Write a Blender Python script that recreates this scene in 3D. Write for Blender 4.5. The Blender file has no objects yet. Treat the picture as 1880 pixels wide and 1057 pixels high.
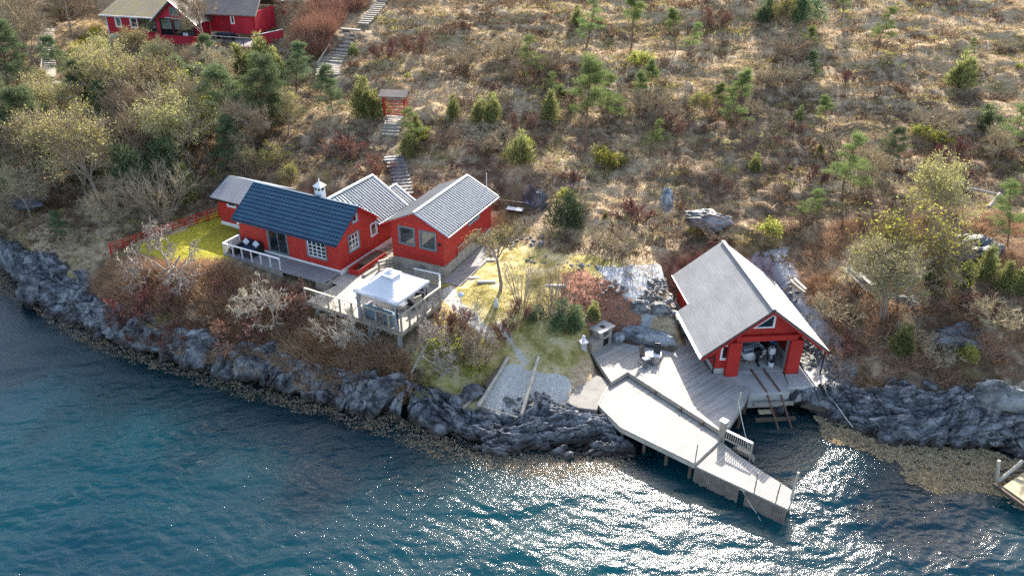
import bpy, math, random
import numpy as np
from mathutils import Vector, Matrix
R_ = math.radians
# ------------------------------------------------------------------ camera, world, sun, exposure
F = 1462.0; CZ = 33.0; TH = R_(29.0); ROLL = R_(0.6)
sc = bpy.context.scene
_fw = np.array([0, math.cos(TH), -math.sin(TH)]); _up = np.array([0, math.sin(TH), math.cos(TH)]); _rt = np.array([1., 0, 0])
_R = math.cos(ROLL)*_rt + math.sin(ROLL)*_up
_U = -math.sin(ROLL)*_rt + math.cos(ROLL)*_up
cam_d = bpy.data.cameras.new('camera'); cam = bpy.data.objects.new('camera', cam_d); sc.collection.objects.link(cam)
cam_d.sensor_width = 36.0; cam_d.lens = F*36.0/1880.0; cam_d.clip_start = 0.5; cam_d.clip_end = 2000
cam.matrix_world = Matrix(((_R[0], _U[0], -_fw[0], 0), (_R[1], _U[1], -_fw[1], 0), (_R[2], _U[2], -_fw[2], CZ), (0, 0, 0, 1)))
sc.camera = cam
SUN_EL = R_(30.0); SUN_AZ = R_(14.0)          # azimuth measured from +Y towards +X
w = bpy.data.worlds.new('World'); sc.world = w; w.use_nodes = True
nt = w.node_tree; nt.nodes.clear()
sky = nt.nodes.new('ShaderNodeTexSky'); sky.sky_type = 'NISHITA'; sky.sun_disc = False
sky.sun_elevation = SUN_EL; sky.sun_rotation = SUN_AZ; sky.air_density = 1.0; sky.dust_density = 2.6; sky.ozone_density = .6
bg = nt.nodes.new('ShaderNodeBackground'); bg.inputs['Strength'].default_value = 0.145
wo = nt.nodes.new('ShaderNodeOutputWorld'); nt.links.new(sky.outputs[0], bg.inputs[0]); nt.links.new(bg.outputs[0], wo.inputs[0])
sl = bpy.data.lights.new('sun', 'SUN'); sl.energy = 5.0; sl.angle = R_(0.6); sl.color = (1.0, 0.94, 0.85)
sun = bpy.data.objects.new('sun', sl); sc.collection.objects.link(sun)
_sd = Vector((math.sin(SUN_AZ)*math.cos(SUN_EL), math.cos(SUN_AZ)*math.cos(SUN_EL), math.sin(SUN_EL)))
sun.rotation_euler = _sd.to_track_quat('Z', 'Y').to_euler(); sun.location = (0, 60, 60)
sc.view_settings.view_transform = 'Standard'; sc.view_settings.look = 'None'; sc.view_settings.gamma = 1.0
sc.view_settings.exposure = 1.7
sc.cycles.max_bounces = 6; sc.cycles.transparent_max_bounces = 12; sc.cycles.diffuse_bounces = 3
sc.cycles.glossy_bounces = 3; sc.cycles.sample_clamp_indirect = 4.0; sc.cycles.use_denoising = False

def P(u, v, z):
    """photo measurement (1880x1057) -> world point at height z"""
    d = _fw + _R*(u-940)/F - _U*(v-528.5)/F; t = (z-CZ)/d[2]
    return np.array([d[0]*t, d[1]*t, z])

# ------------------------------------------------------------------ noise
_rs = np.random.RandomState(7)
_perm = np.concatenate([_rs.permutation(512)]*3)
_gr = _rs.uniform(0, 2*math.pi, 512); _gx = np.cos(_gr); _gy = np.sin(_gr); _rv = _rs.rand(512); _rw = _rs.rand(512)
def _h(i, j): return _perm[(_perm[i & 511] + j) & 511]
def perlin(x, y):
    x = np.asarray(x, float); y = np.asarray(y, float)
    i = np.floor(x).astype(int); j = np.floor(y).astype(int); fx = x-i; fy = y-j
    u = fx*fx*fx*(fx*(fx*6-15)+10); v = fy*fy*fy*(fy*(fy*6-15)+10)
    def g(a, b):
        k = _h(i+a, j+b); return _gx[k]*(fx-a)+_gy[k]*(fy-b)
    n0 = g(0, 0)*(1-u)+g(1, 0)*u; n1 = g(0, 1)*(1-u)+g(1, 1)*u
    return (n0*(1-v)+n1*v)*1.5
def fbm(x, y, o=4, g=.5):
    a = 1.; s = 0; x = np.asarray(x, float); y = np.asarray(y, float)
    for k in range(o):
        s = s+a*perlin(x+17.3*k, y-9.1*k); x = x*2.03; y = y*2.03; a *= g
    return s
def ridge(x, y, o=3):
    a = 1.; s = 0; x = np.asarray(x, float); y = np.asarray(y, float)
    for k in range(o):
        s = s+a*(1-np.abs(perlin(x+31.7*k, y+5.3*k))*2); x = x*2.1; y = y*2.1; a *= .5
    return s-.9
def vor_edge(x, y):
    x = np.asarray(x, float); y = np.asarray(y, float)
    i = np.floor(x).astype(int); j = np.floor(y).astype(int)
    d1 = np.full(x.shape, 9.); d2 = np.full(x.shape, 9.); c = np.zeros(x.shape)
    for a in (-1, 0, 1):
        for b in (-1, 0, 1):
            k = _h(i+a, j+b); px = i+a+_rv[k]; py = j+b+_rw[k]
            d = np.hypot(px-x, py-y); m = d < d1
            d2 = np.where(m, d1, np.minimum(d2, d)); c = np.where(m, _rv[(k*7) % 512], c); d1 = np.where(m, d, d1)
    return d2-d1, c
def vor_plane(x, y):
    x = np.asarray(x, float); y = np.asarray(y, float)
    i = np.floor(x).astype(int); j = np.floor(y).astype(int); d1 = np.full(x.shape, 9.); pl = np.zeros(x.shape)
    for a in (-1, 0, 1):
        for b in (-1, 0, 1):
            k = _h(i+a, j+b); dx = x-(i+a+_rv[k]); dy = y-(j+b+_rw[k]); d = dx*dx+dy*dy; m = d < d1
            pl = np.where(m, dx*_gx[k]+dy*_gy[k]+(_rv[(k*5) % 512]-.5)*.8, pl); d1 = np.where(m, d, d1)
    return pl
def sstep(a, b, x):
    t = np.clip((x-a)/(b-a), 0, 1); return t*t*(3-2*t)
def poly_sd(X, Y, poly):
    """signed distance, negative inside"""
    poly = np.asarray(poly, float)[:, :2]; n = len(poly)
    d = np.full(X.shape, 1e9); ins = np.zeros(X.shape, bool)
    for k in range(n):
        ax, ay = poly[k]; bx, by = poly[(k+1) % n]; ex, ey = bx-ax, by-ay; L = ex*ex+ey*ey+1e-12
        t = np.clip(((X-ax)*ex+(Y-ay)*ey)/L, 0, 1)
        d = np.minimum(d, np.hypot(X-ax-t*ex, Y-ay-t*ey))
        c = ((ay > Y) != (by > Y)); xs = ax+(Y-ay)*ex/(ey if abs(ey) > 1e-9 else 1e-9)
        ins ^= (c & (X < xs))
    return np.where(ins, -d, d)
def resample(pts, n):
    pts = np.asarray(pts, float); s = np.r_[0, np.cumsum(np.linalg.norm(np.diff(pts[:, :2], axis=0), axis=1))]
    q = np.linspace(0, s[-1], n); return np.stack([np.interp(q, s, pts[:, k]) for k in range(pts.shape[1])], 1), s[-1]

# ------------------------------------------------------------------ terrain height
BH = (13.83, 44.98, R_(5.5)); HA = (-12.76, 52.41, R_(-27)); HB = (-5.09, 52.77, R_(-24.5)); HT = (-47.23, 95.47, R_(-12))
def W(fr, x, y):
    c, s = math.cos(fr[2]), math.sin(fr[2]); return (fr[0]+c*x-s*y, fr[1]+s*x+c*y)
water_px = [(-250, 400), (-120, 440), (0, 495), (36, 530), (61, 560), (108, 581), (151, 601), (201, 626), (259, 648), (324, 670), (395, 691), (467, 710), (539, 726),
            (620, 748), (700, 764), (735, 766), (780, 785), (822, 806), (861, 819), (909, 831), (973, 835), (1022, 834), (1086, 834), (1163, 842)]
cove_px = [(1190, 800), (1225, 790), (1290, 770), (1345, 752), (1375, 735), (1440, 745), (1489, 750), (1530, 775), (1577, 792), (1645, 819), (1700, 824), (1750, 822), (1809, 826), (1877, 838), (1960, 850), (2100, 880)]
WL = [P(u, v, 0) for u, v in water_px+cove_px]
top_px = [(-250, 330, 3.4), (-120, 380, 3.4), (0, 437, 3.2), (47, 452, 3.2), (86, 466, 3.0), (122, 484, 2.8), (144, 506, 2.7), (187, 535, 2.6), (230, 556, 2.6), (259, 576, 2.6), (316, 596, 2.6), (359, 610, 2.6), (395, 624, 2.6),
          (453, 632, 2.7), (496, 640, 2.7), (560, 665, 2.6), (620, 676, 2.6), (700, 689, 2.5), (751, 702, 2.3), (803, 708, 2.1), (838, 730, 1.6)]
C = []
def cp(u, v, z): C.append(P(u, v, z))
for p in WL: C.append(p)
for k, p in enumerate(WL[::2]):
    C.append(np.array([p[0], p[1]-4, -1.8])); C.append(np.array([p[0], p[1]-14, -6]))
for q in top_px: cp(*q)
for q in [(320, 490, 4.6), (420, 500, 4.7), (215, 460, 4.7), (300, 440, 4.9), (400, 412, 5.0), (560, 560, 3.8), (581, 583, 3.9), (679, 605, 3.8), (733, 622, 3.7), (480, 560, 3.7), (350, 545, 3.7), (620, 640, 3.1),
          (760, 680, 2.7), (820, 560, 4.5), (870, 520, 4.8), (900, 600, 4.1), (930, 632, 3.4), (870, 650, 3.1), (1000, 600, 4.0), (1060, 560, 4.3), (1060, 610, 3.5), (1140, 500, 4.8), (1230, 480, 5.0), (1150, 545, 4.5),
          (890, 745, 1.0), (930, 690, 1.9), (1000, 690, 1.8), (1050, 700, 1.5), (1000, 735, 1.1), (960, 765, 0.8), (1080, 720, 1.2), (1090, 670, 1.5), (1180, 560, 4.2), (1200, 598, 3.0), (1120, 600, 3.1), (1100, 575, 3.9),
          (1180, 740, .1), (1250, 720, .5), (1300, 660, 1.2), (1200, 650, 1.3), (1130, 650, 1.4), (1540, 700, 1.6), (1570, 700, 2.0), (1650, 725, 2.1), (1750, 725, 2.4), (1860, 740, 2.6), (1600, 600, 4.2), (1580, 520, 5.4), (1780, 640, 4.0),
          (1870, 560, 6.0), (1700, 560, 5.0), (1050, 470, 5.2), (960, 480, 5.0), (880, 470, 4.9), (750, 640, 3.4), (1490, 720, .6), (1420, 760, -.6), (1400, 800, -1.0), (1450, 800, -1.2), (1950, 700, 4)]: cp(*q)
for x, y, z in [(16, 60, 5.2), (12.5, 58.5, 4.9), (20, 59, 4.8), (23, 55, 4.0), (22.6, 50, 2.9), (22.2, 47, 1.9), (-14, 63.5, 6.6), (-20, 64.5, 6.4), (-5, 64, 6.3), (1, 60, 5.7), (1, 55.5, 5.0), (6, 57, 5.2), (8, 60, 6.0),
                (-15, 57, 5.1), (-22, 61, 5.2), (-30, 62, 4.6), (-30, 68, 6.2), (-38, 66, 4.2), (-50, 75, 5.4), (-42, 78, 7.5), (-60, 70, 3.0), (-30, 76, 8.2), (-45, 90, 11.8), (-36, 90, 12.6), (-28, 91, 13.0), (-58, 92, 10.5), (-70, 100, 12), (-52, 100, 13.2), (-40, 103, 14.5), (-24, 92, 14)]: C.append(np.array([x, y, z]))
for x in (-14, 2, 18, 34, 52, 72):
    for y in (68, 75, 84, 95, 110, 135, 170, 240): C.append(np.array([x, y, 5.5+.30*(y-61)+(0.6 if x > 30 else 0)]))
for x in (-90, -60, -35):
    for y in (120, 150, 240): C.append(np.array([x, y, 5.5+.30*(y-64)]))
C.append(np.array([50, 50, 5.5])); C.append(np.array([75, 50, 6])); C.append(np.array([45, 60, 6.5])); C.append(np.array([-90, 80, 3]))
C = np.array(C)
# drop near-duplicate controls
keep = []
for k, p in enumerate(C):
    if all(np.hypot(*(p[:2]-C[j][:2])) > .8 for j in keep): keep.append(k)
C = C[keep]
def _tps(r2): return .5*r2*np.log(r2+1e-9)
n = len(C); K = _tps(((C[:, None, :2]-C[None, :, :2])**2).sum(2))/100+np.eye(n)*.12
Pm = np.c_[np.ones(n), C[:, :2]/50]; A = np.block([[K, Pm], [Pm.T, np.zeros((3, 3))]])
sol = np.linalg.solve(A, np.r_[C[:, 2], 0, 0, 0])
GX = np.arange(-110, 110.01, .5); GY = np.arange(18, 250.01, .5)
gx, gy = np.meshgrid(GX, GY)
G = np.zeros(gx.shape)
for k in range(n): G += sol[k]*_tps((gx-C[k, 0])**2+(gy-C[k, 1])**2)/100
G += sol[n]+sol[n+1]*gx/50+sol[n+2]*gy/50
TOPL = [P(*q) for q in top_px]
# offshore, force depth by distance to the waterline
land_poly = np.array([(p[0], p[1]) for p in WL]+[(200, 40), (200, 400), (-200, 400), (-200, 75)])
sdl = poly_sd(gx, gy, land_poly)
G = np.where(sdl > 0, np.minimum(G, -0.5-0.45*sdl), np.maximum(G, np.minimum(.15, -sdl*.3)))
def frame_poly(fr, x0, x1, y0, y1): return [W(fr, x0, y0), W(fr, x1, y0), W(fr, x1, y1), W(fr, x0, y1)]
PADS = [(frame_poly(HA, -10.4, .3, -.2, 8.4), 4.85, 1.2), (frame_poly(HA, -15, -9.5, 2.4, 7), 4.95, 1.0), (frame_poly(HB, -4.6, 2.2, -.6, 8.2), 4.6, 1.0),
        (frame_poly(BH, -.6, 7.4, -2.0, 11.2), 1.42, .9), (frame_poly(BH, 1.6, 4.6, -6, -2.4), -.9, .6),
        ([P(u, v, 13.0)[:2] for u, v in ((195, 60), (270, 78), (380, 92), (520, 85), (520, 60), (200, 40))], 12.7, 2.0),
        ([P(u, v, 1.3)[:2] for u, v in ((1090, 650), (1128, 628), (1200, 640), (1240, 650), (1290, 690), (1310, 740), (1200, 740), (1120, 715))], .9, 1.0),
        ([P(u, v, 0)[:2] for u, v in ((1120, 730), (1250, 700), (1350, 720), (1365, 790), (1440, 900), (1390, 960), (1270, 870), (1180, 810))], -.8, 1.0)]
for poly, z, fall in PADS:
    sd = poly_sd(gx, gy, poly); G = G+((np.minimum(z, G) if z < 1.1 else z)-G)*(1-sstep(0, fall, sd))
rock_bands = []
def Hraw(X, Y):
    X = np.asarray(X, float); Y = np.asarray(Y, float)
    fx = np.clip((X-GX[0])/.5, 0, len(GX)-1.001); fy = np.clip((Y-GY[0])/.5, 0, len(GY)-1.001)
    i = fx.astype(int); j = fy.astype(int); a = fx-i; b = fy-j
    return (G[j, i]*(1-a)+G[j, i+1]*a)*(1-b)+(G[j+1, i]*(1-a)+G[j+1, i+1]*a)*b
lawn_poly = [P(u, v, 4.8)[:2] for u, v in ((258, 455), (345, 425), (405, 392), (445, 410), (430, 445), (418, 498), (330, 492), (300, 480), (272, 470))]
garden_poly = [P(u, v, 4.6)[:2] for u, v in ((728, 470), (830, 500), (905, 440), (985, 470), (1050, 480), (1150, 490), (1120, 560), (1090, 590), (1030, 640), (960, 632), (880, 600), (830, 610), (800, 640), (770, 610), (810, 560), (700, 500))]
def rough(X, Y):
    """1 on wild hillside, 0 on tended ground"""
    a = sstep(0, 2.5, poly_sd(X, Y, HOUSES)); b = sstep(52, 66, Y)
    return np.clip(a, 0, 1)*np.clip(.25+b, 0, 1)
HOUSES = [(-31, 52), (-16, 44), (-6, 42), (5, 43), (10, 36), (24, 40), (23, 57), (8, 56.5), (0, 62), (-10, 63.5), (-24, 63)]
def H(X, Y):
    X = np.asarray(X, float); Y = np.asarray(Y, float); h = Hraw(X, Y)
    r = rough(X, Y)*sstep(.2, 1.5, h)
    h = h+r*(.55*fbm(X/9, Y/6, 2)+.5*np.abs(fbm(X/3.1+7, Y/2.2, 3)))+.05*sstep(.2, 1, h)*fbm(X/.9, Y/.8, 2)
    h = h+r*sstep(40, 60, Y)*.9*np.maximum(0, fbm(X/14+3, Y/5.5+9, 2)-.15)
    return h
def Hs(x, y): return float(H(np.array([x]), np.array([y]))[0])
def hit(u, v):
    """world ground point seen at photo position u,v"""
    d = _fw+_R*(u-940)/F-_U*(v-528.5)/F
    t = np.linspace(30, 400, 3000); X = d[0]*t; Y = d[1]*t; Z = CZ+d[2]*t
    k = np.argmax(Z < Hraw(X, Y)); x, y = X[k], Y[k]; return (x, y, Hs(x, y))

# ------------------------------------------------------------------ materials
MATS = {}
class NB:
    def __init__(s, name):
        s.m = bpy.data.materials.new(name); s.m.use_nodes = True; s.t = s.m.node_tree; s.t.nodes.clear(); MATS[name] = s.m
        s.out = s.n('ShaderNodeOutputMaterial')
    def n(s, ty, **kw):
        nd = s.t.nodes.new(ty)
        for k, v in kw.items():
            if k in nd.inputs: s.set(nd.inputs[k], v)
            else: setattr(nd, k, v)
        return nd
    def set(s, inp, v):
        if hasattr(v, 'links'): s.t.links.new(v, inp)
        else:
            if inp.type == 'RGBA' and len(v) == 3: v = (*v, 1)
            inp.default_value = v
    def coord(s, kind='Object', scale=(1, 1, 1), rot=(0, 0, 0)):
        tc = s.n('ShaderNodeTexCoord'); mp = s.n('ShaderNodeMapping'); s.t.links.new(tc.outputs[kind], mp.inputs[0])
        mp.inputs['Scale'].default_value = scale; mp.inputs['Rotation'].default_value = rot; return mp.outputs[0]
    def noise(s, co, scale, detail=4, rough=.55, dist=0):
        nd = s.n('ShaderNodeTexNoise'); s.set(nd.inputs['Vector'], co); nd.inputs['Scale'].default_value = scale
        nd.inputs['Detail'].default_value = detail; nd.inputs['Roughness'].default_value = rough; nd.inputs['Distortion'].default_value = dist; return nd.outputs['Fac']
    def ramp(s, f, stops, interp='LINEAR'):
        nd = s.n('ShaderNodeValToRGB'); nd.color_ramp.interpolation = interp; cr = nd.color_ramp
        while len(cr.elements) < len(stops): cr.elements.new(.5)
        for e, (p, c) in zip(cr.elements, stops): e.position = p; e.color = (*c, 1) if len(c) == 3 else c
        s.t.links.new(f, nd.inputs[0]); return nd.outputs[0]
    def mix(s, f, a, b, mode='MIX'):
        nd = s.n('ShaderNodeMix', data_type='RGBA', blend_type=mode); s.set(nd.inputs[0], f); s.set(nd.inputs[6], a); s.set(nd.inputs[7], b); return nd.outputs[2]
    def math(s, op, a, b=0., c=0.):
        nd = s.n('ShaderNodeMath', operation=op); s.set(nd.inputs[0], a); s.set(nd.inputs[1], b); s.set(nd.inputs[2], c); return nd.outputs[0]
    def attr(s, name): return s.n('ShaderNodeAttribute', attribute_name=name)
    def bump(s, hgt, strength=.5, dist=.05, normal=None):
        nd = s.n('ShaderNodeBump'); nd.inputs['Strength'].default_value = strength; nd.inputs['Distance'].default_value = dist
        s.t.links.new(hgt, nd.inputs['Height'])
        if normal is not None: s.t.links.new(normal, nd.inputs['Normal'])
        return nd.outputs[0]
    def prin(s, col, rough=.7, spec=.5, metal=0, normal=None, ior=1.45):
        nd = s.n('ShaderNodeBsdfPrincipled'); s.set(nd.inputs['Base Color'], col); s.set(nd.inputs['Roughness'], rough)
        nd.inputs['Metallic'].default_value = metal; nd.inputs['Specular IOR Level'].default_value = spec; nd.inputs['IOR'].default_value = ior
        if normal is not None: s.t.links.new(normal, nd.inputs['Normal'])
        return nd.outputs[0]
    def done(s, sh): s.t.links.new(sh, s.out.inputs[0]); return s.m

def simple(name, col, rough=.7, var=.12, scale=6, bump=.1, metal=0, spec=.4):
    b = NB(name); co = b.coord(); f = b.noise(co, scale, 5)
    c = b.ramp(f, [(.3, tuple(x*(1-var) for x in col)), (.7, tuple(min(1, x*(1+var)) for x in col))])
    g = b.noise(co, scale*6, 3); c = b.mix(b.math('MULTIPLY', g, .35), c, tuple(x*.7 for x in col))
    return b.done(b.prin(c, rough, spec, metal, b.bump(g, bump, .02)))

def mat_boards(name, col, width=.14, axis=0, rough=.6, var=.12, horiz=False):
    """painted boarding: grooves every width along local x+y, or along z"""
    b = NB(name); tc = b.n('ShaderNodeTexCoord'); sp = b.n('ShaderNodeSeparateXYZ'); b.t.links.new(tc.outputs['Object'], sp.inputs[0])
    co = tc.outputs['Object']
    x = sp.outputs[2] if horiz else b.math('ADD', sp.outputs[0], sp.outputs[1])
    fr = b.math('FRACT', b.math('DIVIDE', x, width)); gr = b.math('LESS_THAN', b.math('ABSOLUTE', b.math('SUBTRACT', fr, .5)), .44)
    idn = b.n('ShaderNodeTexWhiteNoise', noise_dimensions='1D'); b.t.links.new(b.math('FLOOR', b.math('DIVIDE', x, width)), idn.inputs['W'])
    f = b.noise(co, 1.3, 5); c = b.ramp(f, [(.3, tuple(v*(1-var) for v in col)), (.7, tuple(min(1, v*(1+var)) for v in col))])
    c = b.mix(b.math('MULTIPLY', idn.outputs[0], .38), c, tuple(v*.55 for v in col))
    c = b.mix(b.ramp(b.noise(b.coord(scale=(1, 1, .25)), 2.2, 6, .7), [(.48, (0, 0, 0)), (.75, (.5, .5, .5))]), c, (col[0]*.55, col[1]*2.2, col[2]*2))
    c = b.mix(b.ramp(b.noise(co, .45, 4, .6), [(.45, (0, 0, 0)), (.7, (.35, .35, .35))]), c, (min(1, col[0]*1.15), col[1]*2.6, col[2]*2.4))
    c = b.mix(b.math('MULTIPLY', b.math('SUBTRACT', 1., gr), .6), c, tuple(v*.35 for v in col))
    return b.done(b.prin(c, rough, .35, 0, b.bump(gr, .6, .012)))

def mat_planks(name, cols, width=.13, angle=0., rough=.8):
    """weathered decking, planks run along the direction 'angle'"""
    b = NB(name); co = b.coord(rot=(0, 0, -angle)); sp = b.n('ShaderNodeSeparateXYZ'); b.t.links.new(co, sp.inputs[0]); y = sp.outputs[1]
    fr = b.math('FRACT', b.math('DIVIDE', y, width)); gap = b.math('GREATER_THAN', b.math('ABSOLUTE', b.math('SUBTRACT', fr, .5)), .43)
    fl = b.math('FLOOR', b.math('DIVIDE', y, width))
    cx = b.n('ShaderNodeCombineXYZ'); b.t.links.new(b.math('FLOOR', b.math('ADD', b.math('DIVIDE', sp.outputs[0], 3.6), b.math('MULTIPLY', fl, .37))), cx.inputs[0]); b.t.links.new(fl, cx.inputs[1])
    wn = b.n('ShaderNodeTexWhiteNoise', noise_dimensions='3D'); b.t.links.new(cx.outputs[0], wn.inputs['Vector'])
    c = b.ramp(wn.outputs[0], [(0, cols[0]), (.5, cols[1]), (1, cols[2])])
    grain = b.noise(b.coord(scale=(1, 9, 1), rot=(0, 0, -angle)), 3, 6)
    c = b.mix(b.math('MULTIPLY', grain, .5), c, tuple(v*.6 for v in cols[1]))
    st = b.noise(b.coord(), .7, 4, .6); c = b.mix(b.ramp(st, [(.5, (0, 0, 0)), (.72, (.35, .35, .35))]), c, tuple(v*.45 for v in cols[1]))
    c = b.mix(b.math('MULTIPLY', gap, .85), c, (.03, .027, .024))
    return b.done(b.prin(c, rough, .3, 0, b.bump(b.math('SUBTRACT', grain, b.math('MULTIPLY', gap, 2.)), .4, .012)))

def mat_shingle(name, c1, c2, moss=None, w_=.9, h_=.24):
    b = NB(name); tc = b.n('ShaderNodeTexCoord')
    br = b.n('ShaderNodeTexBrick'); b.t.links.new(tc.outputs['UV'], br.inputs['Vector']); br.inputs['Scale'].default_value = 1
    br.inputs['Brick Width'].default_value = w_; br.inputs['Row Height'].default_value = h_; br.inputs['Mortar Size'].default_value = .012
    b.set(br.inputs['Color1'], c1); b.set(br.inputs['Color2'], c2); b.set(br.inputs['Mortar'], tuple(v*.7 for v in c1))
    co = b.coord(); f = b.noise(co, .5, 5, .6)
    c = b.mix(b.ramp(f, [(.35, (0, 0, 0)), (.75, (.5, .5, .5))]), br.outputs[0], tuple(v*.6 for v in c2))
    g = b.noise(co, 30, 3); c = b.mix(b.math('MULTIPLY', g, .4), c, tuple(v*.6 for v in c2))
    c = b.mix(b.ramp(b.noise(b.coord(scale=(1.6, .35, 1)), 1.1, 5, .7), [(.45, (0, 0, 0)), (.7, (.45, .45, .45))]), c, tuple(v*.5 for v in c2))
    if moss: c = b.mix(b.ramp(b.noise(co, .8, 6, .7), [(.48, (0, 0, 0)), (.62, (1, 1, 1))]), c, moss)
    return b.done(b.prin(c, .85, .3, 0, b.bump(b.math('ADD', br.outputs['Fac'], g), .35, .015)))

red = (0.44, 0.026, 0.02)
mat_boards('red_boards', red, .19); mat_boards('red_boards_horizontal', red, .16, horiz=True)
simple('red_paint', (0.42, .024, .018), .55, .15, 4)
mat_boards('crimson_boards', (0.42, .013, .03), .15)
simple('white_paint', (.78, .77, .74), .5, .06, 3); simple('white_trim', (.8, .8, .8), .45, .04, 3)
simple('grey_trim', (.16, .19, .20), .55, .1, 5); simple('black_metal', (.02, .02, .022), .4, .2, 6, metal=.3)
simple('stone_block', (.33, .29, .24), .9, .3, 3, .6); simple('concrete', (.42, .40, .37), .85, .22, 1.2, .3); simple('concrete_dark', (.20, .19, .18), .9, .3, 1.2, .4)
simple('wood_grey', (.30, .26, .21), .85, .25, 2.5, .4); simple('wood_pale', (.40, .36, .29), .8, .2, 2.5, .3); simple('wood_fascia', (.17, .14, .115), .9, .35, 2.5, .5); simple('concrete_worn', (.20, .19, .17), .9, .2, 1.2, .3); simple('wood_dark', (.10, .075, .055), .9, .3, 2.5, .4)
simple('wood_yellow', (.36, .30, .18), .8, .2, 3, .3)
simple('fabric_white', (.60, .60, .62), .8, .05, 2); simple('fabric_grey', (.26, .25, .27), .9, .12, 6); simple('fabric_blue_grey', (.13, .20, .25), .85, .15, 2)
simple('wicker_black', (.018, .018, .02), .6, .3, 20, .5); simple('cushion_navy', (.02, .03, .06), .8, .2, 4); simple('cushion_pale', (.55, .58, .62), .8, .1, 4)
simple('hull_white', (.72, .73, .75), .3, .05, 2); simple('blue_tarp', (.03, .20, .42), .5, .2, 2); simple('rope_pale', (.55, .52, .46), .8, .1, 5)
simple('rust', (.14, .07, .045), .85, .4, 5, .5); simple('gutter_white', (.5, .51, .53), .4, .05, 3); simple('interior_wall', (.35, .31, .26), .9, .1, 2)
simple('green_alga', (.05, .06, .03), .5, .4, 4, .5); simple('water_blue_pool', (.05, .16, .28), .4, .2, 2)
mat_shingle('grey_shingle', (.31, .31, .307), (.27, .27, .268)); mat_shingle('dark_shingle', (.05, .06, .078), (.035, .045, .06)); mat_shingle('mid_shingle', (.24, .25, .27), (.2, .21, .23))
mat_shingle('mossy_shingle', (.30, .25, .17), (.26, .21, .14), (.24, .20, .09)); mat_shingle('brown_shingle', (.26, .22, .20), (.2, .17, .16), (.17, .13, .10))
mat_planks('deck_upper', ((.44, .41, .365), (.36, .34, .31), (.27, .255, .235)), .14, R_(40)); mat_planks('deck_lower', ((.45, .415, .365), (.37, .345, .305), (.29, .27, .24)), .14, R_(43))
mat_planks('deck_pier', ((.45, .42, .37), (.38, .355, .315), (.29, .27, .24)), .18, R_(48)); mat_planks('deck_terrace', ((.48, .43, .36), (.42, .38, .32), (.36, .32, .27)), .14, R_(-28))
mat_planks('deck_grey', ((.34, .32, .30), (.28, .26, .25), (.24, .22, .21)), .14, R_(62)); mat_planks('deck_old', ((.28, .27, .26), (.22, .21, .21), (.17, .16, .16)), .16, R_(70))

def mat_glass(name, tint=(.02, .03, .035), clear=.55):
    b = NB(name); g = b.n('ShaderNodeBsdfGlossy'); g.inputs['Roughness'].default_value = .03; b.set(g.inputs['Color'], (.85, .9, .95))
    t = b.n('ShaderNodeBsdfTransparent'); b.set(t.inputs['Color'], (.8, .86, .86)); d = b.prin(tint, .05)
    m1 = b.n('ShaderNodeMixShader'); m1.inputs[0].default_value = clear; b.t.links.new(d, m1.inputs[1]); b.t.links.new(t.outputs[0], m1.inputs[2])
    m2 = b.n('ShaderNodeMixShader'); fr = b.n('ShaderNodeFresnel'); fr.inputs[0].default_value = 1.5; b.t.links.new(b.math('ADD', fr.outputs[0], .08), m2.inputs[0])
    b.t.links.new(m1.outputs[0], m2.inputs[1]); b.t.links.new(g.outputs[0], m2.inputs[2]); return b.done(m2.outputs[0])
mat_glass('window_glass'); mat_glass('dark_glass', (.012, .016, .02), .15)

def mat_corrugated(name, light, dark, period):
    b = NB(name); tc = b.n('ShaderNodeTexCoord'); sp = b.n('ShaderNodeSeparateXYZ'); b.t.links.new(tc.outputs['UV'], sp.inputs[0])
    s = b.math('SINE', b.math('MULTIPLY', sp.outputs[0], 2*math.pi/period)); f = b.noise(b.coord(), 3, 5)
    groove_shade = b.math('ADD', b.math('MULTIPLY', s, -.5), b.math('MULTIPLY', f, .5))  # shade in the rib valleys, painted into the colour with a noisy edge
    c = b.ramp(groove_shade, [(.16, light), (.34, dark)]); c = b.mix(b.math('MULTIPLY', b.noise(b.coord(), .7, 4), .35), c, tuple(v*.6 for v in light))
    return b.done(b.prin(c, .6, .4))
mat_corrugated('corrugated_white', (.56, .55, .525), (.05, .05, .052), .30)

def mat_tile():
    b = NB('blue_tile'); co = b.coord(); f = b.noise(co, 1.2, 4); c = b.ramp(f, [(.3, (.003, .036, .072)), (.75, (.008, .065, .115))])
    return b.done(b.prin(c, .42, .5, 0, b.bump(b.noise(co, 40, 2), .1, .01)))
mat_tile()

def mat_foliage(name, cols, transl=.35, rough=.6, attr='tint'):
    b = NB(name); a = b.attr(attr); c = b.ramp(a.outputs['Fac'], [(k/(len(cols)-1), q) for k, q in enumerate(cols)])
    ob = b.n('ShaderNodeObjectInfo'); hs = b.n('ShaderNodeHueSaturation'); b.t.links.new(c, hs.inputs['Color'])
    b.t.links.new(b.math('ADD', b.math('MULTIPLY', ob.outputs['Random'], .5), .75), hs.inputs['Value']); b.t.links.new(b.math('ADD', b.math('MULTIPLY', ob.outputs['Random'], .03), .485), hs.inputs['Hue'])
    d = b.n('ShaderNodeBsdfDiffuse'); b.t.links.new(hs.outputs[0], d.inputs[0]); t = b.n('ShaderNodeBsdfTranslucent'); b.t.links.new(hs.outputs[0], t.inputs[0])
    m = b.n('ShaderNodeMixShader'); m.inputs[0].default_value = transl; b.t.links.new(d.outputs[0], m.inputs[1]); b.t.links.new(t.outputs[0], m.inputs[2]); return b.done(m.outputs[0])
mat_foliage('straw', [(.26, .185, .095), (.46, .35, .205), (.60, .48, .315)], .35)
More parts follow.
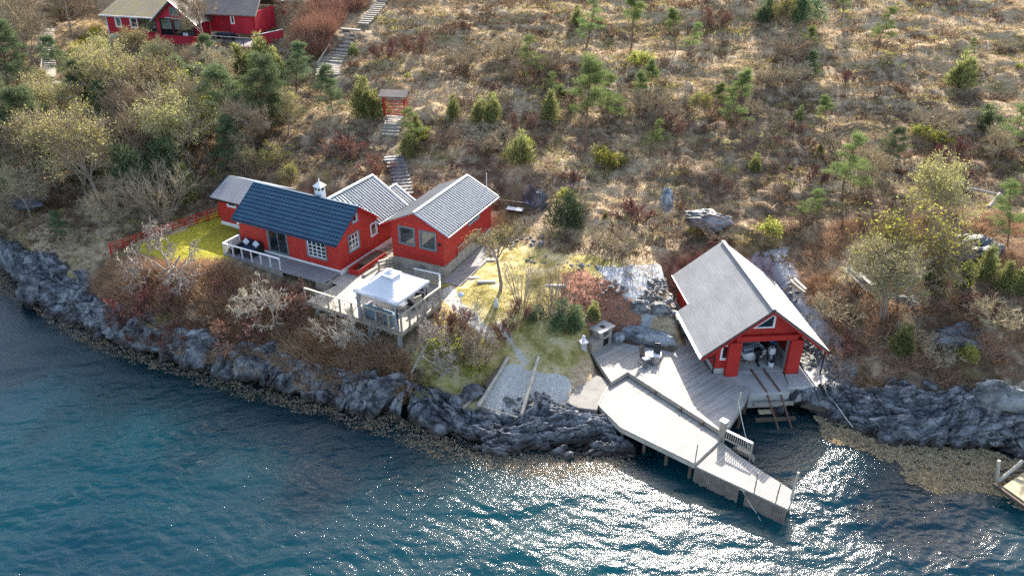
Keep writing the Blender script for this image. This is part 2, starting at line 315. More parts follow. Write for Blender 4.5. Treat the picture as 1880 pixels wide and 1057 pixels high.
mat_foliage('heather', [(.13, .088, .052), (.235, .165, .10), (.36, .27, .165)], .25)
mat_foliage('olive_ground', [(.14, .12, .045), (.28, .24, .09), (.42, .36, .14)], .35)
mat_foliage('rust_twigs', [(.16, .085, .055), (.32, .185, .12), (.48, .33, .23)], .25)
mat_foliage('pine_needles', [(.06, .09, .03), (.15, .20, .07), (.27, .33, .13)], .4)
mat_foliage('dark_needles', [(.06, .085, .045), (.13, .175, .085), (.23, .28, .15)], .35)
mat_foliage('juniper_needles', [(.11, .115, .045), (.22, .225, .085), (.36, .36, .14)], .35)
mat_foliage('spring_leaves', [(.16, .17, .03), (.30, .31, .06), (.45, .45, .10)], .45)
mat_foliage('yellow_buds', [(.22, .21, .08), (.35, .33, .12), (.46, .44, .18)], .4)
mat_foliage('twig_grey', [(.22, .165, .10), (.37, .29, .19), (.51, .42, .29)], .1)
mat_foliage('twig_white', [(.22, .175, .13), (.35, .295, .235), (.48, .42, .35)], .05)
mat_foliage('twig_red', [(.14, .06, .045), (.26, .125, .095), (.40, .23, .18)], .15)
mat_foliage('bark_leaves', [(.18, .09, .06), (.32, .18, .12), (.45, .28, .20)], .1)
mat_foliage('weed', [(.26, .19, .09), (.50, .39, .22), (.70, .60, .42)], .25)
mat_foliage('lawn_grass', [(.17, .16, .02), (.30, .27, .035), (.44, .38, .09)], .4)
def mat_bark(name, col):
    b = NB(name); co = b.coord(scale=(1, 1, .3)); f = b.noise(co, 8, 5, .7); c = b.ramp(f, [(.3, tuple(v*.5 for v in col)), (.7, tuple(v*1.3 for v in col))])
    return b.done(b.prin(c, .9, .2, 0, b.bump(f, .5, .03)))
mat_bark('bark_pine', (.20, .12, .085)); mat_bark('bark_grey', (.26, .21, .17)); mat_bark('bark_white', (.33, .29, .24)); mat_bark('bark_dark', (.11, .085, .07))

def mat_rock(name, base=(.088, .094, .108), light=(.37, .375, .385), strata=True, lichen=True):
    b = NB(name); uv = b.n('ShaderNodeTexCoord').outputs['UV']; mp = b.n('ShaderNodeMapping'); b.t.links.new(uv, mp.inputs[0]); mp.inputs['Scale'].default_value = (.7, 2.0, 1)
    co = b.coord()
    s = b.noise(mp.outputs[0] if strata else co, 1.6, 7, .65, .6); f = b.noise(co, 1.1, 6, .6)
    c = b.ramp(s, [(.34, tuple(v*.3 for v in base)), (.5, base), (.70, light)])
    c = b.mix(b.ramp(f, [(.46, (0, 0, 0)), (.70, (.8, .8, .8))]), c, light)
    c = b.mix(b.ramp(b.noise(co, 9, 4, .7), [(.5, (0, 0, 0)), (.75, (.55, .55, .55))]), c, tuple(v*.35 for v in base))
    vc = b.n('ShaderNodeTexVoronoi', feature='DISTANCE_TO_EDGE'); vm = b.n('ShaderNodeMapping'); b.t.links.new(uv, vm.inputs[0]); vm.inputs['Scale'].default_value = (.55, 1.5, 1); b.t.links.new(vm.outputs[0], vc.inputs['Vector']); vc.inputs['Scale'].default_value = 1.3
    if strata: c = b.mix(b.ramp(vc.outputs['Distance'], [(.0, (.85, .85, .85)), (.045, (0, 0, 0))]), c, (.02, .02, .022))
    if lichen: c = b.mix(b.ramp(b.noise(co, .55, 5, .75), [(.66, (0, 0, 0)), (.70, (.8, .8, .8))]), c, (.36, .22, .06))
    geo = b.n('ShaderNodeNewGeometry'); sp = b.n('ShaderNodeSeparateXYZ'); b.t.links.new(geo.outputs['Position'], sp.inputs[0])
    zz = b.math('ADD', sp.outputs[2], b.math('MULTIPLY', b.math('SUBTRACT', f, .5), .8))
    tide = b.n('ShaderNodeMapRange'); tide.inputs[1].default_value = .15; tide.inputs[2].default_value = .55; tide.inputs[3].default_value = .85; tide.inputs[4].default_value = 0; b.t.links.new(zz, tide.inputs[0])
    c = b.mix(tide.outputs[0], c, (.035, .022, .012)); rg = b.mix(tide.outputs[0], (.55, .55, .55), (.25, .25, .25))
    hb = b.math('ADD', b.math('MULTIPLY', s, 1.4), b.noise(co, 5, 8, .7))
    return b.done(b.prin(c, rg, .5, 0, b.bump(hb, .9, .16)))
mat_rock('shore_rock'); mat_rock('boulder_stone', (.17, .17, .165), (.38, .37, .35), False, False); mat_rock('pale_boulder', (.27, .29, .31), (.50, .52, .54), False, False); mat_rock('dark_boulder', (.09, .09, .10), (.24, .24, .25), False, False)

def mat_ground():
    b = NB('ground_cover'); co = b.coord(); m1 = b.attr('mask_a'); m2 = b.attr('mask_b')
    s1 = b.n('ShaderNodeSeparateColor'); b.t.links.new(m1.outputs['Color'], s1.inputs[0]); s2 = b.n('ShaderNodeSeparateColor'); b.t.links.new(m2.outputs['Color'], s2.inputs[0])
    nA = b.noise(co, .16, 6, .6, .5); nB = b.noise(co, .9, 7, .68, .4); nC = b.noise(co, 5, 5, .6); nD = b.noise(b.coord(scale=(1, 2.2, 1)), 2.2, 6, .7, .6)
    straw = b.ramp(nD, [(.3, (.19, .135, .075)), (.5, (.38, .285, .175)), (.7, (.55, .435, .295))])
    heath = b.ramp(nB, [(.3, (.07, .05, .035)), (.5, (.17, .12, .08)), (.7, (.29, .215, .145))])
    hs = b.ramp(b.math('ADD', b.math('MULTIPLY', nB, .6), b.math('ADD', b.math('MULTIPLY', nA, .6), b.math('MULTIPLY', s2.outputs[2], .35))), [(.60, (0, 0, 0)), (.74, (1, 1, 1))])
    c = b.mix(hs, heath, straw)
    ol = b.ramp(b.noise(co, .35, 5, .65), [(.53, (0, 0, 0)), (.66, (.7, .7, .7))]); c = b.mix(ol, c, b.ramp(nB, [(.3, (.09, .08, .02)), (.7, (.26, .22, .07))]))
    def ed(ch, lo=.35, hi=.65): return b.ramp(b.math('ADD', ch, b.math('MULTIPLY', b.math('SUBTRACT', nB, .5), .55)), [(lo, (0, 0, 0)), (hi, (1, 1, 1))])
    c = b.mix(ed(s1.outputs[0]), c, b.ramp(nC, [(.3, (.20, .18, .02)), (.5, (.30, .27, .03)), (.72, (.40, .35, .07))]))
    gar = b.ramp(b.noise(co, .7, 6, .65), [(.32, (.15, .12, .04)), (.44, (.29, .24, .08)), (.55, (.42, .34, .16)), (.70, (.54, .44, .28))])
    c = b.mix(ed(s1.outputs[1]), c, gar)
    grav = b.ramp(b.noise(co, 9, 5, .8), [(.3, (.24, .225, .20)), (.5, (.44, .42, .38)), (.72, (.64, .61, .56))])
    c = b.mix(ed(s1.outputs[2]), c, grav)
    rk = b.ramp(nD, [(.3, (.16, .17, .18)), (.5, (.33, .34, .35)), (.7, (.52, .52, .51))]); c = b.mix(ed(s2.outputs[0]), c, rk)
    mul = b.ramp(b.noise(co, 7, 4, .8), [(.3, (.12, .05, .03)), (.5, (.27, .13, .085)), (.72, (.42, .25, .17))]); c = b.mix(ed(s2.outputs[1]), c, mul)
    geo = b.n('ShaderNodeNewGeometry'); sp = b.n('ShaderNodeSeparateXYZ'); b.t.links.new(geo.outputs['Position'], sp.inputs[0])
    uw = b.n('ShaderNodeMapRange'); uw.inputs[1].default_value = .15; uw.inputs[2].default_value = .45; uw.inputs[3].default_value = 1; uw.inputs[4].default_value = 0; b.t.links.new(sp.outputs[2], uw.inputs[0])
    c = b.mix(uw.outputs[0], c, b.ramp(nC, [(.35, (.07, .045, .015)), (.65, (.26, .18, .07))]))
    hb = b.math('ADD', b.math('MULTIPLY', nB, 1.5), nC)
    return b.done(b.prin(c, .95, .1, 0, b.bump(hb, .8, .12)))
mat_ground()

def mat_water():
    b = NB('sea_water'); co = b.coord(scale=(1, 2.3, 1), rot=(0, 0, R_(8))); big = b.noise(b.coord(), .05, 3)
    dp = b.attr('depth').outputs['Fac']
    deep = b.mix(b.ramp(big, [(.3, (0, 0, 0)), (.7, (1, 1, 1))]), (.001, .0155, .028), (.001, .030, .038))
    n1 = b.noise(co, 2.6, 5, .62, .3); n2 = b.noise(b.coord(scale=(1, 1.9, 1), rot=(0, 0, R_(-15))), 6.5, 3, .6, .5)
    bp = b.bump(n2, .7, .03, b.bump(n1, .5, .04))
    ss = b.n('ShaderNodeSubsurfaceScattering', falloff='BURLEY'); b.set(ss.inputs['Color'], deep); ss.inputs['Scale'].default_value = 9.0; ss.inputs['Radius'].default_value = (1, 1, 1)
    g0 = b.n('ShaderNodeBsdfGlossy'); g0.inputs['Roughness'].default_value = .095; b.t.links.new(bp, g0.inputs['Normal']); f0 = b.n('ShaderNodeFresnel'); f0.inputs[0].default_value = 1.333; b.t.links.new(bp, f0.inputs['Normal'])
    m0 = b.n('ShaderNodeMixShader'); b.t.links.new(f0.outputs[0], m0.inputs[0]); b.t.links.new(ss.outputs[0], m0.inputs[1]); b.t.links.new(g0.outputs[0], m0.inputs[2]); wsh = m0.outputs[0]
    g = b.n('ShaderNodeBsdfGlossy'); g.inputs['Roughness'].default_value = .095; b.t.links.new(bp, g.inputs['Normal'])
    tr = b.n('ShaderNodeBsdfTransparent'); b.set(tr.inputs[0], (.55, .72, .70)); fr = b.n('ShaderNodeFresnel'); fr.inputs[0].default_value = 1.333; b.t.links.new(bp, fr.inputs['Normal'])
    ms = b.n('ShaderNodeMixShader'); b.t.links.new(fr.outputs[0], ms.inputs[0]); b.t.links.new(tr.outputs[0], ms.inputs[1]); b.t.links.new(g.outputs[0], ms.inputs[2])
    mr = b.n('ShaderNodeMapRange'); mr.inputs[1].default_value = .05; mr.inputs[2].default_value = 1.5; mr.inputs[3].default_value = .25; mr.inputs[4].default_value = 1; b.t.links.new(dp, mr.inputs[0])
    mx = b.n('ShaderNodeMixShader'); b.t.links.new(mr.outputs[0], mx.inputs[0]); b.t.links.new(ms.outputs[0], mx.inputs[1]); b.t.links.new(wsh, mx.inputs[2])
    return b.done(mx.outputs[0])
mat_water()

# ------------------------------------------------------------------ mesh helpers
COL = sc.collection
def tag(o, label=None, cat=None, group=None, kind=None):
    if label: o['label'] = label
    if cat: o['category'] = cat
    if group: o['group'] = group
    if kind: o['kind'] = kind
    return o
def empty(name, loc=(0, 0, 0), rz=0., label=None, cat=None, group=None):
    o = bpy.data.objects.new(name, None); COL.objects.link(o); o.location = loc; o.rotation_euler = (0, 0, rz); o.empty_display_size = .3
    return tag(o, label, cat, group)
def link_mesh(name, me, mats, parent=None):
    for m in (mats if isinstance(mats, (list, tuple)) else [mats]): me.materials.append(MATS[m])
    o = bpy.data.objects.new(name, me); COL.objects.link(o)
    if parent is not None: o.parent = parent
    return o
def np_mesh(name, V, Fc, smooth=False, tint=None, matidx=None, uv=None):
    """fast mesh from arrays; Fc is (n,k) array or list of such arrays"""
    if not isinstance(Fc, (list, tuple)): Fc = [Fc]
    elif len(Fc) and isinstance(Fc[0], tuple): Fc = [np.array(Fc)]
    Fc = [np.asarray(f, np.int32) for f in Fc if len(f)]
    me = bpy.data.meshes.new(name); V = np.asarray(V, np.float32)
    lt = np.concatenate([np.full(len(f), f.shape[1], np.int32) for f in Fc]); li = np.concatenate([f.ravel() for f in Fc])
    me.vertices.add(len(V)); me.vertices.foreach_set('co', V.ravel()); me.loops.add(len(li)); me.loops.foreach_set('vertex_index', li)
    me.polygons.add(len(lt)); me.polygons.foreach_set('loop_start', np.r_[0, np.cumsum(lt)[:-1]].astype(np.int32)); me.polygons.foreach_set('loop_total', lt)
    me.polygons.foreach_set('use_smooth', np.full(len(lt), smooth))
    if matidx is not None: me.polygons.foreach_set('material_index', np.asarray(matidx, np.int32))
    if tint is not None:
        a = me.attributes.new('tint', 'FLOAT', 'POINT'); a.data.foreach_set('value', np.asarray(tint, np.float32))
    if uv is not None:
        l = me.uv_layers.new(name='UVMap'); l.data.foreach_set('uv', np.asarray(uv, np.float32)[li].ravel())
    me.update(calc_edges=True); return me
class MB:
    def __init__(s): s.v = []; s.f = []; s.uv = {}
    def add(s, vs, fs):
        k = len(s.v); s.v += [tuple(map(float, p)) for p in vs]; s.f += [tuple(i+k for i in f) for f in fs]; return s
    def box(s, x0, x1, y0, y1, z0, z1):
        return s.add([(x0, y0, z0), (x1, y0, z0), (x1, y1, z0), (x0, y1, z0), (x0, y0, z1), (x1, y0, z1), (x1, y1, z1), (x0, y1, z1)],
                     [(0, 3, 2, 1), (4, 5, 6, 7), (0, 1, 5, 4), (1, 2, 6, 5), (2, 3, 7, 6), (3, 0, 4, 7)])
    def hexa(s, a, b):
        n = len(a); return s.add(list(a)+list(b), [tuple(range(n))[::-1], tuple(range(n, 2*n))]+[(i, (i+1) % n, n+(i+1) % n, n+i) for i in range(n)])
    def beam(s, p, q, w_, h_, up=(0, 0, 1)):
        p = Vector(p); q = Vector(q); d = (q-p).normalized(); u = Vector(up)
        if abs(d.dot(u)) > .95: u = Vector((0, 1, 0))
        x = d.cross(u).normalized()*w_/2; y = x.normalized().cross(d).normalized()*h_/2
        return s.hexa([p-x-y, p+x-y, p+x+y, p-x+y], [q-x-y, q+x-y, q+x+y, q-x+y])
    def tube(s, p, q, r0, r1=None, n=8):
        r1 = r0 if r1 is None else r1; p = Vector(p); q = Vector(q); d = (q-p).normalized(); u = Vector((0, 0, 1)) if abs(d.z) < .9 else Vector((1, 0, 0))
        x = d.cross(u).normalized(); y = x.cross(d)
        A_ = [p+(x*math.cos(2*math.pi*i/n)+y*math.sin(2*math.pi*i/n))*r0 for i in range(n)]; B_ = [q+(x*math.cos(2*math.pi*i/n)+y*math.sin(2*math.pi*i/n))*r1 for i in range(n)]
        return s.hexa(A_, B_)
    def path(s, pts, r, n=6):
        for a, b in zip(pts[:-1], pts[1:]): s.tube(a, b, r, r, n)
        return s
    def prism(s, poly, z0, z1):
        return s.hexa([(p[0], p[1], z0) for p in poly], [(p[0], p[1], z1) for p in poly])
    def slab(s, c, th, uvscale=True):
        """roof slab from 4 top corners (eave a, eave b, ridge b, ridge a), thickness downwards, with uv in metres"""
        c = [Vector(p) for p in c]; nrm = (c[1]-c[0]).cross(c[3]-c[0]).normalized(); nrm = nrm if nrm.z > 0 else -nrm
        k = len(s.f); s.hexa([p-nrm*th for p in c], c)
        o = c[0]; ux = (c[1]-c[0]).normalized(); uy = nrm.cross(ux)
        s.uvf = (o, ux, uy); return s
    def lathe(s, prof, n=12, c=(0, 0)):
        vs = []; fs = []
        for r, z in prof:
            for i in range(n): vs.append((c[0]+r*math.cos(2*math.pi*i/n), c[1]+r*math.sin(2*math.pi*i/n), z))
        for k in range(len(prof)-1):
            for i in range(n): fs.append((k*n+i, k*n+(i+1) % n, (k+1)*n+(i+1) % n, (k+1)*n+i))
        fs.append(tuple(range(n))[::-1]); fs.append(tuple((len(prof)-1)*n+i for i in range(n))); return s.add(vs, fs)
    def build(s, name, mat, parent=None, bevel=0, smooth=False, label=None):
        me = bpy.data.meshes.new(name); me.from_pydata(s.v, [], s.f); me.update()
        if hasattr(s, 'uvf'):
            o, ux, uy = s.uvf; l = me.uv_layers.new(name='UVMap')
            for lp in me.loops:
                d = Vector(s.v[lp.vertex_index])-o; l.data[lp.index].uv = (d.dot(ux), d.dot(uy))
        import bmesh
        bm = bmesh.new(); bm.from_mesh(me); bmesh.ops.recalc_face_normals(bm, faces=bm.faces); bm.to_mesh(me); bm.free()
        if smooth:
            for p in me.polygons: p.use_smooth = True
        ob = link_mesh(name, me, mat, parent)
        if bevel:
            md = ob.modifiers.new('bevel', 'BEVEL'); md.width = bevel; md.segments = 2; md.limit_method = 'ANGLE'
        if label: ob['label'] = label
        return ob

def wall(mb, O, ux, nrm, u0, u1, z0, roof, holes=(), th=.16, extra=()):
    """wall in plane O + u*ux, outer face at O, thickness along -nrm. roof(u)->top z. holes (a,b,zb,zt)"""
    O = Vector(O); ux = Vector(ux); nrm = Vector(nrm)
    cuts = sorted({u0, u1, *extra, *[h[0] for h in holes], *[h[1] for h in holes]}); cuts = [c for c in cuts if u0 <= c <= u1]
    for a, b in zip(cuts[:-1], cuts[1:]):
        m = (a+b)/2; segs = [(z0, z0)]; hs = sorted([h for h in holes if h[0] <= m <= h[1]], key=lambda h: h[2])
        zb = (z0, z0)
        for h in hs+[None]:
            zt = (h[2], h[2]) if h else (roof(a), roof(b))
            q = [O+ux*a+Vector((0, 0, zb[0])), O+ux*b+Vector((0, 0, zb[1])), O+ux*b+Vector((0, 0, zt[1])), O+ux*a+Vector((0, 0, zt[0]))]
            if zt[0]-zb[0] > 1e-3 or zt[1]-zb[1] > 1e-3: mb.hexa([p-nrm*th for p in q], q)
            if h: zb = (h[3], h[3])

def window(parent, O, ux, nrm, a, b, z0, z1, frame='white_trim', fw=.09, bars=(0, 0), sash='white_trim', glass='dark_glass', name='window'):
    """frame proud of the wall + pane + glazing bars"""
    O = Vector(O); ux = Vector(ux); nrm = Vector(nrm); q = lambda u, z, d: O+ux*u+nrm*d+Vector((0, 0, z))
    def bar(mb, u0, u1, y0, y1, d0, d1): mb.hexa([q(u0, y0, d0), q(u1, y0, d0), q(u1, y1, d0), q(u0, y1, d0)], [q(u0, y0, d1), q(u1, y0, d1), q(u1, y1, d1), q(u0, y1, d1)])
    m = MB(); bar(m, a-fw, a, z0-fw, z1+fw, -.1, .035); bar(m, b, b+fw, z0-fw, z1+fw, -.1, .035); bar(m, a, b, z1, z1+fw, -.1, .033); bar(m, a, b, z0-fw, z0, -.1, .033)
    w_ = m.build(name, frame, parent)
    m = MB(); s = .05; bar(m, a, a+s, z0, z1, -.09, -.01); bar(m, b-s, b, z0, z1, -.09, -.01); bar(m, a+s, b-s, z1-s, z1, -.09, -.012); bar(m, a+s, b-s, z0, z0+s, -.09, -.012)
    nx, nz = bars
    for k in range(1, nx+1): u = a+(b-a)*k/(nx+1); bar(m, u-.02, u+.02, z0+s, z1-s, -.085, -.015)
    for k in range(1, nz+1): z = z0+(z1-z0)*k/(nz+1); bar(m, a+s, b-s, z-.02, z+.02, -.083, -.017)
    m.build('sash', sash, w_)
    m = MB(); bar(m, a+.01, b-.01, z0+.01, z1-.01, -.062, -.052); m.build('pane', glass, w_)
    return w_

def corrugated(name, mat, parent, e0, e1, r1, r0, period=.30, amp=.055, per=8, th=None):
    """e0,e1 eave ends; r0,r1 ridge ends; ribs run from eave to ridge"""
    e0, e1, r0, r1 = map(Vector, (e0, e1, r0, r1)); L = (e1-e0).length; n = int(L/period*per); nrm = (e1-e0).cross(r0-e0).normalized(); nrm = nrm if nrm.z > 0 else -nrm
    V = []; uv = []; sl_ = (r0-e0).length
    for k in range(n+1):
        t = k/n; o = nrm*(amp*math.sin(2*math.pi*t*L/period)); a = e0.lerp(e1, t); c = r0.lerp(r1, t)
        V += [a+o, c+o]; uv += [(t*L, 0), (t*L, sl_)]
    me = np_mesh(name, V, [(2*k, 2*k+2, 2*k+3, 2*k+1) for k in range(n)], False, uv=uv); ob = link_mesh(name, me, mat, parent)
    return ob

# ------------------------------------------------------------------ ground sheet
def axis(parts):
    out = []
    for a, b, s in parts: out += list(np.arange(a, b, s))
    return np.array(out+[parts[-1][1]])
gxs = axis([(-200, -110, 6), (-110, -58, 1.0), (-58, -32, .4), (-32, 32, .25), (32, 60, .4), (60, 110, 1.), (110, 200, 6)])
gys = axis([(10, 34, 1.5), (34, 64, .22), (64, 115, .35), (115, 180, 1.2), (180, 320, 5)])
X, Y = np.meshgrid(gxs, gys)
band_poly = [p[:2] for p in WL[:24]]+[P(u, v, 1.0)[:2] for u, v in ((1105, 753), (1041, 745), (957, 770), (880, 757), (845, 745))]+[p[:2] for p in TOPL[::-1]]
rb_px = [(1375, 722, 1.0), (1440, 722, 1.2), (1500, 716, 1.5), (1545, 705, 1.9), (1600, 716, 2.1), (1680, 722, 2.4), (1740, 716, 2.7), (1800, 700, 3.2), (1877, 705, 3.4), (1960, 700, 3.6), (2100, 700, 3.8)]
band2 = [P(u, v, 0)[:2] for u, v in cove_px[4:]]+[P(*q)[:2] for q in rb_px[::-1]]
Z = H(X, Y); sdw = poly_sd(X, Y, land_poly)
for bp_ in (band_poly, band2):
    sd = poly_sd(X, Y, bp_); lo = (sdw > -1.9); Z = np.where(lo, Z-3.2*(1-sstep(.2, 1.6, sd))*sstep(-2., -1.2, sdw)-2.2*(1-sstep(-1.4, -.1, sd))*(1-sstep(-2., -1.2, sdw)), Z-2.2*(1-sstep(-1.4, -.1, sd)))
# keep the ground under every deck and floor
def sink(poly, zmax):
    global Z
    Z = np.where(poly_sd(X, Y, poly) < .15, np.minimum(Z, zmax), Z)
TERR = [P(*q)[:2] for q in ((561.6, 552.7, 4.9), (737.6, 609.5, 4.9), (808.6, 556, 4.9), (808, 526, 4.9), (761, 515, 4.9), (700, 490, 4.9), (640, 500, 4.9), (632, 505, 4.9), (559.7, 484.6, 4.9), (557.8, 505.4, 4.9), (620, 522.4, 4.9))]
sink(TERR, 4.6)
sink(frame_poly(BH, -.3, 6.2, -.4, 11), 1.45)
sink(frame_poly(HA, -9.9, 0, 0, 8.2), 5.1); sink(frame_poly(HB, -4.5, 0, 0, 8), 5.3)
me = np_mesh('ground', np.stack([X, Y, Z], -1).reshape(-1, 3), (lambda n_, m_: np.stack([(np.arange(n_-1)[:, None]*m_+np.arange(m_-1)).ravel(), (np.arange(n_-1)[:, None]*m_+np.arange(m_-1)+1).ravel(), (np.arange(1, n_)[:, None]*m_+np.arange(m_-1)+1).ravel(), (np.arange(1, n_)[:, None]*m_+np.arange(m_-1)).ravel()], 1))(len(gys), len(gxs)), True)
_wob = .55*fbm(X/1.7, Y/1.4, 3)
def soft(poly, f=.5): return (1-sstep(-f, f, poly_sd(X, Y, poly)+_wob*(1 if f > .32 else .35)))
beach = [P(*q)[:2] for q in ((884, 748, 1.2), (928, 676, 2.3), (985, 672, 2.4), (1052, 690, 2.0), (1042, 735, 1.3), (955, 765, 1.1))]
drain = [P(u, v, 1.3)[:2] for u, v in ((1062, 700), (1095, 660), (1120, 690), (1100, 750), (1050, 745))]
pad_rock = [P(u, v, 4.8)[:2] for u, v in ((1095, 498), (1180, 490), (1245, 486), (1240, 520), (1200, 515), (1210, 545), (1170, 560), (1130, 530), (1100, 520))]
mulch = [P(u, v, 4.3)[:2] for u, v in ((1030, 520), (1070, 512), (1130, 530), (1175, 560), (1180, 590), (1130, 590), (1080, 575), (1035, 560))]
moss_up = [P(u, v, 13.5)[:2] for u, v in ((115, 62), (190, 48), (200, 80), (225, 95), (150, 90))]
foreslope = [P(u, v, 3.8)[:2] for u, v in ((800, 600), (870, 560), (930, 590), (930, 650), (880, 690), (830, 705), (770, 690), (760, 640))]
paths = [[P(u, v, 4.5)[:2] for u, v in ((800, 540), (830, 530), (850, 560), (920, 600), (905, 608), (830, 572))], [P(u, v, 3.8)[:2] for u, v in ((905, 598), (915, 596), (975, 636), (968, 642), (930, 622))]]
a1 = np.zeros((*X.shape, 4)); a2 = np.zeros((*X.shape, 4)); a1[..., 3] = 1; a2[..., 3] = 1
a1[..., 0] = np.maximum(soft(lawn_poly, .35), soft(moss_up)); a1[..., 1] = np.maximum(soft(garden_poly, 1.), soft(foreslope, .8))
a1[..., 2] = np.maximum.reduce([soft(beach, .4), soft(paths[0], .3)*.9, soft(paths[1], .3)*.7, soft(frame_poly(HB, -8.5, 0, -2, 8), .5)*.5])
a2[..., 0] = np.maximum(soft(pad_rock, .5), soft(frame_poly(BH, 6, 9.5, -3, 12), .6)*.9); a2[..., 1] = soft(mulch, .5)
a2[..., 2] = np.clip(sstep(62, 100, Y)*.7+.5*sstep(15, 45, X)*sstep(72, 92, Y)+.9*fbm(X/16, Y/8, 2), 0, 1)
for nm, ar in (('mask_a', a1), ('mask_b', a2)):
    at = me.color_attributes.new(nm, 'FLOAT_COLOR', 'POINT'); at.data.foreach_set('color', ar.astype(np.float32).ravel())
tag(link_mesh('ground', me, 'ground_cover'), kind='structure')

# ------------------------------------------------------------------ water
wx = axis([(-260, -60, 10), (-60, -34, .5), (-34, 34, .075), (34, 60, .5), (60, 260, 10)]); wy = axis([(-120, 14, 8), (14, 27, .6), (27, 46, .075), (46, 66, .2), (66, 120, 5)])
WX, WY = np.meshgrid(wx, wy); wr = np.random.RandomState(3); WZ = np.zeros(WX.shape)
calm = sstep(0, 6, poly_sd(WX, WY, land_poly))*.75+.25
fine = (1-sstep(30, 36, np.abs(WX+1)))*sstep(22, 28, WY)
wxx = WX+.5*fbm(WX/5, WY/5, 2); wyy = WY+.5*fbm(WX/4+9, WY/4, 2)
for k in range(84):
    lam = .26*(20**(wr.rand()**1.35)); th = R_(98+wr.randn()*(34 if lam < .8 else 20)); kk = 2*math.pi/lam; am = (.0062 if lam > .9 else .0072)*lam*(.6+.8*wr.rand())/1.9*(1.25 if lam < 1.3 else 1)
    ph = kk*(wxx*math.cos(th)+wyy*math.sin(th))+wr.rand()*6.28
    g_ = 1. if lam > 3 else fine
    WZ += am*(np.sin(ph)+.25*np.sin(2*ph+1.2))*g_
WZ *= (.65+.55*np.clip(fbm(WX/9+3, WY/6, 2)+.5, 0, 1.3))*calm
me = np_mesh('sea_water', np.stack([WX, WY, WZ], -1).reshape(-1, 3), (lambda n_, m_: np.stack([(np.arange(n_-1)[:, None]*m_+np.arange(m_-1)).ravel(), (np.arange(n_-1)[:, None]*m_+np.arange(m_-1)+1).ravel(), (np.arange(1, n_)[:, None]*m_+np.arange(m_-1)+1).ravel(), (np.arange(1, n_)[:, None]*m_+np.arange(m_-1)).ravel()], 1))(len(wy), len(wx)), True)
dpt = me.attributes.new('depth', 'FLOAT', 'POINT'); dv = np.where((WY > 19), -Hraw(WX, WY), 9.); dpt.data.foreach_set('value', np.clip(dv, 0, 9).astype(np.float32).ravel())
tag(link_mesh('sea_water', me, 'sea_water'), kind='structure')

# ------------------------------------------------------------------ rocky shore sheets
def rock_sheet(name, bot, top, seed, ds=.085, nt_=110, out=1.1, bulge=1.9, amp=1.0):
    """bot: waterline points, top: land edge points"""
    L = resample(bot, 10)[1]; ns = int(L/ds); B, _ = resample(bot, ns); T, _ = resample(top, ns)
    for arr in (B, T):
        for _k in range(30): arr[1:-1] = (arr[:-2]+2*arr[1:-1]+arr[2:])/4
    S = np.linspace(0, L, ns)[:, None]; dirv = T-B; wdt = np.linalg.norm(dirv[:, :2], axis=1); dn = dirv[:, :2]/(wdt[:, None]+1e-6)
    t = np.linspace(-.28, 1.22, nt_)[None, :]
    base = B[:, None, :2]+dirv[:, None, :2]*np.clip(t, 0, 1)[..., None]+dn[:, None, :]*(np.minimum(t, 0)*out/.28+np.maximum(t-1, 0)*1.6/.22)[..., None]
    tt = np.clip(t, 0, 1); z = T[:, 2][:, None]*(1-(1-tt)**bulge)+np.minimum(t, 0)/.28*1.3-np.maximum(t-1, 0)/.22*1.3
    D = (t*wdt[:, None]); Pt = np.concatenate([base, z[..., None]], -1)
    gs = np.gradient(Pt, axis=0); gt = np.gradient(Pt, axis=1); N = np.cross(gs, gt); N /= np.linalg.norm(N, axis=-1, keepdims=True)+1e-9; N *= np.sign(N[..., 2:3]+1e-6)
    Sx = S+0*D; o = seed*13.7
    sk = D-.35*Sx*.4
    wp = .5*fbm(Sx/3+o, D/1.5, 3)
    q1 = sk*.85+.9*fbm(Sx/5+o, D/2.5, 3)+.12*Sx*.3; q2 = sk*2.3+1.3*fbm(Sx/2.2+o+5, D/1.2, 3)
    saw = lambda q: (lambda f: np.where(f < .82, f/.82, (1-f)/.18))(q-np.floor(q))
    disp = .26*saw(q1)+.10*saw(q2)+.52*vor_plane(Sx/3.6+wp*.5+o+3, sk/1.5+wp*.4)+.20*vor_plane(Sx/1.2+wp*.6+o, sk/.55+wp*.5)+.07*vor_plane(Sx/.45+wp+o, D/.28)+.16*fbm(Sx/4.2+o, sk/1.7, 2)+.12*ridge(Sx/5.5+o, sk/.62+wp*1.8, 4)+.10*ridge(Sx/1.9+o, D/1.3+wp, 4)-.2
    e, c = vor_edge(Sx/3.4+wp*1.1+o, sk/1.1+wp*.9); disp += (c-.5)*.16-.22*np.exp(-(e/.03)**2)
    e2, c2 = vor_edge(Sx/1.1+wp*1.4+o+.4*D, sk/.42+wp); disp += (c2-.5)*.07-.06*np.exp(-(e2/.07)**2)
    disp += .035*fbm(Sx/.4+o, D/.3, 4)
    Pt = Pt+N*(disp*amp)[..., None]
    nn, mm = Pt.shape[:2]; idx = np.arange(nn*mm).reshape(nn, mm); Fq = np.stack([idx[:-1, :-1].ravel(), idx[1:, :-1].ravel(), idx[1:, 1:].ravel(), idx[:-1, 1:].ravel()], 1)
    me = np_mesh(name, Pt.reshape(-1, 3), Fq, False, uv=np.stack([Sx, sk], -1).reshape(-1, 2))
    return tag(link_mesh(name, me, 'shore_rock'), kind='structure')
rock_sheet('rocky_shore', WL[:16], TOPL[:19], 1)
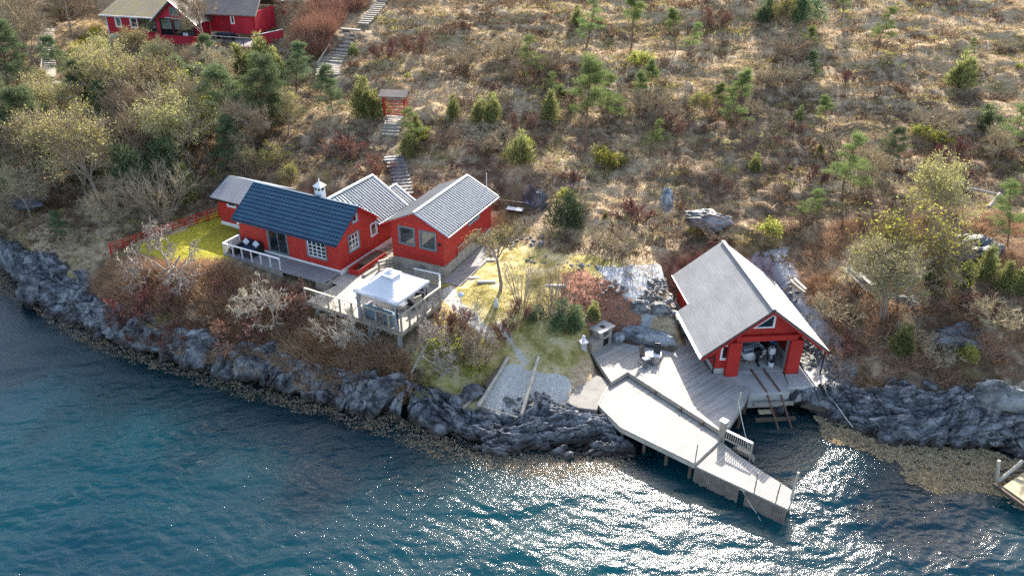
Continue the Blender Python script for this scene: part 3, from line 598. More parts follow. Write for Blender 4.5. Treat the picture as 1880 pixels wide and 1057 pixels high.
rock_sheet('rocky_shore', [P(u, v, 0) for u, v in ((752, 762), (780, 785), (822, 806), (861, 819), (909, 831), (973, 835), (1022, 834), (1086, 834), (1163, 842))],
           [P(*q) for q in ((758, 700, 2.3), (803, 712, 2.1), (845, 742, 1.6), (880, 752, 1.25), (957, 768, 1.15), (1002, 742, 1.4), (1041, 742, 1.4), (1090, 752, 1.3), (1125, 775, .9), (1175, 832, .25))], 2, bulge=1.6)
rock_sheet('rocky_shore', [P(u, v, 0) for u, v in cove_px[5:]], [P(*q) for q in rb_px[1:]], 3, amp=.9, bulge=1.5)
# ------------------------------------------------------------------ boathouse
Lx = lambda *a: Vector(a)
bh = empty('boathouse', (BH[0], BH[1], 0), BH[2], 'large red boathouse with pale grey shingle roof and open front above the slipway', 'boathouse')
RX, RZ, EZ = 3.13, 6.9, 3.55; sl_r = (RZ-EZ)/(7.42-RX); rl = lambda x: RZ-abs(x-RX)*sl_r
m = MB(); th = .16
X0, X1, Y1 = 0., 5.85, 9.3
wall(m, (X0, 0, 0), (1, 0, 0), (0, -1, 0), 0, X1, 1.95, lambda u: rl(u)-.12, [(.41, .97, 2.72, 3.74), (1.66, 4.95, 0, 4.12)], th, (RX,))
wall(m, (X0, 0, 0), (0, 1, 0), (-1, 0, 0), th, Y1, 1.95, lambda u: rl(X0)-.14, (), th)
wall(m, (X1, 0, 0), (0, 1, 0), (1, 0, 0), th, Y1, 1.95, lambda u: rl(X1)-.14, (), th)
wall(m, (X0, Y1, 0), (1, 0, 0), (0, 1, 0), th, X1-th, 1.95, lambda u: rl(u)-.14, (), th, (RX,))
m.build('wall', 'red_boards', bh)
m = MB(); m.box(-.02, 1.62, -.02, .2, 1.3, 1.948); m.box(-.02, .2, .2, Y1, 1.3, 1.948); m.box(X1-.2, X1+.02, .2, Y1, 1.3, 1.948); m.box(4.95, X1+.02, -.02, .2, 1.3, 1.948); m.box(.2, X1-.2, Y1-.2, Y1, 1.3, 1.948)
m.build('foundation', 'concrete', bh)
m = MB(); m.box(.2, X1-.2, -.02, Y1-.2, 1.35, 1.55); m.build('floor', 'concrete', bh)
for xa in (.72, 4.98):
    m = MB(); m.box(xa, xa+.86, -.42, .0, 1.5, 4.2); m.build('pillar', 'red_paint', bh, bevel=.015)
m = MB(); m.box(1.62, 4.96, -.03, .18, 4.02, 4.14); m.box(1.60, 1.68, -.03, .2, 1.6, 4.02); m.box(4.93, 5.0, -.03, .2, 1.6, 4.02); m.build('door_frame', 'grey_trim', bh)
m = MB(); m.beam((-.9, -.35, rl(-.9)-.32), (RX, -.35, RZ-.32), .12, .3, (0, -1, 0)); m.beam((7.1, -.35, rl(7.1)-.32), (RX, -.35, RZ-.32), .12, .3, (0, -1, 0))
m.hexa([(1.2, -.3, 4.2), (5.4, -.3, 4.2), (5.4, -.02, 4.2), (1.2, -.02, 4.2)], [(1.2, -.3, 4.6), (5.4, -.3, 4.6), (5.4, -.02, 4.6), (1.2, -.02, 4.6)]); m.build('gable_beam', 'red_paint', bh)
window(bh, (0, 0, 0), (1, 0, 0), (0, -1, 0), .41, .97, 2.72, 3.74)
# triangular gable window
def trip(sc_, d0, d1, mb):
    c = Vector((3.18, 0, 5.45)); T = [Vector(p) for p in ((2.3, 0, 5.12), (3.66, 0, 5.12), (3.66, 0, 6.12))]
    T = [c+(p-c)*sc_ for p in T]; mb.hexa([p+Vector((0, d0, 0)) for p in T], [p+Vector((0, d1, 0)) for p in T])
m = MB(); trip(1.15, -.045, -.005, m); fr_ = m.build('gable_window', 'white_trim', bh); m = MB(); trip(.82, -.06, -.046, m); m.build('pane', 'dark_glass', fr_)
YF, YS, YB = -.8, 5.2, 9.62
def bslab(c, name='roof', mat='grey_shingle'): m = MB(); m.slab(c, .14); return m.build(name, mat, bh)
bslab([(-1.25, YF, rl(-1.25)), (-1.25, YS, rl(-1.25)), (RX, YS, RZ), (RX, YF, RZ)]); bslab([(-.5, YS, rl(-.5)), (-.5, YB, rl(-.5)), (RX, YB, RZ), (RX, YS, RZ)])
bslab([(7.42, YB, EZ), (7.42, YF, EZ), (RX, YF, RZ), (RX, YB, RZ)])
m = MB(); m.beam((RX, YF, RZ+.02), (RX, YB, RZ+.02), .3, .05); m.build('ridge_cap', 'grey_shingle', bh)
m = MB()
for s, xe in ((-1, -1.25), (1, 7.42)):
    m.beam((xe, YF-.03, rl(xe)-.17), (RX, YF-.03, RZ-.17), .05, .26, (0, -1, 0))
m.build('bargeboard', 'red_paint', bh)
m = MB()
for xe in (-1.25, 7.42): m.beam((xe, YF-.045, rl(xe)+.02), (RX, YF-.045, RZ+.02), .06, .05, (0, -1, 0))
m.beam((-1.28, YF, rl(-1.28)-.05), (-1.28, YS, rl(-1.28)-.05), .07, .1); m.beam((-.53, YS, rl(-.53)-.05), (-.53, YB, rl(-.53)-.05), .07, .1)
m.build('roof_edge', 'black_metal', bh)
m = MB(); m.beam((-1.36, YF, rl(-1.36)-.06), (-1.36, YS, rl(-1.36)-.06), .1, .09); m.build('gutter', 'gutter_white', bh)
m = MB(); m.beam((7.48, YF, EZ-.08), (7.48, YB, EZ-.08), .1, .1); m.build('gutter', 'black_metal', bh)
m = MB(); m.path([(-1.2, -.7, 3.4), (-.55, -.35, 3.05), (-.1, -.15, 3.05), (-.1, -.15, 1.65)], .05); m.build('downpipe', 'black_metal', bh)
m = MB(); m.tube((7.3, -.7, 3.5), (7.3, -.7, 1.35), .05); m.build('downpipe', 'black_metal', bh)

# concrete apron, slipway block
sl_ = empty('concrete_apron', (BH[0], BH[1], 0), BH[2], 'pale concrete apron in front of the open boathouse', 'apron')
m = MB(); m.prism([(-.1, -.03), (-.1, -.6), (.35, -1.2), (1.7, -1.5), (1.7, -2.45), (4.45, -2.5), (4.72, -1.4), (4.9, -.05)], .35, 1.5); m.build('slab', 'concrete', sl_, bevel=.03)
m = MB(); m.prism([(4.74, -1.42), (4.5, -2.0), (6.75, -2.05), (7.9, -1.2), (7.9, .9), (6.9, 1.4), (5.9, .9), (5.9, -.45), (4.93, -.45)], .3, 1.56); m.build('block', 'concrete', sl_, bevel=.04)
rt = empty('slipway_rails', (BH[0], BH[1], 0), BH[2], 'pair of rusty launching rails running from the boathouse floor into the dark water', 'slipway')
for xa, xb in ((2.75, 3.5), (3.64, 4.42)):
    m = MB(); m.beam((xa, .2, 1.6), (xa+.18, -2.3, 1.52), .09, .1); m.beam((xa+.18, -2.3, 1.5), (xb, -6.4, -1.6), .09, .1); m.build('rail', 'rust', rt)
for k, y in enumerate((-2.9, -3.6)):
    m = MB(); m.beam((1.9, y, .95-.72*k), (4.6, y, .95-.72*k), .2, .2); m.build('sleeper', 'wood_dark' if k else 'wood_grey', rt)
m = MB(); m.box(2.2, 3.2, -3.35, -3.0, .5, .62); tag(m.build('plank', 'wood_yellow', None), 'yellow plank lying across the launching rails', 'plank')
bpy.data.objects['plank'].location = (BH[0], BH[1], 0); bpy.data.objects['plank'].rotation_euler = (0, 0, BH[2])

# boat with outboard in the boathouse
def loft(secs, name, mat, parent, cap=True, smooth=True):
    n_ = len(secs[0]); V = [p for s in secs for p in s]; fs = []
    for k in range(len(secs)-1):
        for i in range(n_-1): fs.append((k*n_+i, k*n_+i+1, (k+1)*n_+i+1, (k+1)*n_+i))
    if cap: fs.append(tuple(range(n_))); 
    m = MB(); m.add(V, fs); return m.build(name, mat, parent, smooth=smooth)
bx, by = W(BH, 3.2, .9)
bt = empty('motor_boat', (bx, by, 0), BH[2]+R_(14), 'white motor boat with black outboard engine stored inside the boathouse', 'boat')
secs = []
for t_ in np.linspace(0, 1, 9):
    y = t_*4.6; hw = .92*math.sqrt(max(0, 1-max(0, (t_-.35)/.65)**2.2))+.001; kz = 1.85+.45*max(0, t_-.5)**2; gz = 2.55+.25*t_
    secs.append([(-hw, y, gz), (-hw*.93, y, kz+.3), (-hw*.5, y, kz+.08), (0, y, kz), (hw*.5, y, kz+.08), (hw*.93, y, kz+.3), (hw, y, gz)])
loft(secs, 'hull', 'hull_white', bt)
m = MB(); m.add([(-.82*k_, y, 2.3) for k_, y in ((1, .1), (1, 2.6), (.6, 3.8))]+[(.82*k_, y, 2.3) for k_, y in ((.6, 3.8), (1, 2.6), (1, .1))], [(0, 1, 2, 3, 4, 5)]); m.box(-.6, .6, .5, .9, 2.3, 2.55); m.box(-.75, .75, 1.8, 2.1, 2.3, 2.56); m.build('deck', 'cushion_pale', bt)
m = MB(); m.box(-.5, .5, 2.5, 2.56, 2.3, 3.1); m.box(-.45, .45, 2.3, 2.6, 2.3, 2.8); m.build('console', 'dark_glass', bt, bevel=.03)
en = MB(); en.box(-.2, .2, -.5, .02, 2.5, 2.95); en.box(-.09, .09, -.42, -.15, 1.9, 2.5); en.box(-.05, .05, -.55, -.1, 1.78, 1.9); e_ = en.build('outboard_engine', 'black_metal', bt, bevel=.05)
m = MB(); m.lathe([(.03, 0), (.13, .02), (.03, .05)], 8); o_ = m.build('propeller', 'black_metal', e_); o_.location = (0, -.55, 1.75)
m = MB(); 
for s in (-.5, .5): m.beam((s, .2, 1.62), (s, 4.2, 1.62), .1, .12)
for y in (.6, 3): m.beam((-.7, y, 1.72), (.7, y, 1.72), .12, .1)
tag(m.build('boat_cradle', 'wood_grey', None), 'grey timber cradle carrying the white motor boat', 'cradle'); bpy.data.objects['boat_cradle'].location = (bx, by, 0); bpy.data.objects['boat_cradle'].rotation_euler = (0, 0, BH[2]+R_(14))
def at(fr, x, y, z, name, label=None, cat=None, group=None, rz=0.):
    p = W(fr, x, y); return empty(name, (p[0], p[1], z), fr[2]+rz, label, cat, group)
mo = at(BH, 4.4, 1.0, 1.55, 'spare_outboard', 'grey outboard motor standing on a stand by the right boathouse pillar', 'outboard motor')
m = MB(); m.box(-.2, .2, -.2, .2, .75, 1.25); m.build('cowling', 'fabric_white', mo, bevel=.06); m = MB(); m.box(-.08, .08, -.1, .1, .15, .75); m.build('shaft', 'fabric_grey', mo); m = MB(); m.beam((-.3, -.3, 0), (-.1, 0, .8), .05, .05); m.beam((.3, -.3, 0), (.1, 0, .8), .05, .05); m.beam((0, .4, 0), (0, .05, .8), .05, .05); m.build('stand', 'black_metal', mo)
tp = at(BH, 4.75, 1.6, 1.55, 'blue_tarpaulin', 'blue tarpaulin hanging inside the boathouse opening', 'tarpaulin')
m = MB(); n_ = 14; V = [(.12*math.sin(k*1.1), k*.1, z) for z in (1.0, 2.5) for k in range(n_)]; m.add(V+[(v[0]+.02, v[1], v[2]) for v in V], [(k, k+1, n_+k+1, n_+k) for k in range(n_-1)]+[(2*n_+k, 3*n_+k, 3*n_+k+1, 2*n_+k+1) for k in range(n_-1)]); m.build('sheet', 'blue_tarp', tp)
for k, (x, y, zz, r_) in enumerate(((4.3, .55, .35, .2), (4.7, 2.9, .6, .3), (.9, 2.2, .5, .4))):
    b_ = at(BH, x, y, 1.55, 'storage_barrel' , ('pale bucket beside the grey outboard motor', 'dark barrel behind the hanging blue tarpaulin', 'dark drum inside the boathouse left of the motor boat')[k], ('bucket', 'barrel', 'drum')[k])
    b_.name = ('bucket', 'barrel', 'drum')[k]
    m = MB(); m.lathe([(r_*.85, 0), (r_, .1), (r_, zz-.05), (r_*.9, zz)], 12); m.build('shell', ('fabric_white', 'black_metal', 'wood_dark')[k], b_); m = MB(); m.lathe([(r_*.8, zz+.002), (r_*.8, zz+.03)], 12); m.build('lid', 'black_metal', b_)

# ------------------------------------------------------------------ decks by the water
def z6(x, y): return (1060+x/2.643, 580+y/2.643)
def deck(name, px, z, mat, label, th_=.18, fascia='wood_grey', legs=(), legz=-1.4, extra=None):
    poly = [P(*q, z)[:2] for q in px]; c = np.mean(poly, 0); r = empty(name, (c[0], c[1], 0), 0, label, 'deck'); pl = [(p[0]-c[0], p[1]-c[1]) for p in poly]
    m = MB(); m.prism(pl, z-.05, z); m.build('planking', mat, r)
    m = MB()
    for a, b in zip(pl, pl[1:]+pl[:1]):
        m.beam((a[0], a[1], z-.055-th_/2), (b[0], b[1], z-.055-th_/2), .06, th_)
    m.build('edge_beam', fascia, r)
    for k, (u, v) in enumerate(legs):
        p = P(u, v, z); m = MB(); m.tube((p[0]-c[0], p[1]-c[1], z-.06), (p[0]-c[0], p[1]-c[1], legz), .11, .13, 8); m.build('post', 'wood_dark', r)
    if extra: extra(r, c, z)
    return r, c
ud = [(1084.6, 646.2), (1122.4, 701), (1152.7, 682.9), (1321, 790), (1338, 784), (1364.6, 744), (1379, 713), (1340, 703), (1318, 693), (1309, 687), (1262, 622), (1252, 604), (1240, 606), (1246, 640), (1236, 646), (1200, 640), (1143, 629), (1128, 625.4)]
deck('upper_deck', ud, 1.65, 'deck_upper', 'bleached upper deck of weathered boards beside the red boathouse', .22, 'wood_grey', [(1330, 784), (1361, 748), (1290, 772), (1250, 746), (1205, 716), (1372, 722)], -.9)
ldp = [(1120.5, 703), (1097.8, 742.7), (1139.5, 784.3), (1275.7, 850.5), (1323, 806), (1319, 790.5), (1152.7, 684)]
def trim(r, c, z):
    a = P(*ldp[0], z); b = P(*ldp[1], z); m = MB(); m.beam((a[0]-c[0], a[1]-c[1], z+.03), (b[0]-c[0], b[1]-c[1], z+.03), .1, .05); m.build('kerb_board', 'wood_pale', r)
deck('lower_deck', ldp, 1.3, 'deck_lower', 'bleached lower deck of weathered boards above the shore rocks', .3, 'wood_pale', [(1144, 783), (1185, 800), (1226, 822), (1270, 845), (1200, 770), (1255, 800), (1300, 812)], -1.2, trim)
pp = [(1324.9, 810.8), (1277, 855), (1446, 934), (1459.5, 903), (1362, 840)]
def slats(r, c, z):
    a = P(*pp[1], z); b = P(*pp[2], z); n_ = 44
    m = MB()
    for k in range(n_):
        p = a+(b-a)*(k+.5)/n_; d = (b-a)/np.linalg.norm(b-a); q = d*.055
        o = np.array([d[1], -d[0], 0])*.06
        if k in (22, 23, 24): continue
        jl = random.Random(k).uniform(-.06, .12)
        m.hexa([(p[0]-q[0]+o[0]-c[0], p[1]-q[1]+o[1]-c[1], -.05+jl), (p[0]+q[0]+o[0]-c[0], p[1]+q[1]+o[1]-c[1], -.05+jl), (p[0]+q[0]+1.6*o[0]-c[0], p[1]+q[1]+1.6*o[1]-c[1], -.05+jl), (p[0]-q[0]+1.6*o[0]-c[0], p[1]-q[1]+1.6*o[1]-c[1], -.05+jl)],
               [(p[0]-q[0]+o[0]-c[0], p[1]-q[1]+o[1]-c[1], z-.07), (p[0]+q[0]+o[0]-c[0], p[1]+q[1]+o[1]-c[1], z-.07), (p[0]+q[0]+1.6*o[0]-c[0], p[1]+q[1]+1.6*o[1]-c[1], z-.07), (p[0]-q[0]+1.6*o[0]-c[0], p[1]-q[1]+1.6*o[1]-c[1], z-.07)])
    m.build('fascia_slats', 'wood_fascia', r)
    m = MB(); q0 = P(1440, 930, z); q1 = P(1456, 905, z)
    m.box(q0[0]-c[0]-.3, q0[0]-c[0]+.3, q0[1]-c[1]+.1, q0[1]-c[1]+.8, -1.5, .55); m.build('footing', 'green_alga', r)
pr, pc = deck('narrow_pier', pp, 1.12, 'deck_pier', 'narrow plank pier with slatted side running out over the water', .14, 'wood_pale', [(1290, 855), (1345, 880), (1400, 905), (1440, 925), (1452, 908), (1370, 850)], -1.6, slats)
def post(u, v, z0, h, label, tilt=(0, 0), r=.04, mat='wood_grey', name='mooring_post', cat='post', group=None):
    p = P(u, v, z0); m = MB(); m.tube((0, 0, -.4), (tilt[0], tilt[1], h), r*1.1, r, 7); o = m.build(name, mat); o.location = p; return tag(o, label, cat, group)
post(1276, 848, 1.3, 1.35, 'thin grey post at the outer corner of the lower deck'); post(1385, 901, 1.15, 1.35, 'thin grey post halfway along the narrow pier edge'); post(1424, 921, 1.15, 1.4, 'thin grey post on the pier edge nearest its tip', (.05, 0))
post(1452.5, 914, 1.12, 1.9, 'stout bleached post standing at the tip of the narrow pier', (.06, 0), .07, 'wood_pale')
post(1353, 752, 1.65, 1.3, 'pale post with a mooring rope tied on the deck corner', (.1, .1), .07, 'wood_pale')
post(1533, 735, .3, 1.0, 'dark thin stake standing in the rocks right of the slipway', (0, 0), .04, 'wood_dark'); 
m = MB(); a = P(1566, 777, .2); tag(post(1512, 768, -.6, 1.6, 'dark stake rising from the shallow water right of the slipway', (0, 0), .05, 'wood_dark'))
# corner post with cap and gangway railing
p = P(1325, 800, 1.3); cb = empty('corner_post', tuple(p), R_(-45), 'thick bleached post with pale cap where the two decks meet', 'post'); m = MB(); m.box(-.16, .16, -.16, .16, -.6, 1.15); m.build('shaft', 'wood_grey', cb); m = MB(); m.box(-.22, .22, -.2, .2, 1.15, 1.22); m.build('cap', 'white_paint', cb)
g0 = P(1329, 813, 1.12); g1 = P(1368, 832, 1.12); gr_ = empty('gangway_railing', tuple(g0), 0, 'bleached slatted railing at the head of the pier steps', 'railing')
d = g1-g0; d[2] = 0; L = float(np.linalg.norm(d)); d = d/L; L = 1.75
m = MB(); m.beam((0, 0, 1.0), (d[0]*L, d[1]*L, .98), .16, .05); m.build('top_rail', 'white_paint', gr_)
m = MB(); m.beam((0, 0, .35), (d[0]*L, d[1]*L, .33), .05, .09); m.beam((d[0]*L, d[1]*L, -.8), (d[0]*L, d[1]*L, .97), .09, .09); m.build('frame', 'wood_grey', gr_)
m = MB()
for k in range(12): q = d*L*(k+.7)/12.6; m.beam((q[0], q[1], .36), (q[0], q[1], .97), .06, .025, (d[0], d[1], 0))
m.build('slats', 'wood_pale', gr_)
st = empty('pier_steps', (g1[0]+.35, g1[1]+.05, 0), math.atan2(d[1], d[0]), 'short wooden steps descending from the pier to the water behind the slatted railing', 'steps')
for k in range(4): m = MB(); m.box(-1.0, 0, .05+.22*k, .3+.22*k, .85-.27*k, .9-.27*k); m.build('tread', 'wood_grey', st)
for s in (-1.03, .03): m = MB(); m.beam((s, 0, .95), (s, 1.0, -.4), .05, .2); m.build('stringer', 'wood_grey', st)

def rope(name, pts, r, label, mat='rope_pale', sag=0.):
    out = []
    for a, b in zip(pts[:-1], pts[1:]):
        for k in range(9):
            t_ = k/9; q = np.array(a)*(1-t_)+np.array(b)*t_; q[2] -= sag*4*t_*(1-t_); out.append(tuple(q))
    out.append(tuple(pts[-1])); m = MB(); m.path(out, r, 5); return tag(m.build(name, mat), label, 'rope')
rope('mooring_rope', [P(1355, 733, 2.9), P(1372, 812, .9), P(1384, 841, .05)], .025, 'pale rope from the deck corner post down into the bay', sag=.12)
rope('mooring_rope', [P(1362, 898, 1.0), P(1388, 940, .05), P(1408, 972, -.1)], .022, 'thin rope running from the pier side down into the sea', sag=.05)
rope('mooring_rope', [P(1510, 702, 1.8), P(1566, 784, .3)], .03, 'pale taut rope over the rocks right of the boathouse', sag=.1)
m = MB(); m.beam(tuple(P(1487, 720, 1.0)), tuple(P(1495, 733, .7)), .16, .12); tag(m.build('timber_offcut', 'wood_pale'), 'short pale timber offcut below the right edge of the concrete apron', 'timber')

# ------------------------------------------------------------------ things on the deck
def chair(u, v, rz, label, dark):
    p = P(u, v, 1.655); r = empty('deck_chair', tuple(p), rz, label, 'chair', 'reclining chairs on the upper deck')
    m = MB(); m.hexa([(-.26, -.25, .40), (.26, -.25, .40), (.26, .25, .34), (-.26, .25, .34)], [(-.26, -.27, .47), (.26, -.27, .47), (.26, .25, .41), (-.26, .25, .41)]); m.build('seat', 'fabric_grey', r, bevel=.02)
    m = MB(); m.hexa([(-.24, .22, .42), (.24, .22, .42), (.24, .3, .42), (-.24, .3, .42)], [(-.2, .5, 1.2), (.2, .5, 1.2), (.2, .55, 1.18), (-.2, .55, 1.18)]); m.build('backrest', dark, r, bevel=.02)
    m = MB(); m.hexa([(-.22, -.24, .47), (.22, -.24, .47), (.22, .2, .43), (-.22, .2, .43)], [(-.2, -.22, .56), (.2, -.22, .56), (.2, .18, .52), (-.2, .18, .52)]); m.build('seat_cushion', 'fabric_white', r, bevel=.03)
    for s in (-.3, .3):
        m = MB(); m.path([(s, -.5, .02), (s, .42, .02), (s, .1, .4), (s, -.3, .42), (s, -.5, .02)], .016, 5); m.build('frame_side', 'black_metal', r)
        m = MB(); m.beam((s, -.25, .62), (s, .3, .64), .05, .03); m.build('armrest', 'black_metal', r)
    return r
chair(1184, 668, R_(35), 'left grey reclining chair with white cushion, its brown back raised, on the deck', 'bark_dark'); chair(1204, 663, R_(-12), 'right grey reclining chair with white cushion and dark back on the deck', 'black_metal')
p = P(1193, 660, 1.655); tb = empty('side_table', tuple(p), 0, 'small round white table between the two reclining chairs', 'table')
m = MB(); m.lathe([(.38, .46), (.4, .475), (.4, .5), (.38, .51)], 20); m.build('table_top', 'white_paint', tb)
for k in range(3): a = 2.1*k; m = MB(); m.tube((.3*math.cos(a), .3*math.sin(a), 0), (.1*math.cos(a), .1*math.sin(a), .46), .015); m.build('leg', 'black_metal', tb)
# outdoor kitchen
ov = empty('outdoor_grill', tuple(P(1111.5, 636, 1.6)), R_(43), 'stone outdoor grill with thick pale slab top and square opening at the deck end', 'grill')
m = MB(); m.box(-.65, .65, 0, .8, 0, .9); m.box(-.65, -.3, .0, .8, .9, 1.4); m.box(.3, .65, .0, .8, .9, 1.4); m.box(-.3, .3, .55, .8, .9, 1.4); m.build('base', 'stone_block', ov, bevel=.03)
m = MB()
for q in ((-.8, .8, -.12, .22), (-.8, .8, .62, .95), (-.8, -.2, .22, .62), (.22, .8, .22, .62)): m.box(q[0], q[1], q[2], q[3], 1.4, 1.5)
m.build('slab_top', 'concrete', ov); m = MB(); m.box(-.2, .22, .22, .62, 1.38, 1.44); m.build('flue_opening', 'black_metal', ov)
m = MB(); m.box(-.28, .28, -.01, .1, .15, .7); m.build('hearth', 'black_metal', ov)
ct = empty('stone_counter', tuple(P(1096, 646, 1.6)), R_(43), 'low stone counter with pink slab beside the outdoor grill', 'counter')
m = MB(); m.box(-.55, .5, 0, .8, 0, .85); m.build('base', 'stone_block', ct, bevel=.03); m = MB(); m.box(-.6, .55, -.06, .85, .85, .92); m.build('slab_top', 'bark_white', ct)
ln = empty('stone_lantern', tuple(P(1069, 656, 1.7)), R_(20), 'white stone pillar with a lantern on top by the left end of the upper deck', 'lantern')
m = MB(); m.box(-.21, .21, -.21, .21, 0, 1.3); m.build('pillar', 'concrete', ln, bevel=.02); m = MB(); m.box(-.27, .27, -.27, .27, 1.3, 1.38); m.build('cap', 'white_paint', ln)
m = MB(); m.lathe([(.1, 1.38), (.13, 1.42), (.05, 1.5), (.12, 1.6), (.13, 1.75), (.03, 1.85)], 10); m.build('lamp', 'fabric_white', ln, smooth=True)

# rocks
def stone_mesh(name, seed, sx=1, sy=1, sz=1, cuts=11, sub=3, nz=.12):
    import bmesh
    rr = random.Random(seed); bm = bmesh.new(); bmesh.ops.create_icosphere(bm, subdivisions=sub, radius=1)
    pl = []
    for k in range(cuts):
        v = Vector((rr.gauss(0, 1), rr.gauss(0, 1), rr.gauss(0, 1))).normalized(); pl.append((v, rr.uniform(.55, .85)))
    co = np.array([v.co[:] for v in bm.verts]); nzv = fbm(co[:, 0]*1.7+seed, co[:, 1]*1.7+co[:, 2]*1.3, 4)
    for i, v in enumerate(bm.verts):
        for nv, dd in pl:
            e = v.co.dot(nv)-dd
            if e > 0: v.co -= nv*e*.94
        v.co += v.co.normalized()*float(nzv[i])*nz; v.co = Vector((v.co.x*sx, v.co.y*sy, v.co.z*sz))
    me = bpy.data.meshes.new(name); bm.to_mesh(me); bm.free()
    l = me.uv_layers.new(name='UVMap')
    return me
SM = [stone_mesh('stone', k, 1, .8+.1*(k % 3), .7) for k in range(6)]
for me_ in SM: me_.materials.append(MATS['boulder_stone'])
def stone(me_, loc, s, rz, label, name='boulder', cat='boulder', group=None, mat=None, tilt=0.):
    if mat and me_.materials[0].name != mat: me_ = me_.copy(); me_.materials.clear(); me_.materials.append(MATS[mat])
    o = bpy.data.objects.new(name, me_); COL.objects.link(o); o.location = loc; o.rotation_euler = (tilt, tilt*.6, rz); o.scale = s if isinstance(s, tuple) else (s, s, s); return tag(o, label, cat, group)
bg_ = stone_mesh('big_boulder', 31, 1.9, .62, .95, 14, 5, .16); bg_.materials.append(MATS['pale_boulder'])
p = P(1188, 632, 1.6); stone(bg_, (p[0]-.0, p[1]+.45, 1.9), (1.12, 1.05, 1.15), R_(-20), 'huge blue-grey boulder with pale top behind the chairs on the upper deck', 'large_boulder')
p = P(1136, 632, 1.6); stone(SM[2], (p[0], p[1]+.3, 1.9), (.55, .5, .75), R_(15), 'blue-grey boulder between the outdoor grill and the huge boulder', mat='pale_boulder')
p = P(1258, 611, 1.7); m = MB(); m.lathe([(.5, 0), (.55, .2), (.5, .9), (.25, 1.1)], 10); o = m.build('covered_crate', 'cushion_pale', smooth=True); o.location = (p[0]+.1, p[1]+.3, 1.65); tag(o, 'pale blue covered bundle standing beside the left boathouse wall', 'bundle')
rr = random.Random(5)
def pile(n_, polypx, zf, smin, smax, label, group, jz=.12, mat=None, seed=0, name='stone', mn=.8):
    rr = random.Random(seed); poly = [P(u, v, zf(u, v))[:2] for u, v in polypx]; xs = [p[0] for p in poly]; ys = [p[1] for p in poly]; pts = []; tries = 0
    while len(pts) < n_ and tries < 20000:
        tries += 1; x = rr.uniform(min(xs), max(xs)); y = rr.uniform(min(ys), max(ys)); s = rr.uniform(smin, smax)*(1.4 if rr.random() < .15 else 1)
        if poly_sd(np.array([x]), np.array([y]), poly)[0] > 0: continue
        if any(math.hypot(x-a, y-b) < (s+c_)*mn for a, b, c_ in pts): continue
        pts.append((x, y, s)); z = Hs(x, y)
        stone(rr.choice(SM), (x, y, z+s*.15+rr.uniform(-jz, jz)), (s*rr.uniform(.8, 1.3), s*rr.uniform(.8, 1.2), s*rr.uniform(.7, 1.1)), rr.uniform(0, 6.28), label, name, 'stone', group, mat, rr.uniform(-.5, .5))
pile(120, [(1205, 505), (1232, 505), (1262, 558), (1245, 570), (1262, 618), (1225, 605), (1190, 610), (1160, 590), (1185, 555), (1190, 530)], lambda u, v: 4.8-(v-505)/110*3, .16, .34, 'angular grey blasted stone in the rock fill left of the boathouse', 'blasted stones left of the boathouse', .1, seed=4, mn=.62)
pile(44, [(1478, 610), (1500, 625), (1540, 660), (1530, 690), (1515, 640), (1490, 660), (1478, 655)], lambda u, v: 2.4, .2, .42, 'angular grey stone in the bank right of the boathouse', 'stones right of the boathouse', .1, seed=5, mn=.6)
pile(22, [(1425, 505), (1460, 500), (1475, 530), (1445, 545)], lambda u, v: 4.5, .18, .36, 'angular grey stone heaped behind the right side of the boathouse roof', 'stones behind the boathouse', seed=6, mn=.6)
pile(60, [(1700, 790), (1880, 815), (1900, 880), (1830, 870), (1790, 840), (1720, 815)], lambda u, v: .35, .14, .42, 'flat grey beach stone on the shingle by the old timber dock', 'beach stones by the old dock', .06, 'boulder_stone', 7, mn=.7)
pile(26, [(1620, 720), (1700, 740), (1850, 770), (1880, 790), (1760, 790), (1680, 770)], lambda u, v: 1.2, .3, .6, 'rounded slate boulder resting on the right shore rocks', 'boulders on the right shore', .1, 'dark_boulder', 8)
pile(24, [(985, 468), (1040, 480), (1100, 490), (1090, 500), (1040, 492), (960, 480)], lambda u, v: 5.1, .1, .24, 'small pale rubble stone on the dark soil behind the garden', 'rubble behind the garden', seed=9)
pile(30, [(925, 735), (1000, 725), (1030, 745), (950, 762)], lambda u, v: 1.2, .12, .34, 'pale beach stone between the two slipway logs', 'stones at the foot of the boat landing', .04, 'boulder_stone', 10, mn=.7)
pile(16, [(1080, 530), (1130, 520), (1170, 545), (1130, 560)], lambda u, v: 4.5, .1, .22, 'small loose slab beside the bark mulch bed', 'loose slabs by the mulch bed', seed=12)
pile(14, [(930, 430), (1000, 435), (1010, 455), (940, 450)], lambda u, v: 5.4, .12, .3, 'grey rubble stone in the shaded bank behind the round tree', 'rubble in the shaded bank', seed=13)
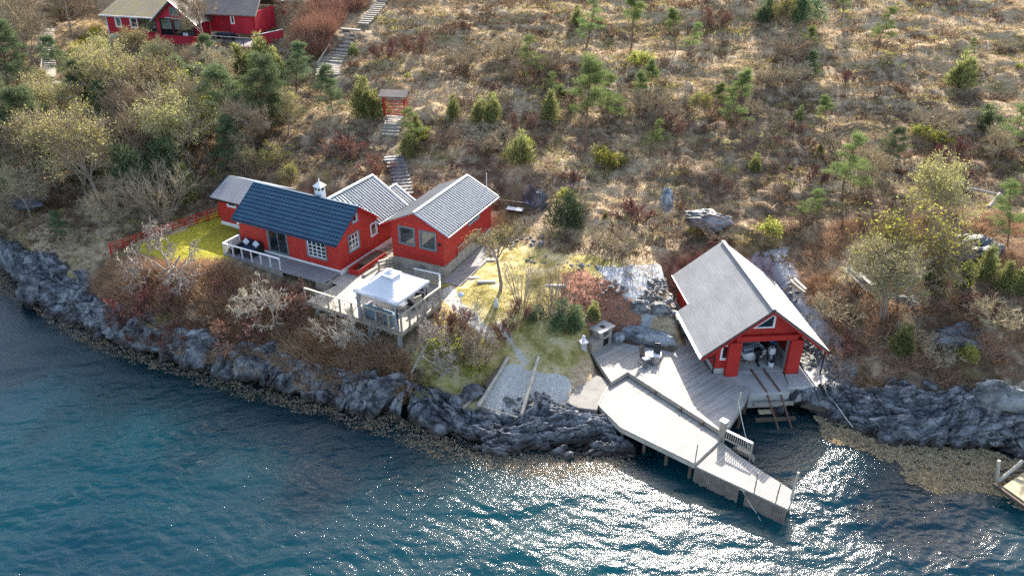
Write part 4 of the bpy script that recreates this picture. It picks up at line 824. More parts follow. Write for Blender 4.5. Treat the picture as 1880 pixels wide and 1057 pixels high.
for (u, v, z, s, lab, mt) in ((1298, 412, 6.2, (2.3, 1.3, 1.0), 'pale grey outcrop block jutting from the slope behind the boathouse', 'boulder_stone'), (1225, 372, 7.4, (.8, .6, 1.1), 'upright pale rock among heather left of the outcrop block', 'pale_boulder'),
    (980, 392, 5.4, (1.4, 1.0, 2.1), 'tall dark cleft rock standing behind the second cabin', 'dark_boulder'), (1005, 402, 5.2, (.9, .9, 1.3), 'lower grey rock leaning right of the tall cleft rock', 'dark_boulder'),
    (1205, 575, 3.4, (1.0, .7, .75), 'large pale boulder on the edge of the mulch bed', 'boulder_stone'), (1178, 568, 3.8, (.8, .5, .6), 'rounded pale boulder beside the rock fill', 'boulder_stone'),
    (1760, 640, 3.8, (2.2, 1.4, 1.6), 'broad slate-blue rock face in the bank at the right', 'dark_boulder'), (1680, 570, 4.6, (1.9, 1.2, .8), 'low slate rock slab under the yellow-budding birch', 'dark_boulder'), (1845, 690, 3.0, (2.2, 1., .6), 'long slate ledge above the right shore', 'dark_boulder'),
    (1790, 475, 6.4, (3.0, 1.5, 1.6), 'overhanging black rock ledge in the right hillside', 'dark_boulder'), (1835, 740, 2.4, (2.0, 1.4, 1.3), 'smooth cliff block on the far right shore', 'boulder_stone'), (958, 640, 2.3, (1.0, .5, .8), 'upright slate block at the head of the boat landing', 'dark_boulder'), (975, 645, 2.2, (.45, .4, .8), 'narrow upright slate next to the slate block at the landing', 'dark_boulder'),
    (865, 730, 1.6, (.9, .6, .8), 'pointed slate rock left of the slipway logs', 'dark_boulder'), (60, 545, .6, (1.6, 1.2, 1.6), 'rounded headland boulder with orange lichen at the far left shore', 'dark_boulder'), (38, 380, 4.4, (2.2, 1.0, .5), 'low wet rock by the boggy pool at the left', 'dark_boulder'), (1500, 748, .3, (1.6, .5, .35), 'brown seaweed-covered rock at the mouth of the slip', 'wood_dark')):
    me_ = stone_mesh('outcrop', abs(hash((u, v))) % 97, 1, 1, 1, 13, 5, .2); me_.materials.append(MATS[mt]); p = P(u, v, z); stone(me_, (p[0], p[1]+s[1]*.3, z+s[2]*.15), s, (u % 7)*.12-.4, lab, 'boulder')

r = empty('concrete_pad', (0, 0, 0), 0, 'smooth pale concrete slab between the boat landing and the lower deck', 'slab'); m = MB(); m.prism([tuple(P(u, v, 1.35)[:2]) for u, v in ((1040, 738), (1062, 700), (1082, 682), (1112, 695), (1120, 706), (1099, 740), (1096, 752), (1060, 748))], .5, 1.35); m.build('slab', 'concrete_worn', r, bevel=.04)
# old slipway logs
def log(u0, v0, z0, u1, v1, z1, r, mat, label, name='log'):
    a = P(u0, v0, z0); b = P(u1, v1, z1)
    for q_ in (a, b): q_[2] = max(Hs(q_[0], q_[1])+r*.6, q_[2]+.12)
    m = MB(); m.tube(a, b, r, r*.85, 10); return tag(m.build(name, mat), label, 'log')
log(878, 748, 1.25, 933, 671, 2.15, .15, 'wood_pale', 'pale grey log on the left side of the gravel boat landing'); log(957, 766, 1.2, 988, 669, 2.1, .13, 'wood_pale', 'whitish squared log on the right side of the gravel boat landing')
log(850, 752, 1.2, 890, 712, 1.7, .1, 'wood_grey', 'broken grey pole lying left of the boat landing'); log(890, 712, 1.9, 925, 675, 2.3, .16, 'bark_dark', 'dark decaying trunk left of the pale log'); log(882, 748, 1.1, 955, 770, 1.0, .08, 'wood_pale', 'thin grey pole lying across the foot of the boat landing')
log(1815, 383, 8.2, 1835, 358, 8.8, .16, 'bark_white', 'bleached fallen trunk in the straw grass at the right'); log(1775, 348, 8.8, 1840, 362, 8.6, .13, 'bark_white', 'long bleached dead branch on the right hillside')
for k, (u, v, z, l, w_) in enumerate(((1572, 515, 5.2, 3.1, .35), (1580, 513, 5.3, 3.0, .3), (1590, 520, 5.2, 1.6, .7), (1601, 513, 5.3, 2.3, .5), (1610, 508, 5.2, 1.5, .3))):
    p = P(u, v, z); m = MB(); m.box(-w_/2, w_/2, -l/2, l/2, 0, .06); o = m.build('board', 'wood_pale' if k != 2 else 'concrete'); z_ = Hs(p[0], p[1]); o.location = (p[0], p[1], z_+.35+.05*k); o.rotation_euler = (.12, .04*k, R_(14+4*k)); tag(o, ('long bleached board at the left of the discarded boards', 'second bleached board in the discarded pile', 'square pale panel among the discarded boards', 'wide worn board right of the square panel', 'short bleached board at the right of the discarded pile')[k], 'board', 'discarded boards on the slope')
for k, (a_, b_) in enumerate((((1452, 514, 4.4), (1478, 536, 4.1)), ((1458, 511, 4.5), (1480, 531, 4.2)))):
    m = MB(); m.beam(P(*a_), P(*b_), .22, .08); tag(m.build('board', 'wood_pale'), ('lower bleached plank leaning behind the boathouse', 'upper bleached plank leaning behind the boathouse')[k], 'plank', 'planks behind the boathouse')
# far right timber dock
od = empty('timber_dock', tuple(P(1860, 890, .6)), 0, 'yellowish timber dock with log pilings at the right edge', 'dock')
o0 = P(1860, 890, .6)
def rel(u, v, z): q = P(u, v, z)-o0; return tuple(q)
m = MB(); m.prism([rel(*q, .7)[:2] for q in ((1842, 892), (1890, 926), (1960, 926), (1960, 868), (1880, 866))], .02, .1); m.build('planking', 'wood_yellow', od)
m = MB(); m.beam(rel(1824, 888, .6), rel(1895, 940, .6), .16, .2); m.build('edge_beam', 'wood_dark', od)
for q in ((1830, 884, .3, 1826+8, 845, 1.9), (1832, 884, .4, 1878, 845, 1.4)): m = MB(); m.tube(rel(*q[:3]), rel(*q[3:]), .11, .1); m.build('log_post', 'wood_pale', od)
for q in ((1850, 868, .5, 1890, 862, .5), (1846, 880, .5, 1880, 900, .5)): m = MB(); m.beam(rel(*q[:3]), rel(*q[3:]), .12, .12); m.build('cross_beam', 'wood_dark', od)

# ------------------------------------------------------------------ cabin with the blue roof
ca = empty('cabin', (HA[0], HA[1], 0), HA[2], 'red wooden cabin with a deep blue tiled roof, white chimney and corrugated rear wing', 'cabin')
ra = lambda y: 9.45-(2.55-y)*.70 if y < 2.55 else 9.45-(y-2.55)*.72
m = MB(); th = .16
wall(m, (0, 0, 0), (-1, 0, 0), (0, -1, 0), 0, 9.75, 5.27, lambda u: ra(0)-.1, [(1.27, 2.95, 5.87, 7.42), (5.0, 6.8, 5.37, 7.40)], th)
wall(m, (0, 0, 0), (0, 1, 0), (1, 0, 0), th, 8.15, 5.27, lambda u: (ra(u)-.12 if u < 4.95 else 7.42), [(1.25, 2.4, 6.25, 7.52), (1.9, 2.45, 8.38, 8.93), (4.0, 4.68, 6.44, 7.37)], th, (2.55, 4.95))
wall(m, (-9.75, 0, 0), (0, 1, 0), (-1, 0, 0), th, 5.0, 5.27, lambda u: ra(u)-.12, (), th, (2.55,))
wall(m, (0, 8.15, 0), (-1, 0, 0), (0, 1, 0), th, 6.2, 5.27, lambda u: 9.3-abs(u-3)*.6-.14, (), th, (3,)); wall(m, (-6.2, 8.15, 0), (0, -1, 0), (-1, 0, 0), 0, 3.2, 5.27, lambda u: 7.2, (), th)
m.build('wall', 'red_boards', ca)
m = MB(); m.box(-9.76, .02, -.02, 8.1, 4.3, 5.265); m.build('plinth', 'white_paint', ca)
m = MB(); m.box(-9.6, -.17, .17, 4.9, 5.266, 5.32); m.build('floor', 'wood_grey', ca); m = MB(); m.box(-9.6, -.17, 3.4, 3.5, 5.33, 7.5); m.build('inner_wall', 'interior_wall', ca)
window(ca, (0, 0, 0), (-1, 0, 0), (0, -1, 0), 1.27, 2.95, 5.87, 7.42, 'grey_trim', .11, (3, 4), glass='window_glass'); window(ca, (0, 0, 0), (0, 1, 0), (1, 0, 0), 1.25, 2.4, 6.25, 7.52, 'grey_trim', .11, (2, 2))
window(ca, (0, 0, 0), (0, 1, 0), (1, 0, 0), 1.9, 2.45, 8.38, 8.93, 'grey_trim', .09); window(ca, (0, 0, 0), (0, 1, 0), (1, 0, 0), 4.0, 4.68, 6.44, 7.37, 'white_trim', .09)
dr = window(ca, (0, 0, 0), (-1, 0, 0), (0, -1, 0), 5.0, 6.8, 5.37, 7.40, 'grey_trim', .11, (1, 0), 'grey_trim', 'window_glass', 'glass_door')
m = MB(); n_ = 16; V = [(-6.72+.05*k, .2+.04*math.sin(k*1.6), z) for z in (5.4, 7.35) for k in range(n_)]; m.add(V, [(k, k+1, n_+k+1, n_+k) for k in range(n_-1)]); m.build('curtain', 'cushion_pale', dr)
# tiled roof with real ripples and steps
def tiled(name, mat, parent, e0, e1, r1, r0, tw=.30, tl=.36):
    e0, e1, r0, r1 = map(Vector, (e0, e1, r0, r1)); L = (e1-e0).length; S_ = (r0-e0).length; nrm = (e1-e0).cross(r0-e0).normalized(); nrm = nrm if nrm.z > 0 else -nrm
    nu = int(L/tw*6); rows = int(round(S_/tl)); V = []; Fq = []
    vs = []
    for k in range(rows): vs += [(k/rows, .0), ((k+.96)/rows, .0)]
    hts = []
    for k in range(rows): hts += [.062, .0]
    us = np.linspace(0, 1, nu+1)
    for (t_, _), h_ in zip(vs, hts):
        for u_ in us:
            V.append(e0.lerp(e1, u_).lerp(r0.lerp(r1, u_), t_)+nrm*(h_+.035*abs(math.sin(math.pi*u_*L/tw))+.02))
    for a in range(len(vs)-1):
        for b in range(nu): Fq.append((a*(nu+1)+b, a*(nu+1)+b+1, (a+1)*(nu+1)+b+1, (a+1)*(nu+1)+b))
    return link_mesh(name, np_mesh(name, V, Fq, False), mat, parent)
e_y = -.3
rf = tiled('roof', 'blue_tile', ca, (-10.05, e_y, ra(e_y)), (.12, e_y, ra(e_y)), (.12, 2.55, 9.45), (-10.05, 2.55, 9.45)); tiled('rear_roof', 'blue_tile', ca, (.12, 4.98, ra(4.98)), (-10.05, 4.98, ra(4.98)), (-10.05, 2.55, 9.45), (.12, 2.55, 9.45))
m = MB(); m.slab([(-10.03, e_y+.01, ra(e_y)-.01), (.1, e_y+.01, ra(e_y)-.01), (.1, 2.55, 9.44), (-10.03, 2.55, 9.44)], .12); m.slab([(.1, 4.96, ra(4.96)-.01), (-10.03, 4.96, ra(4.96)-.01), (-10.03, 2.552, 9.44), (.1, 2.552, 9.44)], .12); m.build('roof_boarding', 'red_paint', ca)
m = MB(); m.beam((-10.08, 2.55, 9.52), (.15, 2.55, 9.52), .2, .06); m.beam((-10.06, e_y, ra(e_y)+.05), (-10.06, 2.55, 9.5), .08, .1); m.beam((.13, e_y, ra(e_y)+.05), (.13, 2.55, 9.5), .08, .1); m.beam((-10.06, e_y-.06, ra(e_y)-.04), (.13, e_y-.06, ra(e_y)-.04), .12, .12); m.build('ridge_and_edge', 'blue_tile', ca)
m = MB(); m.beam((.14, 2.55, 9.36), (.14, 4.95, ra(4.95)-.12), .05, .22, (1, 0, 0)); m.build('bargeboard', 'red_paint', ca)
# chimney
m = MB(); m.box(-4.32, -3.72, 3.0, 3.55, 8.4, 10.1); ch = m.build('chimney', 'white_paint', ca, bevel=.02); m = MB(); m.hexa([(-4.42, 2.9, 10.1), (-3.62, 2.9, 10.1), (-3.62, 3.65, 10.1), (-4.42, 3.65, 10.1)], [(-4.1, 3.2, 10.42), (-3.94, 3.2, 10.42), (-3.94, 3.35, 10.42), (-4.1, 3.35, 10.42)]); m.tube((-4.02, 3.27, 10.4), (-4.02, 3.27, 10.68), .07, .03); m.build('cowl', 'white_paint', ch)
m = MB(); m.box(-4.25, -4.09, 2.985, 3.01, 9.78, 9.98); m.box(-3.95, -3.79, 2.985, 3.01, 9.78, 9.98); m.box(-3.73, -3.705, 3.1, 3.4, 9.78, 9.98); m.build('vent', 'black_metal', ch)
# rear wing roofs
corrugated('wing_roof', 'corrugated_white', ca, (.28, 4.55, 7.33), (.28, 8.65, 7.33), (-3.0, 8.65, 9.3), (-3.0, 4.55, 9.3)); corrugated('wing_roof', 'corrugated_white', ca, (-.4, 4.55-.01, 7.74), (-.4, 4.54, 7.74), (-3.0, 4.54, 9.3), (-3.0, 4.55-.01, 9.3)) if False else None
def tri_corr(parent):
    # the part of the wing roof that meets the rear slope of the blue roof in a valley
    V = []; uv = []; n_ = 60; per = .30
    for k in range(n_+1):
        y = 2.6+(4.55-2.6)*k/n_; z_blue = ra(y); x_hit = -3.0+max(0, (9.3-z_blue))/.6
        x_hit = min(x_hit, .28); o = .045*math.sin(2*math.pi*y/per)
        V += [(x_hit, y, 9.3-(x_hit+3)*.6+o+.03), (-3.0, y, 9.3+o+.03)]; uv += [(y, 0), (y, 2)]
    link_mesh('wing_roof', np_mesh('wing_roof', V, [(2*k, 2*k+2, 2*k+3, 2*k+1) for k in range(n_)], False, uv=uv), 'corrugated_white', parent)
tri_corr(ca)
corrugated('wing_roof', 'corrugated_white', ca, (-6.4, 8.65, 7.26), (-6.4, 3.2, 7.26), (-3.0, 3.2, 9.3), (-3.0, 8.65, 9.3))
m = MB(); m.beam((-3.0, 2.7, 9.38), (-3.0, 8.7, 9.38), .26, .06); m.beam((.33, 4.6, 7.25), (.33, 8.7, 7.25), .1, .09); m.beam((.3, 8.66, 7.34), (-3, 8.66, 9.34), .12, .12, (0, 1, 0)); m.build('roof_trim', 'gutter_white', ca)
m = MB(); m.beam((.2, 4.6, 7.18), (.2, 8.6, 7.18), .05, .2); m.build('fascia', 'black_metal', ca)
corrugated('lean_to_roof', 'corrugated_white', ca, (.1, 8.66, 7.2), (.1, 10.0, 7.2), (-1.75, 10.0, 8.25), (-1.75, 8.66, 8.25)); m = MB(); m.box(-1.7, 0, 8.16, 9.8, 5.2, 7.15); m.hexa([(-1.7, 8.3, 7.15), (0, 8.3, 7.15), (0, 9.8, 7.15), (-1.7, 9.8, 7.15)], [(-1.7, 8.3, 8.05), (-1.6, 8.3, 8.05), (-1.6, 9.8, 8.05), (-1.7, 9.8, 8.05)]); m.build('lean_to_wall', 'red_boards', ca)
m = MB(); m.beam((.16, 8.66, 7.12), (.16, 10.05, 7.12), .1, .09); m.beam((.12, 10.03, 7.22), (-1.75, 10.03, 8.3), .1, .1, (0, 1, 0)); m.beam((-1.75, 8.66, 8.32), (-1.75, 10.03, 8.32), .2, .05); m.build('lean_to_trim', 'gutter_white', ca)
m = MB(); m.box(-9.6, -9.45, -.3, -.02, 7.1, 7.25); m.build('wall_lamp', 'white_trim', ca)
# annex
an = empty('annex', (HA[0], HA[1], 0), HA[2], 'small red annex with grey shingle roof joined to the left end of the cabin', 'annex')
m = MB(); wall(m, (-9.8, 2.5, 0), (-1, 0, 0), (0, -1, 0), 0, 4.65, 5.27, lambda u: 7.42, [(2.75, 3.55, 6.85, 7.3)], th); wall(m, (-14.45, 2.5, 0), (0, 1, 0), (-1, 0, 0), th, 4.1, 5.27, lambda u: 8.35-abs(u-2.1)*.45, (), th, (2.1,)); wall(m, (-9.8, 6.6, 0), (-1, 0, 0), (0, 1, 0), 0, 4.5, 5.27, lambda u: 7.4, (), th); m.build('wall', 'red_boards', an)
m = MB(); m.box(-14.46, -9.78, 2.48, 6.5, 4.5, 5.265); m.build('plinth', 'white_paint', an); window(an, (-9.8, 2.5, 0), (-1, 0, 0), (0, -1, 0), 2.75, 3.55, 6.85, 7.3)
for c in ([(-15.0, 2.15, 7.42), (-9.8, 2.15, 7.42), (-9.8, 4.6, 8.5), (-15.0, 4.6, 8.5)], [(-9.8, 6.95, 7.4), (-15.0, 6.95, 7.4), (-15.0, 4.6, 8.5), (-9.8, 4.6, 8.5)]):
    m = MB(); m.slab(c, .12); m.build('roof', 'mid_shingle', an)
m = MB(); m.beam((-15.03, 2.1, 7.36), (-9.9, 2.1, 7.36), .08, .16); m.beam((-15.03, 2.1, 7.4), (-15.03, 4.6, 8.46), .06, .16); m.build('fascia', 'black_metal', an)

# ------------------------------------------------------------------ second cabin
cb = empty('cabin', (HB[0], HB[1], 0), HB[2], 'second red cabin with half white corrugated, half dark shingle roof and two grey-framed windows', 'cabin')
rb = lambda x: 9.5-(x+2.25)*.48 if x > -2.25 else 9.5+(x+2.25)*.46
m = MB(); wall(m, (0, 0, 0), (-1, 0, 0), (0, -1, 0), 0, 4.45, 5.5, lambda u: rb(-u)-.1, [(.69, 1.93, 6.72, 8.03), (2.52, 3.73, 6.75, 8.04)], th, (2.25,))
wall(m, (0, 0, 0), (0, 1, 0), (1, 0, 0), th, 7.95, 5.5, lambda u: rb(0)-.1, [(4.0, 5.85, 7.2, 7.55)], th); wall(m, (-4.45, 0, 0), (0, 1, 0), (-1, 0, 0), th, 7.95, 5.5, lambda u: rb(-4.45)-.1, (), th)
wall(m, (-th, 7.95, 0), (-1, 0, 0), (0, 1, 0), 0, 4.45-2*th, 5.5, lambda u: rb(-u-th)-.12, (), th, (2.25-th,)); m.build('wall', 'red_boards_horizontal', cb)
m = MB(); m.box(-4.4, .08, -.08, 7.9, 4.0, 5.495); m.build('foundation', 'stone_block', cb); m = MB(); m.box(-4.28, -.17, .17, 7.78, 5.5, 5.55); m.build('floor', 'wood_grey', cb); m = MB(); m.box(-4.28, -.17, 3.3, 3.4, 5.56, 8.2); m.build('inner_wall', 'interior_wall', cb)
for a, b, z0, z1 in ((.69, 1.93, 6.72, 8.03), (2.52, 3.73, 6.75, 8.04)): window(cb, (0, 0, 0), (-1, 0, 0), (0, -1, 0), a, b, z0, z1, 'grey_trim', .12, sash='grey_trim', glass='window_glass')
window(cb, (0, 0, 0), (0, 1, 0), (1, 0, 0), 4.0, 5.85, 7.2, 7.55, 'grey_trim', .06)
m = MB(); m.box(-3.45, -2.75, .5, .9, 5.56, 7.6); m.build('dresser', 'white_paint', cb, bevel=.02); m = MB(); m.box(-1.9, -1.5, .5, .6, 5.56, 7.9); m.build('cabinet', 'white_paint', cb)
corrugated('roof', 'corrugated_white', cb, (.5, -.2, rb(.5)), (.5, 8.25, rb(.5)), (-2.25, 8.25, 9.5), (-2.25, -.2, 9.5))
m = MB(); m.slab([(-5.0, 8.25, rb(-5.0)), (-5.0, -.2, rb(-5.0)), (-2.25, -.2, 9.5), (-2.25, 8.25, 9.5)], .12); m.build('roof', 'dark_shingle', cb); m = MB(); m.slab([(.45, -.15, rb(.45)-.06), (.45, 8.2, rb(.45)-.06), (-2.2, 8.2, 9.42), (-2.2, -.15, 9.42)], .1); m.build('roof_boarding', 'black_metal', cb)
m = MB(); m.beam((-2.25, -.22, 9.57), (-2.25, 8.27, 9.57), .22, .06); m.beam((.5, -.2, rb(.5)-.04), (-2.25, -.22, 9.46), .05, .05, (0, -1, 0)); m.beam((.56, -.2, rb(.5)-.1), (.56, 8.3, rb(.5)-.1), .1, .08); m.beam((.5, 8.27, rb(.5)), (-2.25, 8.27, 9.52), .1, .08, (0, 1, 0)); m.build('roof_trim', 'gutter_white', cb)
m = MB(); m.beam((-5.03, -.23, rb(-5.03)-.08), (-2.25, -.23, 9.4), .05, .2, (0, -1, 0)); m.beam((.52, -.23, rb(.52)-.13), (-2.25, -.23, 9.36), .05, .18, (0, -1, 0)); m.build('bargeboard', 'red_paint', cb)
m = MB(); m.tube((-.5, 8.2, 8.5), (-.5, 8.2, 10.0), .03); m.build('mast', 'gutter_white', cb); m = MB(); m.lathe([(.09, 7.2), (.11, 7.3), (.04, 7.45)], 10, (-.29, -.12)); m.build('wall_lamp', 'black_metal', cb)
ld = at(HB, .12, 1.95, 5.55, 'ladder', 'pale grey wooden ladder hung along the right wall of the second cabin', 'ladder'); L = 3.95
for z in (.1, .68): m = MB(); m.beam((0, 0, z), (0, L, z+.02), .04, .08); m.build('side_rail', 'wood_pale', ld)
for k in range(12): y = .2+k*.32; m = MB(); m.beam((0, y, .1), (0, y, .68), .03, .04); m.build('rung', 'wood_pale', ld)
# boardwalk
bw = at(HB, 0, 0, 0, 'boardwalk', 'narrow grey boardwalk along the right wall of the second cabin', 'boardwalk'); m = MB(); m.box(.25, 1.75, -.9, 6.0, 4.62, 4.72); m.build('planking', 'deck_grey', bw)
m = MB(); m.box(.25, .33, -.9, 6, 4.3, 4.615); m.box(1.67, 1.75, -.9, 6, 4.3, 4.615); m.build('joist', 'wood_dark', bw)
for k, (u, v, sx, sy, lab) in enumerate(((905, 478, 1.0, .45, 'pale flat stone slab at the end of the boardwalk'), (882, 482, .6, .6, 'broken pale slab between boardwalk and lawn'), (868, 511, 1.3, .3, 'long narrow pale slab in the mossy garden'), (893, 518, 1.4, .3, 'second narrow pale slab in the mossy garden'), (1020, 525, 1.6, .25, 'thin pale step at the top of the mulch bed'))):
    x, y, z = hit(u, v); m = MB(); m.prism([(-sx/2, -sy/2), (sx/2, -sy/2*.8), (sx/2*.9, sy/2), (-sx/2*.85, sy/2*.9)], -.15, .08); o = m.build('stone_slab', 'concrete', bevel=.02); o.location = (x, y, z+.03); tag(o, lab, 'slab')
# small terrace fence behind second cabin
tf = empty('rear_terrace', tuple(P(935, 395, 5.6)), R_(-16), 'small railed terrace with pale table behind the second cabin', 'terrace'); m = MB(); m.box(-2.2, 1.4, -.4, .9, -.2, 0); m.build('floor', 'deck_grey', tf); m = MB(); m.beam((-2.2, .85, .95), (1.4, .85, .95), .06, .06); m.beam((-2.2, .85, .1), (1.4, .85, .1), .05, .06)
for k in range(19): m.tube((-2.2+.2*k, .85, 0), (-2.2+.2*k, .85, .95), .015, .015, 5)
m.build('railing', 'wood_grey', tf); tt_ = empty('garden_table', tuple(P(945, 397, 5.6)), R_(-16), 'pale blue table top on the terrace behind the second cabin', 'table'); m = MB(); m.box(-.7, .7, -.3, .3, .65, .7); m.build('table_top', 'cushion_pale', tt_)
for sx in (-.6, .6):
    for sy in (-.22, .22): m = MB(); m.tube((sx, sy, -.02), (sx, sy, .65), .025); m.build('leg', 'black_metal', tt_)

# ------------------------------------------------------------------ terrace, railings, gazebo
tz = 4.9; tc = np.mean(TERR, 0); tr = empty('terrace_deck', (tc[0], tc[1], 0), 0, 'bright timber terrace on posts in front of the cabins', 'deck'); pl = [(p[0]-tc[0], p[1]-tc[1]) for p in TERR]
m = MB(); m.prism(pl, tz-.05, tz); m.build('planking', 'deck_terrace', tr); m = MB()
for a, b in zip(pl[:4], pl[1:5]): m.beam((a[0], a[1], tz-.18), (b[0], b[1], tz-.18), .08, .25)
m.build('edge_beam', 'wood_grey', tr)
for u, v in ((583, 560), (679, 591), (733, 606), (640, 560), (770, 580), (800, 562), (620, 535), (700, 560)):
    p = P(u, v, tz); m = MB(); m.tube((p[0]-tc[0], p[1]-tc[1], tz-.3), (p[0]-tc[0], p[1]-tc[1], Hs(p[0], p[1])-.4), .17, .19, 10); m.build('support_post', 'concrete_worn', tr)
def railing(name, pts, z, h, n_, label, mat='wood_grey', rail='wood_pale', pw=.11, boards=0, cat='railing', mid=0):
    o = np.array(pts[0]); r = empty(name, (o[0], o[1], z), 0, label, cat)
    for (a, b), k in zip(zip(pts[:-1], pts[1:]), n_):
        a = np.array(a)-o; b = np.array(b)-o; d = (b-a)/np.linalg.norm(b-a)
        for j in range(k+1):
            if j == 0 and a is not pts[0] and np.linalg.norm(a) > .01: continue
            q = a+(b-a)*j/k; m = MB(); m.beam((q[0], q[1], -.35), (q[0], q[1], h), pw, pw, (d[0], d[1], 0)); m.build('post', mat, r)
        m = MB(); m.beam((a[0], a[1], h+.025), (b[0], b[1], h+.025), .14, .05); m.build('top_rail', rail, r)
        for j in range(boards): zz = h*(j+.6)/(boards+.3); m = MB(); m.beam((a[0]-d[1]*.07, a[1]+d[0]*.07, zz), (b[0]-d[1]*.07, b[1]+d[0]*.07, zz), .03, h/(boards+1)*.62); m.build('rail_board', rail, r)
    return r
T0 = P(561.6, 552.7, tz)[:2]; T1 = P(737.6, 609.5, tz)[:2]; T2 = P(808.6, 556, tz)[:2]; T3 = P(808, 526, tz)[:2]; T4 = P(761, 515, tz)[:2]
railing('terrace_railing', [T0, T1], tz, 1.05, [8], 'long grey timber railing along the front of the terrace'); railing('terrace_railing', [T1, T2], tz, 1.25, [5], 'grey timber railing on the right side of the terrace beside the gazebo')
# lattice at the end of the terrace
lt = empty('slatted_screen', (T2[0], T2[1], tz), 0, 'pale lattice fence closing the right end of the terrace', 'fence')
for a, b in ((T2, T3), (T3, T4)):
    a = a-T2; b = b-T2; d = (b-a)/np.linalg.norm(b-a); L = np.linalg.norm(b-a); m = MB()
    for k in range(6): zz = .1+.17*k; m.beam((a[0], a[1], zz), (b[0], b[1], zz), .03, .06)
    k = 0
    while k*.16 < L: q = a+d*k*.16; m.beam((q[0], q[1], .02), (q[0], q[1], 1.0), .03, .03, (d[0], d[1], 0)); k += 1
    m.build('slats', 'wood_pale', lt); m = MB(); m.beam((a[0], a[1], 1.03), (b[0], b[1], 1.03), .12, .05); m.build('top_rail', 'white_paint', lt)
GA = [P(520+x/5.285, 460+y/5.285, 7.2) for x, y in ((690, 385), (1120, 525), (1390, 275), (1000, 170))]; gc = np.mean(GA, 0); gd = GA[1]-GA[0]; ga = math.atan2(gd[1], gd[0]); hw = 1.82
gz_ = empty('gazebo', (gc[0], gc[1], tz), ga, 'white fabric gazebo with vented top and tied grey curtains on the terrace', 'gazebo')
n_ = 18; V = []; hg = lambda s: 2.25+.95*(s**1.35)
def canopy(mb, half, z0, zt, n_, top=.32, sag=.22):
    V = []; idx = {}
    for i in range(n_+1):
        for j in range(n_+1):
            x = -1+2*i/n_; y = -1+2*j/n_; r_ = max(abs(x), abs(y)); s = (1-r_)
            z = z0+(zt-z0)*(s**1.25 if s > 0 else 0); edge = 1-abs(abs(x)-abs(y))
            z -= sag*(1-max(0, edge))*(.4+.6*s)*(1-s)*1.2
            V.append((x*half, y*half, z))
    k = len(mb.v); mb.add(V, [(i*(n_+1)+j, (i+1)*(n_+1)+j, (i+1)*(n_+1)+j+1, i*(n_+1)+j+1) for i in range(n_) for j in range(n_)])
m = MB(); canopy(m, hw, 2.3, 3.45, 20, sag=.3); cn = m.build('canopy', 'fabric_white', gz_, smooth=True); md = cn.modifiers.new('solid', 'SOLIDIFY'); md.thickness = .015
m = MB(); canopy(m, .55, 3.2, 3.5, 6, sag=.03); vt = m.build('vent_canopy', 'fabric_white', gz_); md = vt.modifiers.new('solid', 'SOLIDIFY'); md.thickness = .03
m = MB(); 
for a, b in (((-hw, -hw), (hw, -hw)), ((hw, -hw), (hw, hw)), ((hw, hw), (-hw, hw)), ((-hw, hw), (-hw, -hw))): m.add([(a[0], a[1], 2.3), (b[0], b[1], 2.3), (b[0], b[1], 2.14), (a[0], a[1], 2.14)], [(0, 1, 2, 3)])
m.build('valance', 'fabric_white', gz_)
for sx in (-1, 1):
    for sy in (-1, 1):
        x, y = sx*(hw-.18), sy*(hw-.18); m = MB(); m.box(x-.04, x+.04, y-.04, y+.04, 0, 2.35); m.build('post', 'black_metal', gz_)
        m = MB(); m.lathe([(.16, .05), (.17, .3), (.13, 1.0), (.06, 1.3), (.13, 1.7), (.2, 2.25)], 9, (x-.1*sx, y-.02*sy)); m.build('curtain', 'fabric_grey', gz_, smooth=True)
m = MB()
for a, b in (((-1, -1), (1, -1)), ((1, -1), (1, 1)), ((1, 1), (-1, 1)), ((-1, 1), (-1, -1))): m.beam((a[0]*(hw-.18), a[1]*(hw-.18), 2.2), (b[0]*(hw-.18), b[1]*(hw-.18), 2.2), .05, .05)
m.build('frame', 'black_metal', gz_)
sf = empty('lounge_sofa', tuple(P(700, 585, tz)), ga, 'blue-grey covered lounge sofa behind the terrace railing under the gazebo', 'sofa')
m = MB(); m.box(-1.1, 1.15, -.2, .55, .05, .5); m.build('base', 'fabric_blue_grey', sf, bevel=.05); m = MB(); m.box(-1.15, 1.2, -.38, -.2, .05, 1.0); m.build('backrest', 'fabric_blue_grey', sf, bevel=.05); m = MB(); m.box(-1.3, -1.1, -.3, .55, .05, .8); m.build('armrest', 'fabric_grey', sf, bevel=.05)
for k, (u, v, rz, lab) in enumerate(((762, 562, 1.3, 'beige padded armchair in the gazebo next to the right railing'), (775, 548, 1.8, 'beige padded armchair in the gazebo farther from the sofa'))):
    r = empty('armchair', tuple(P(u, v, tz)), ga+rz, lab, 'armchair', 'armchairs in the gazebo'); m = MB(); m.box(-.33, .33, -.3, .35, .1, .45); m.build('seat', 'stone_block', r, bevel=.05); m = MB(); m.box(-.35, .35, -.42, -.28, .1, .95); m.build('backrest', 'stone_block', r, bevel=.05)
    for s in (-.38, .3): m = MB(); m.box(s, s+.1, -.3, .35, .1, .62); m.build('armrest', 'wicker_black', r)
r = empty('lounge_table', tuple(P(735, 565, tz)), ga, 'low white table under the gazebo', 'table'); m = MB(); m.box(-.5, .5, -.3, .3, .38, .43); m.build('table_top', 'white_paint', r)
for sx in (-.42, .42):
    for sy in (-.22, .22): m = MB(); m.box(sx-.03, sx+.03, sy-.03, sy+.03, 0, .38); m.build('leg', 'wood_grey', r)
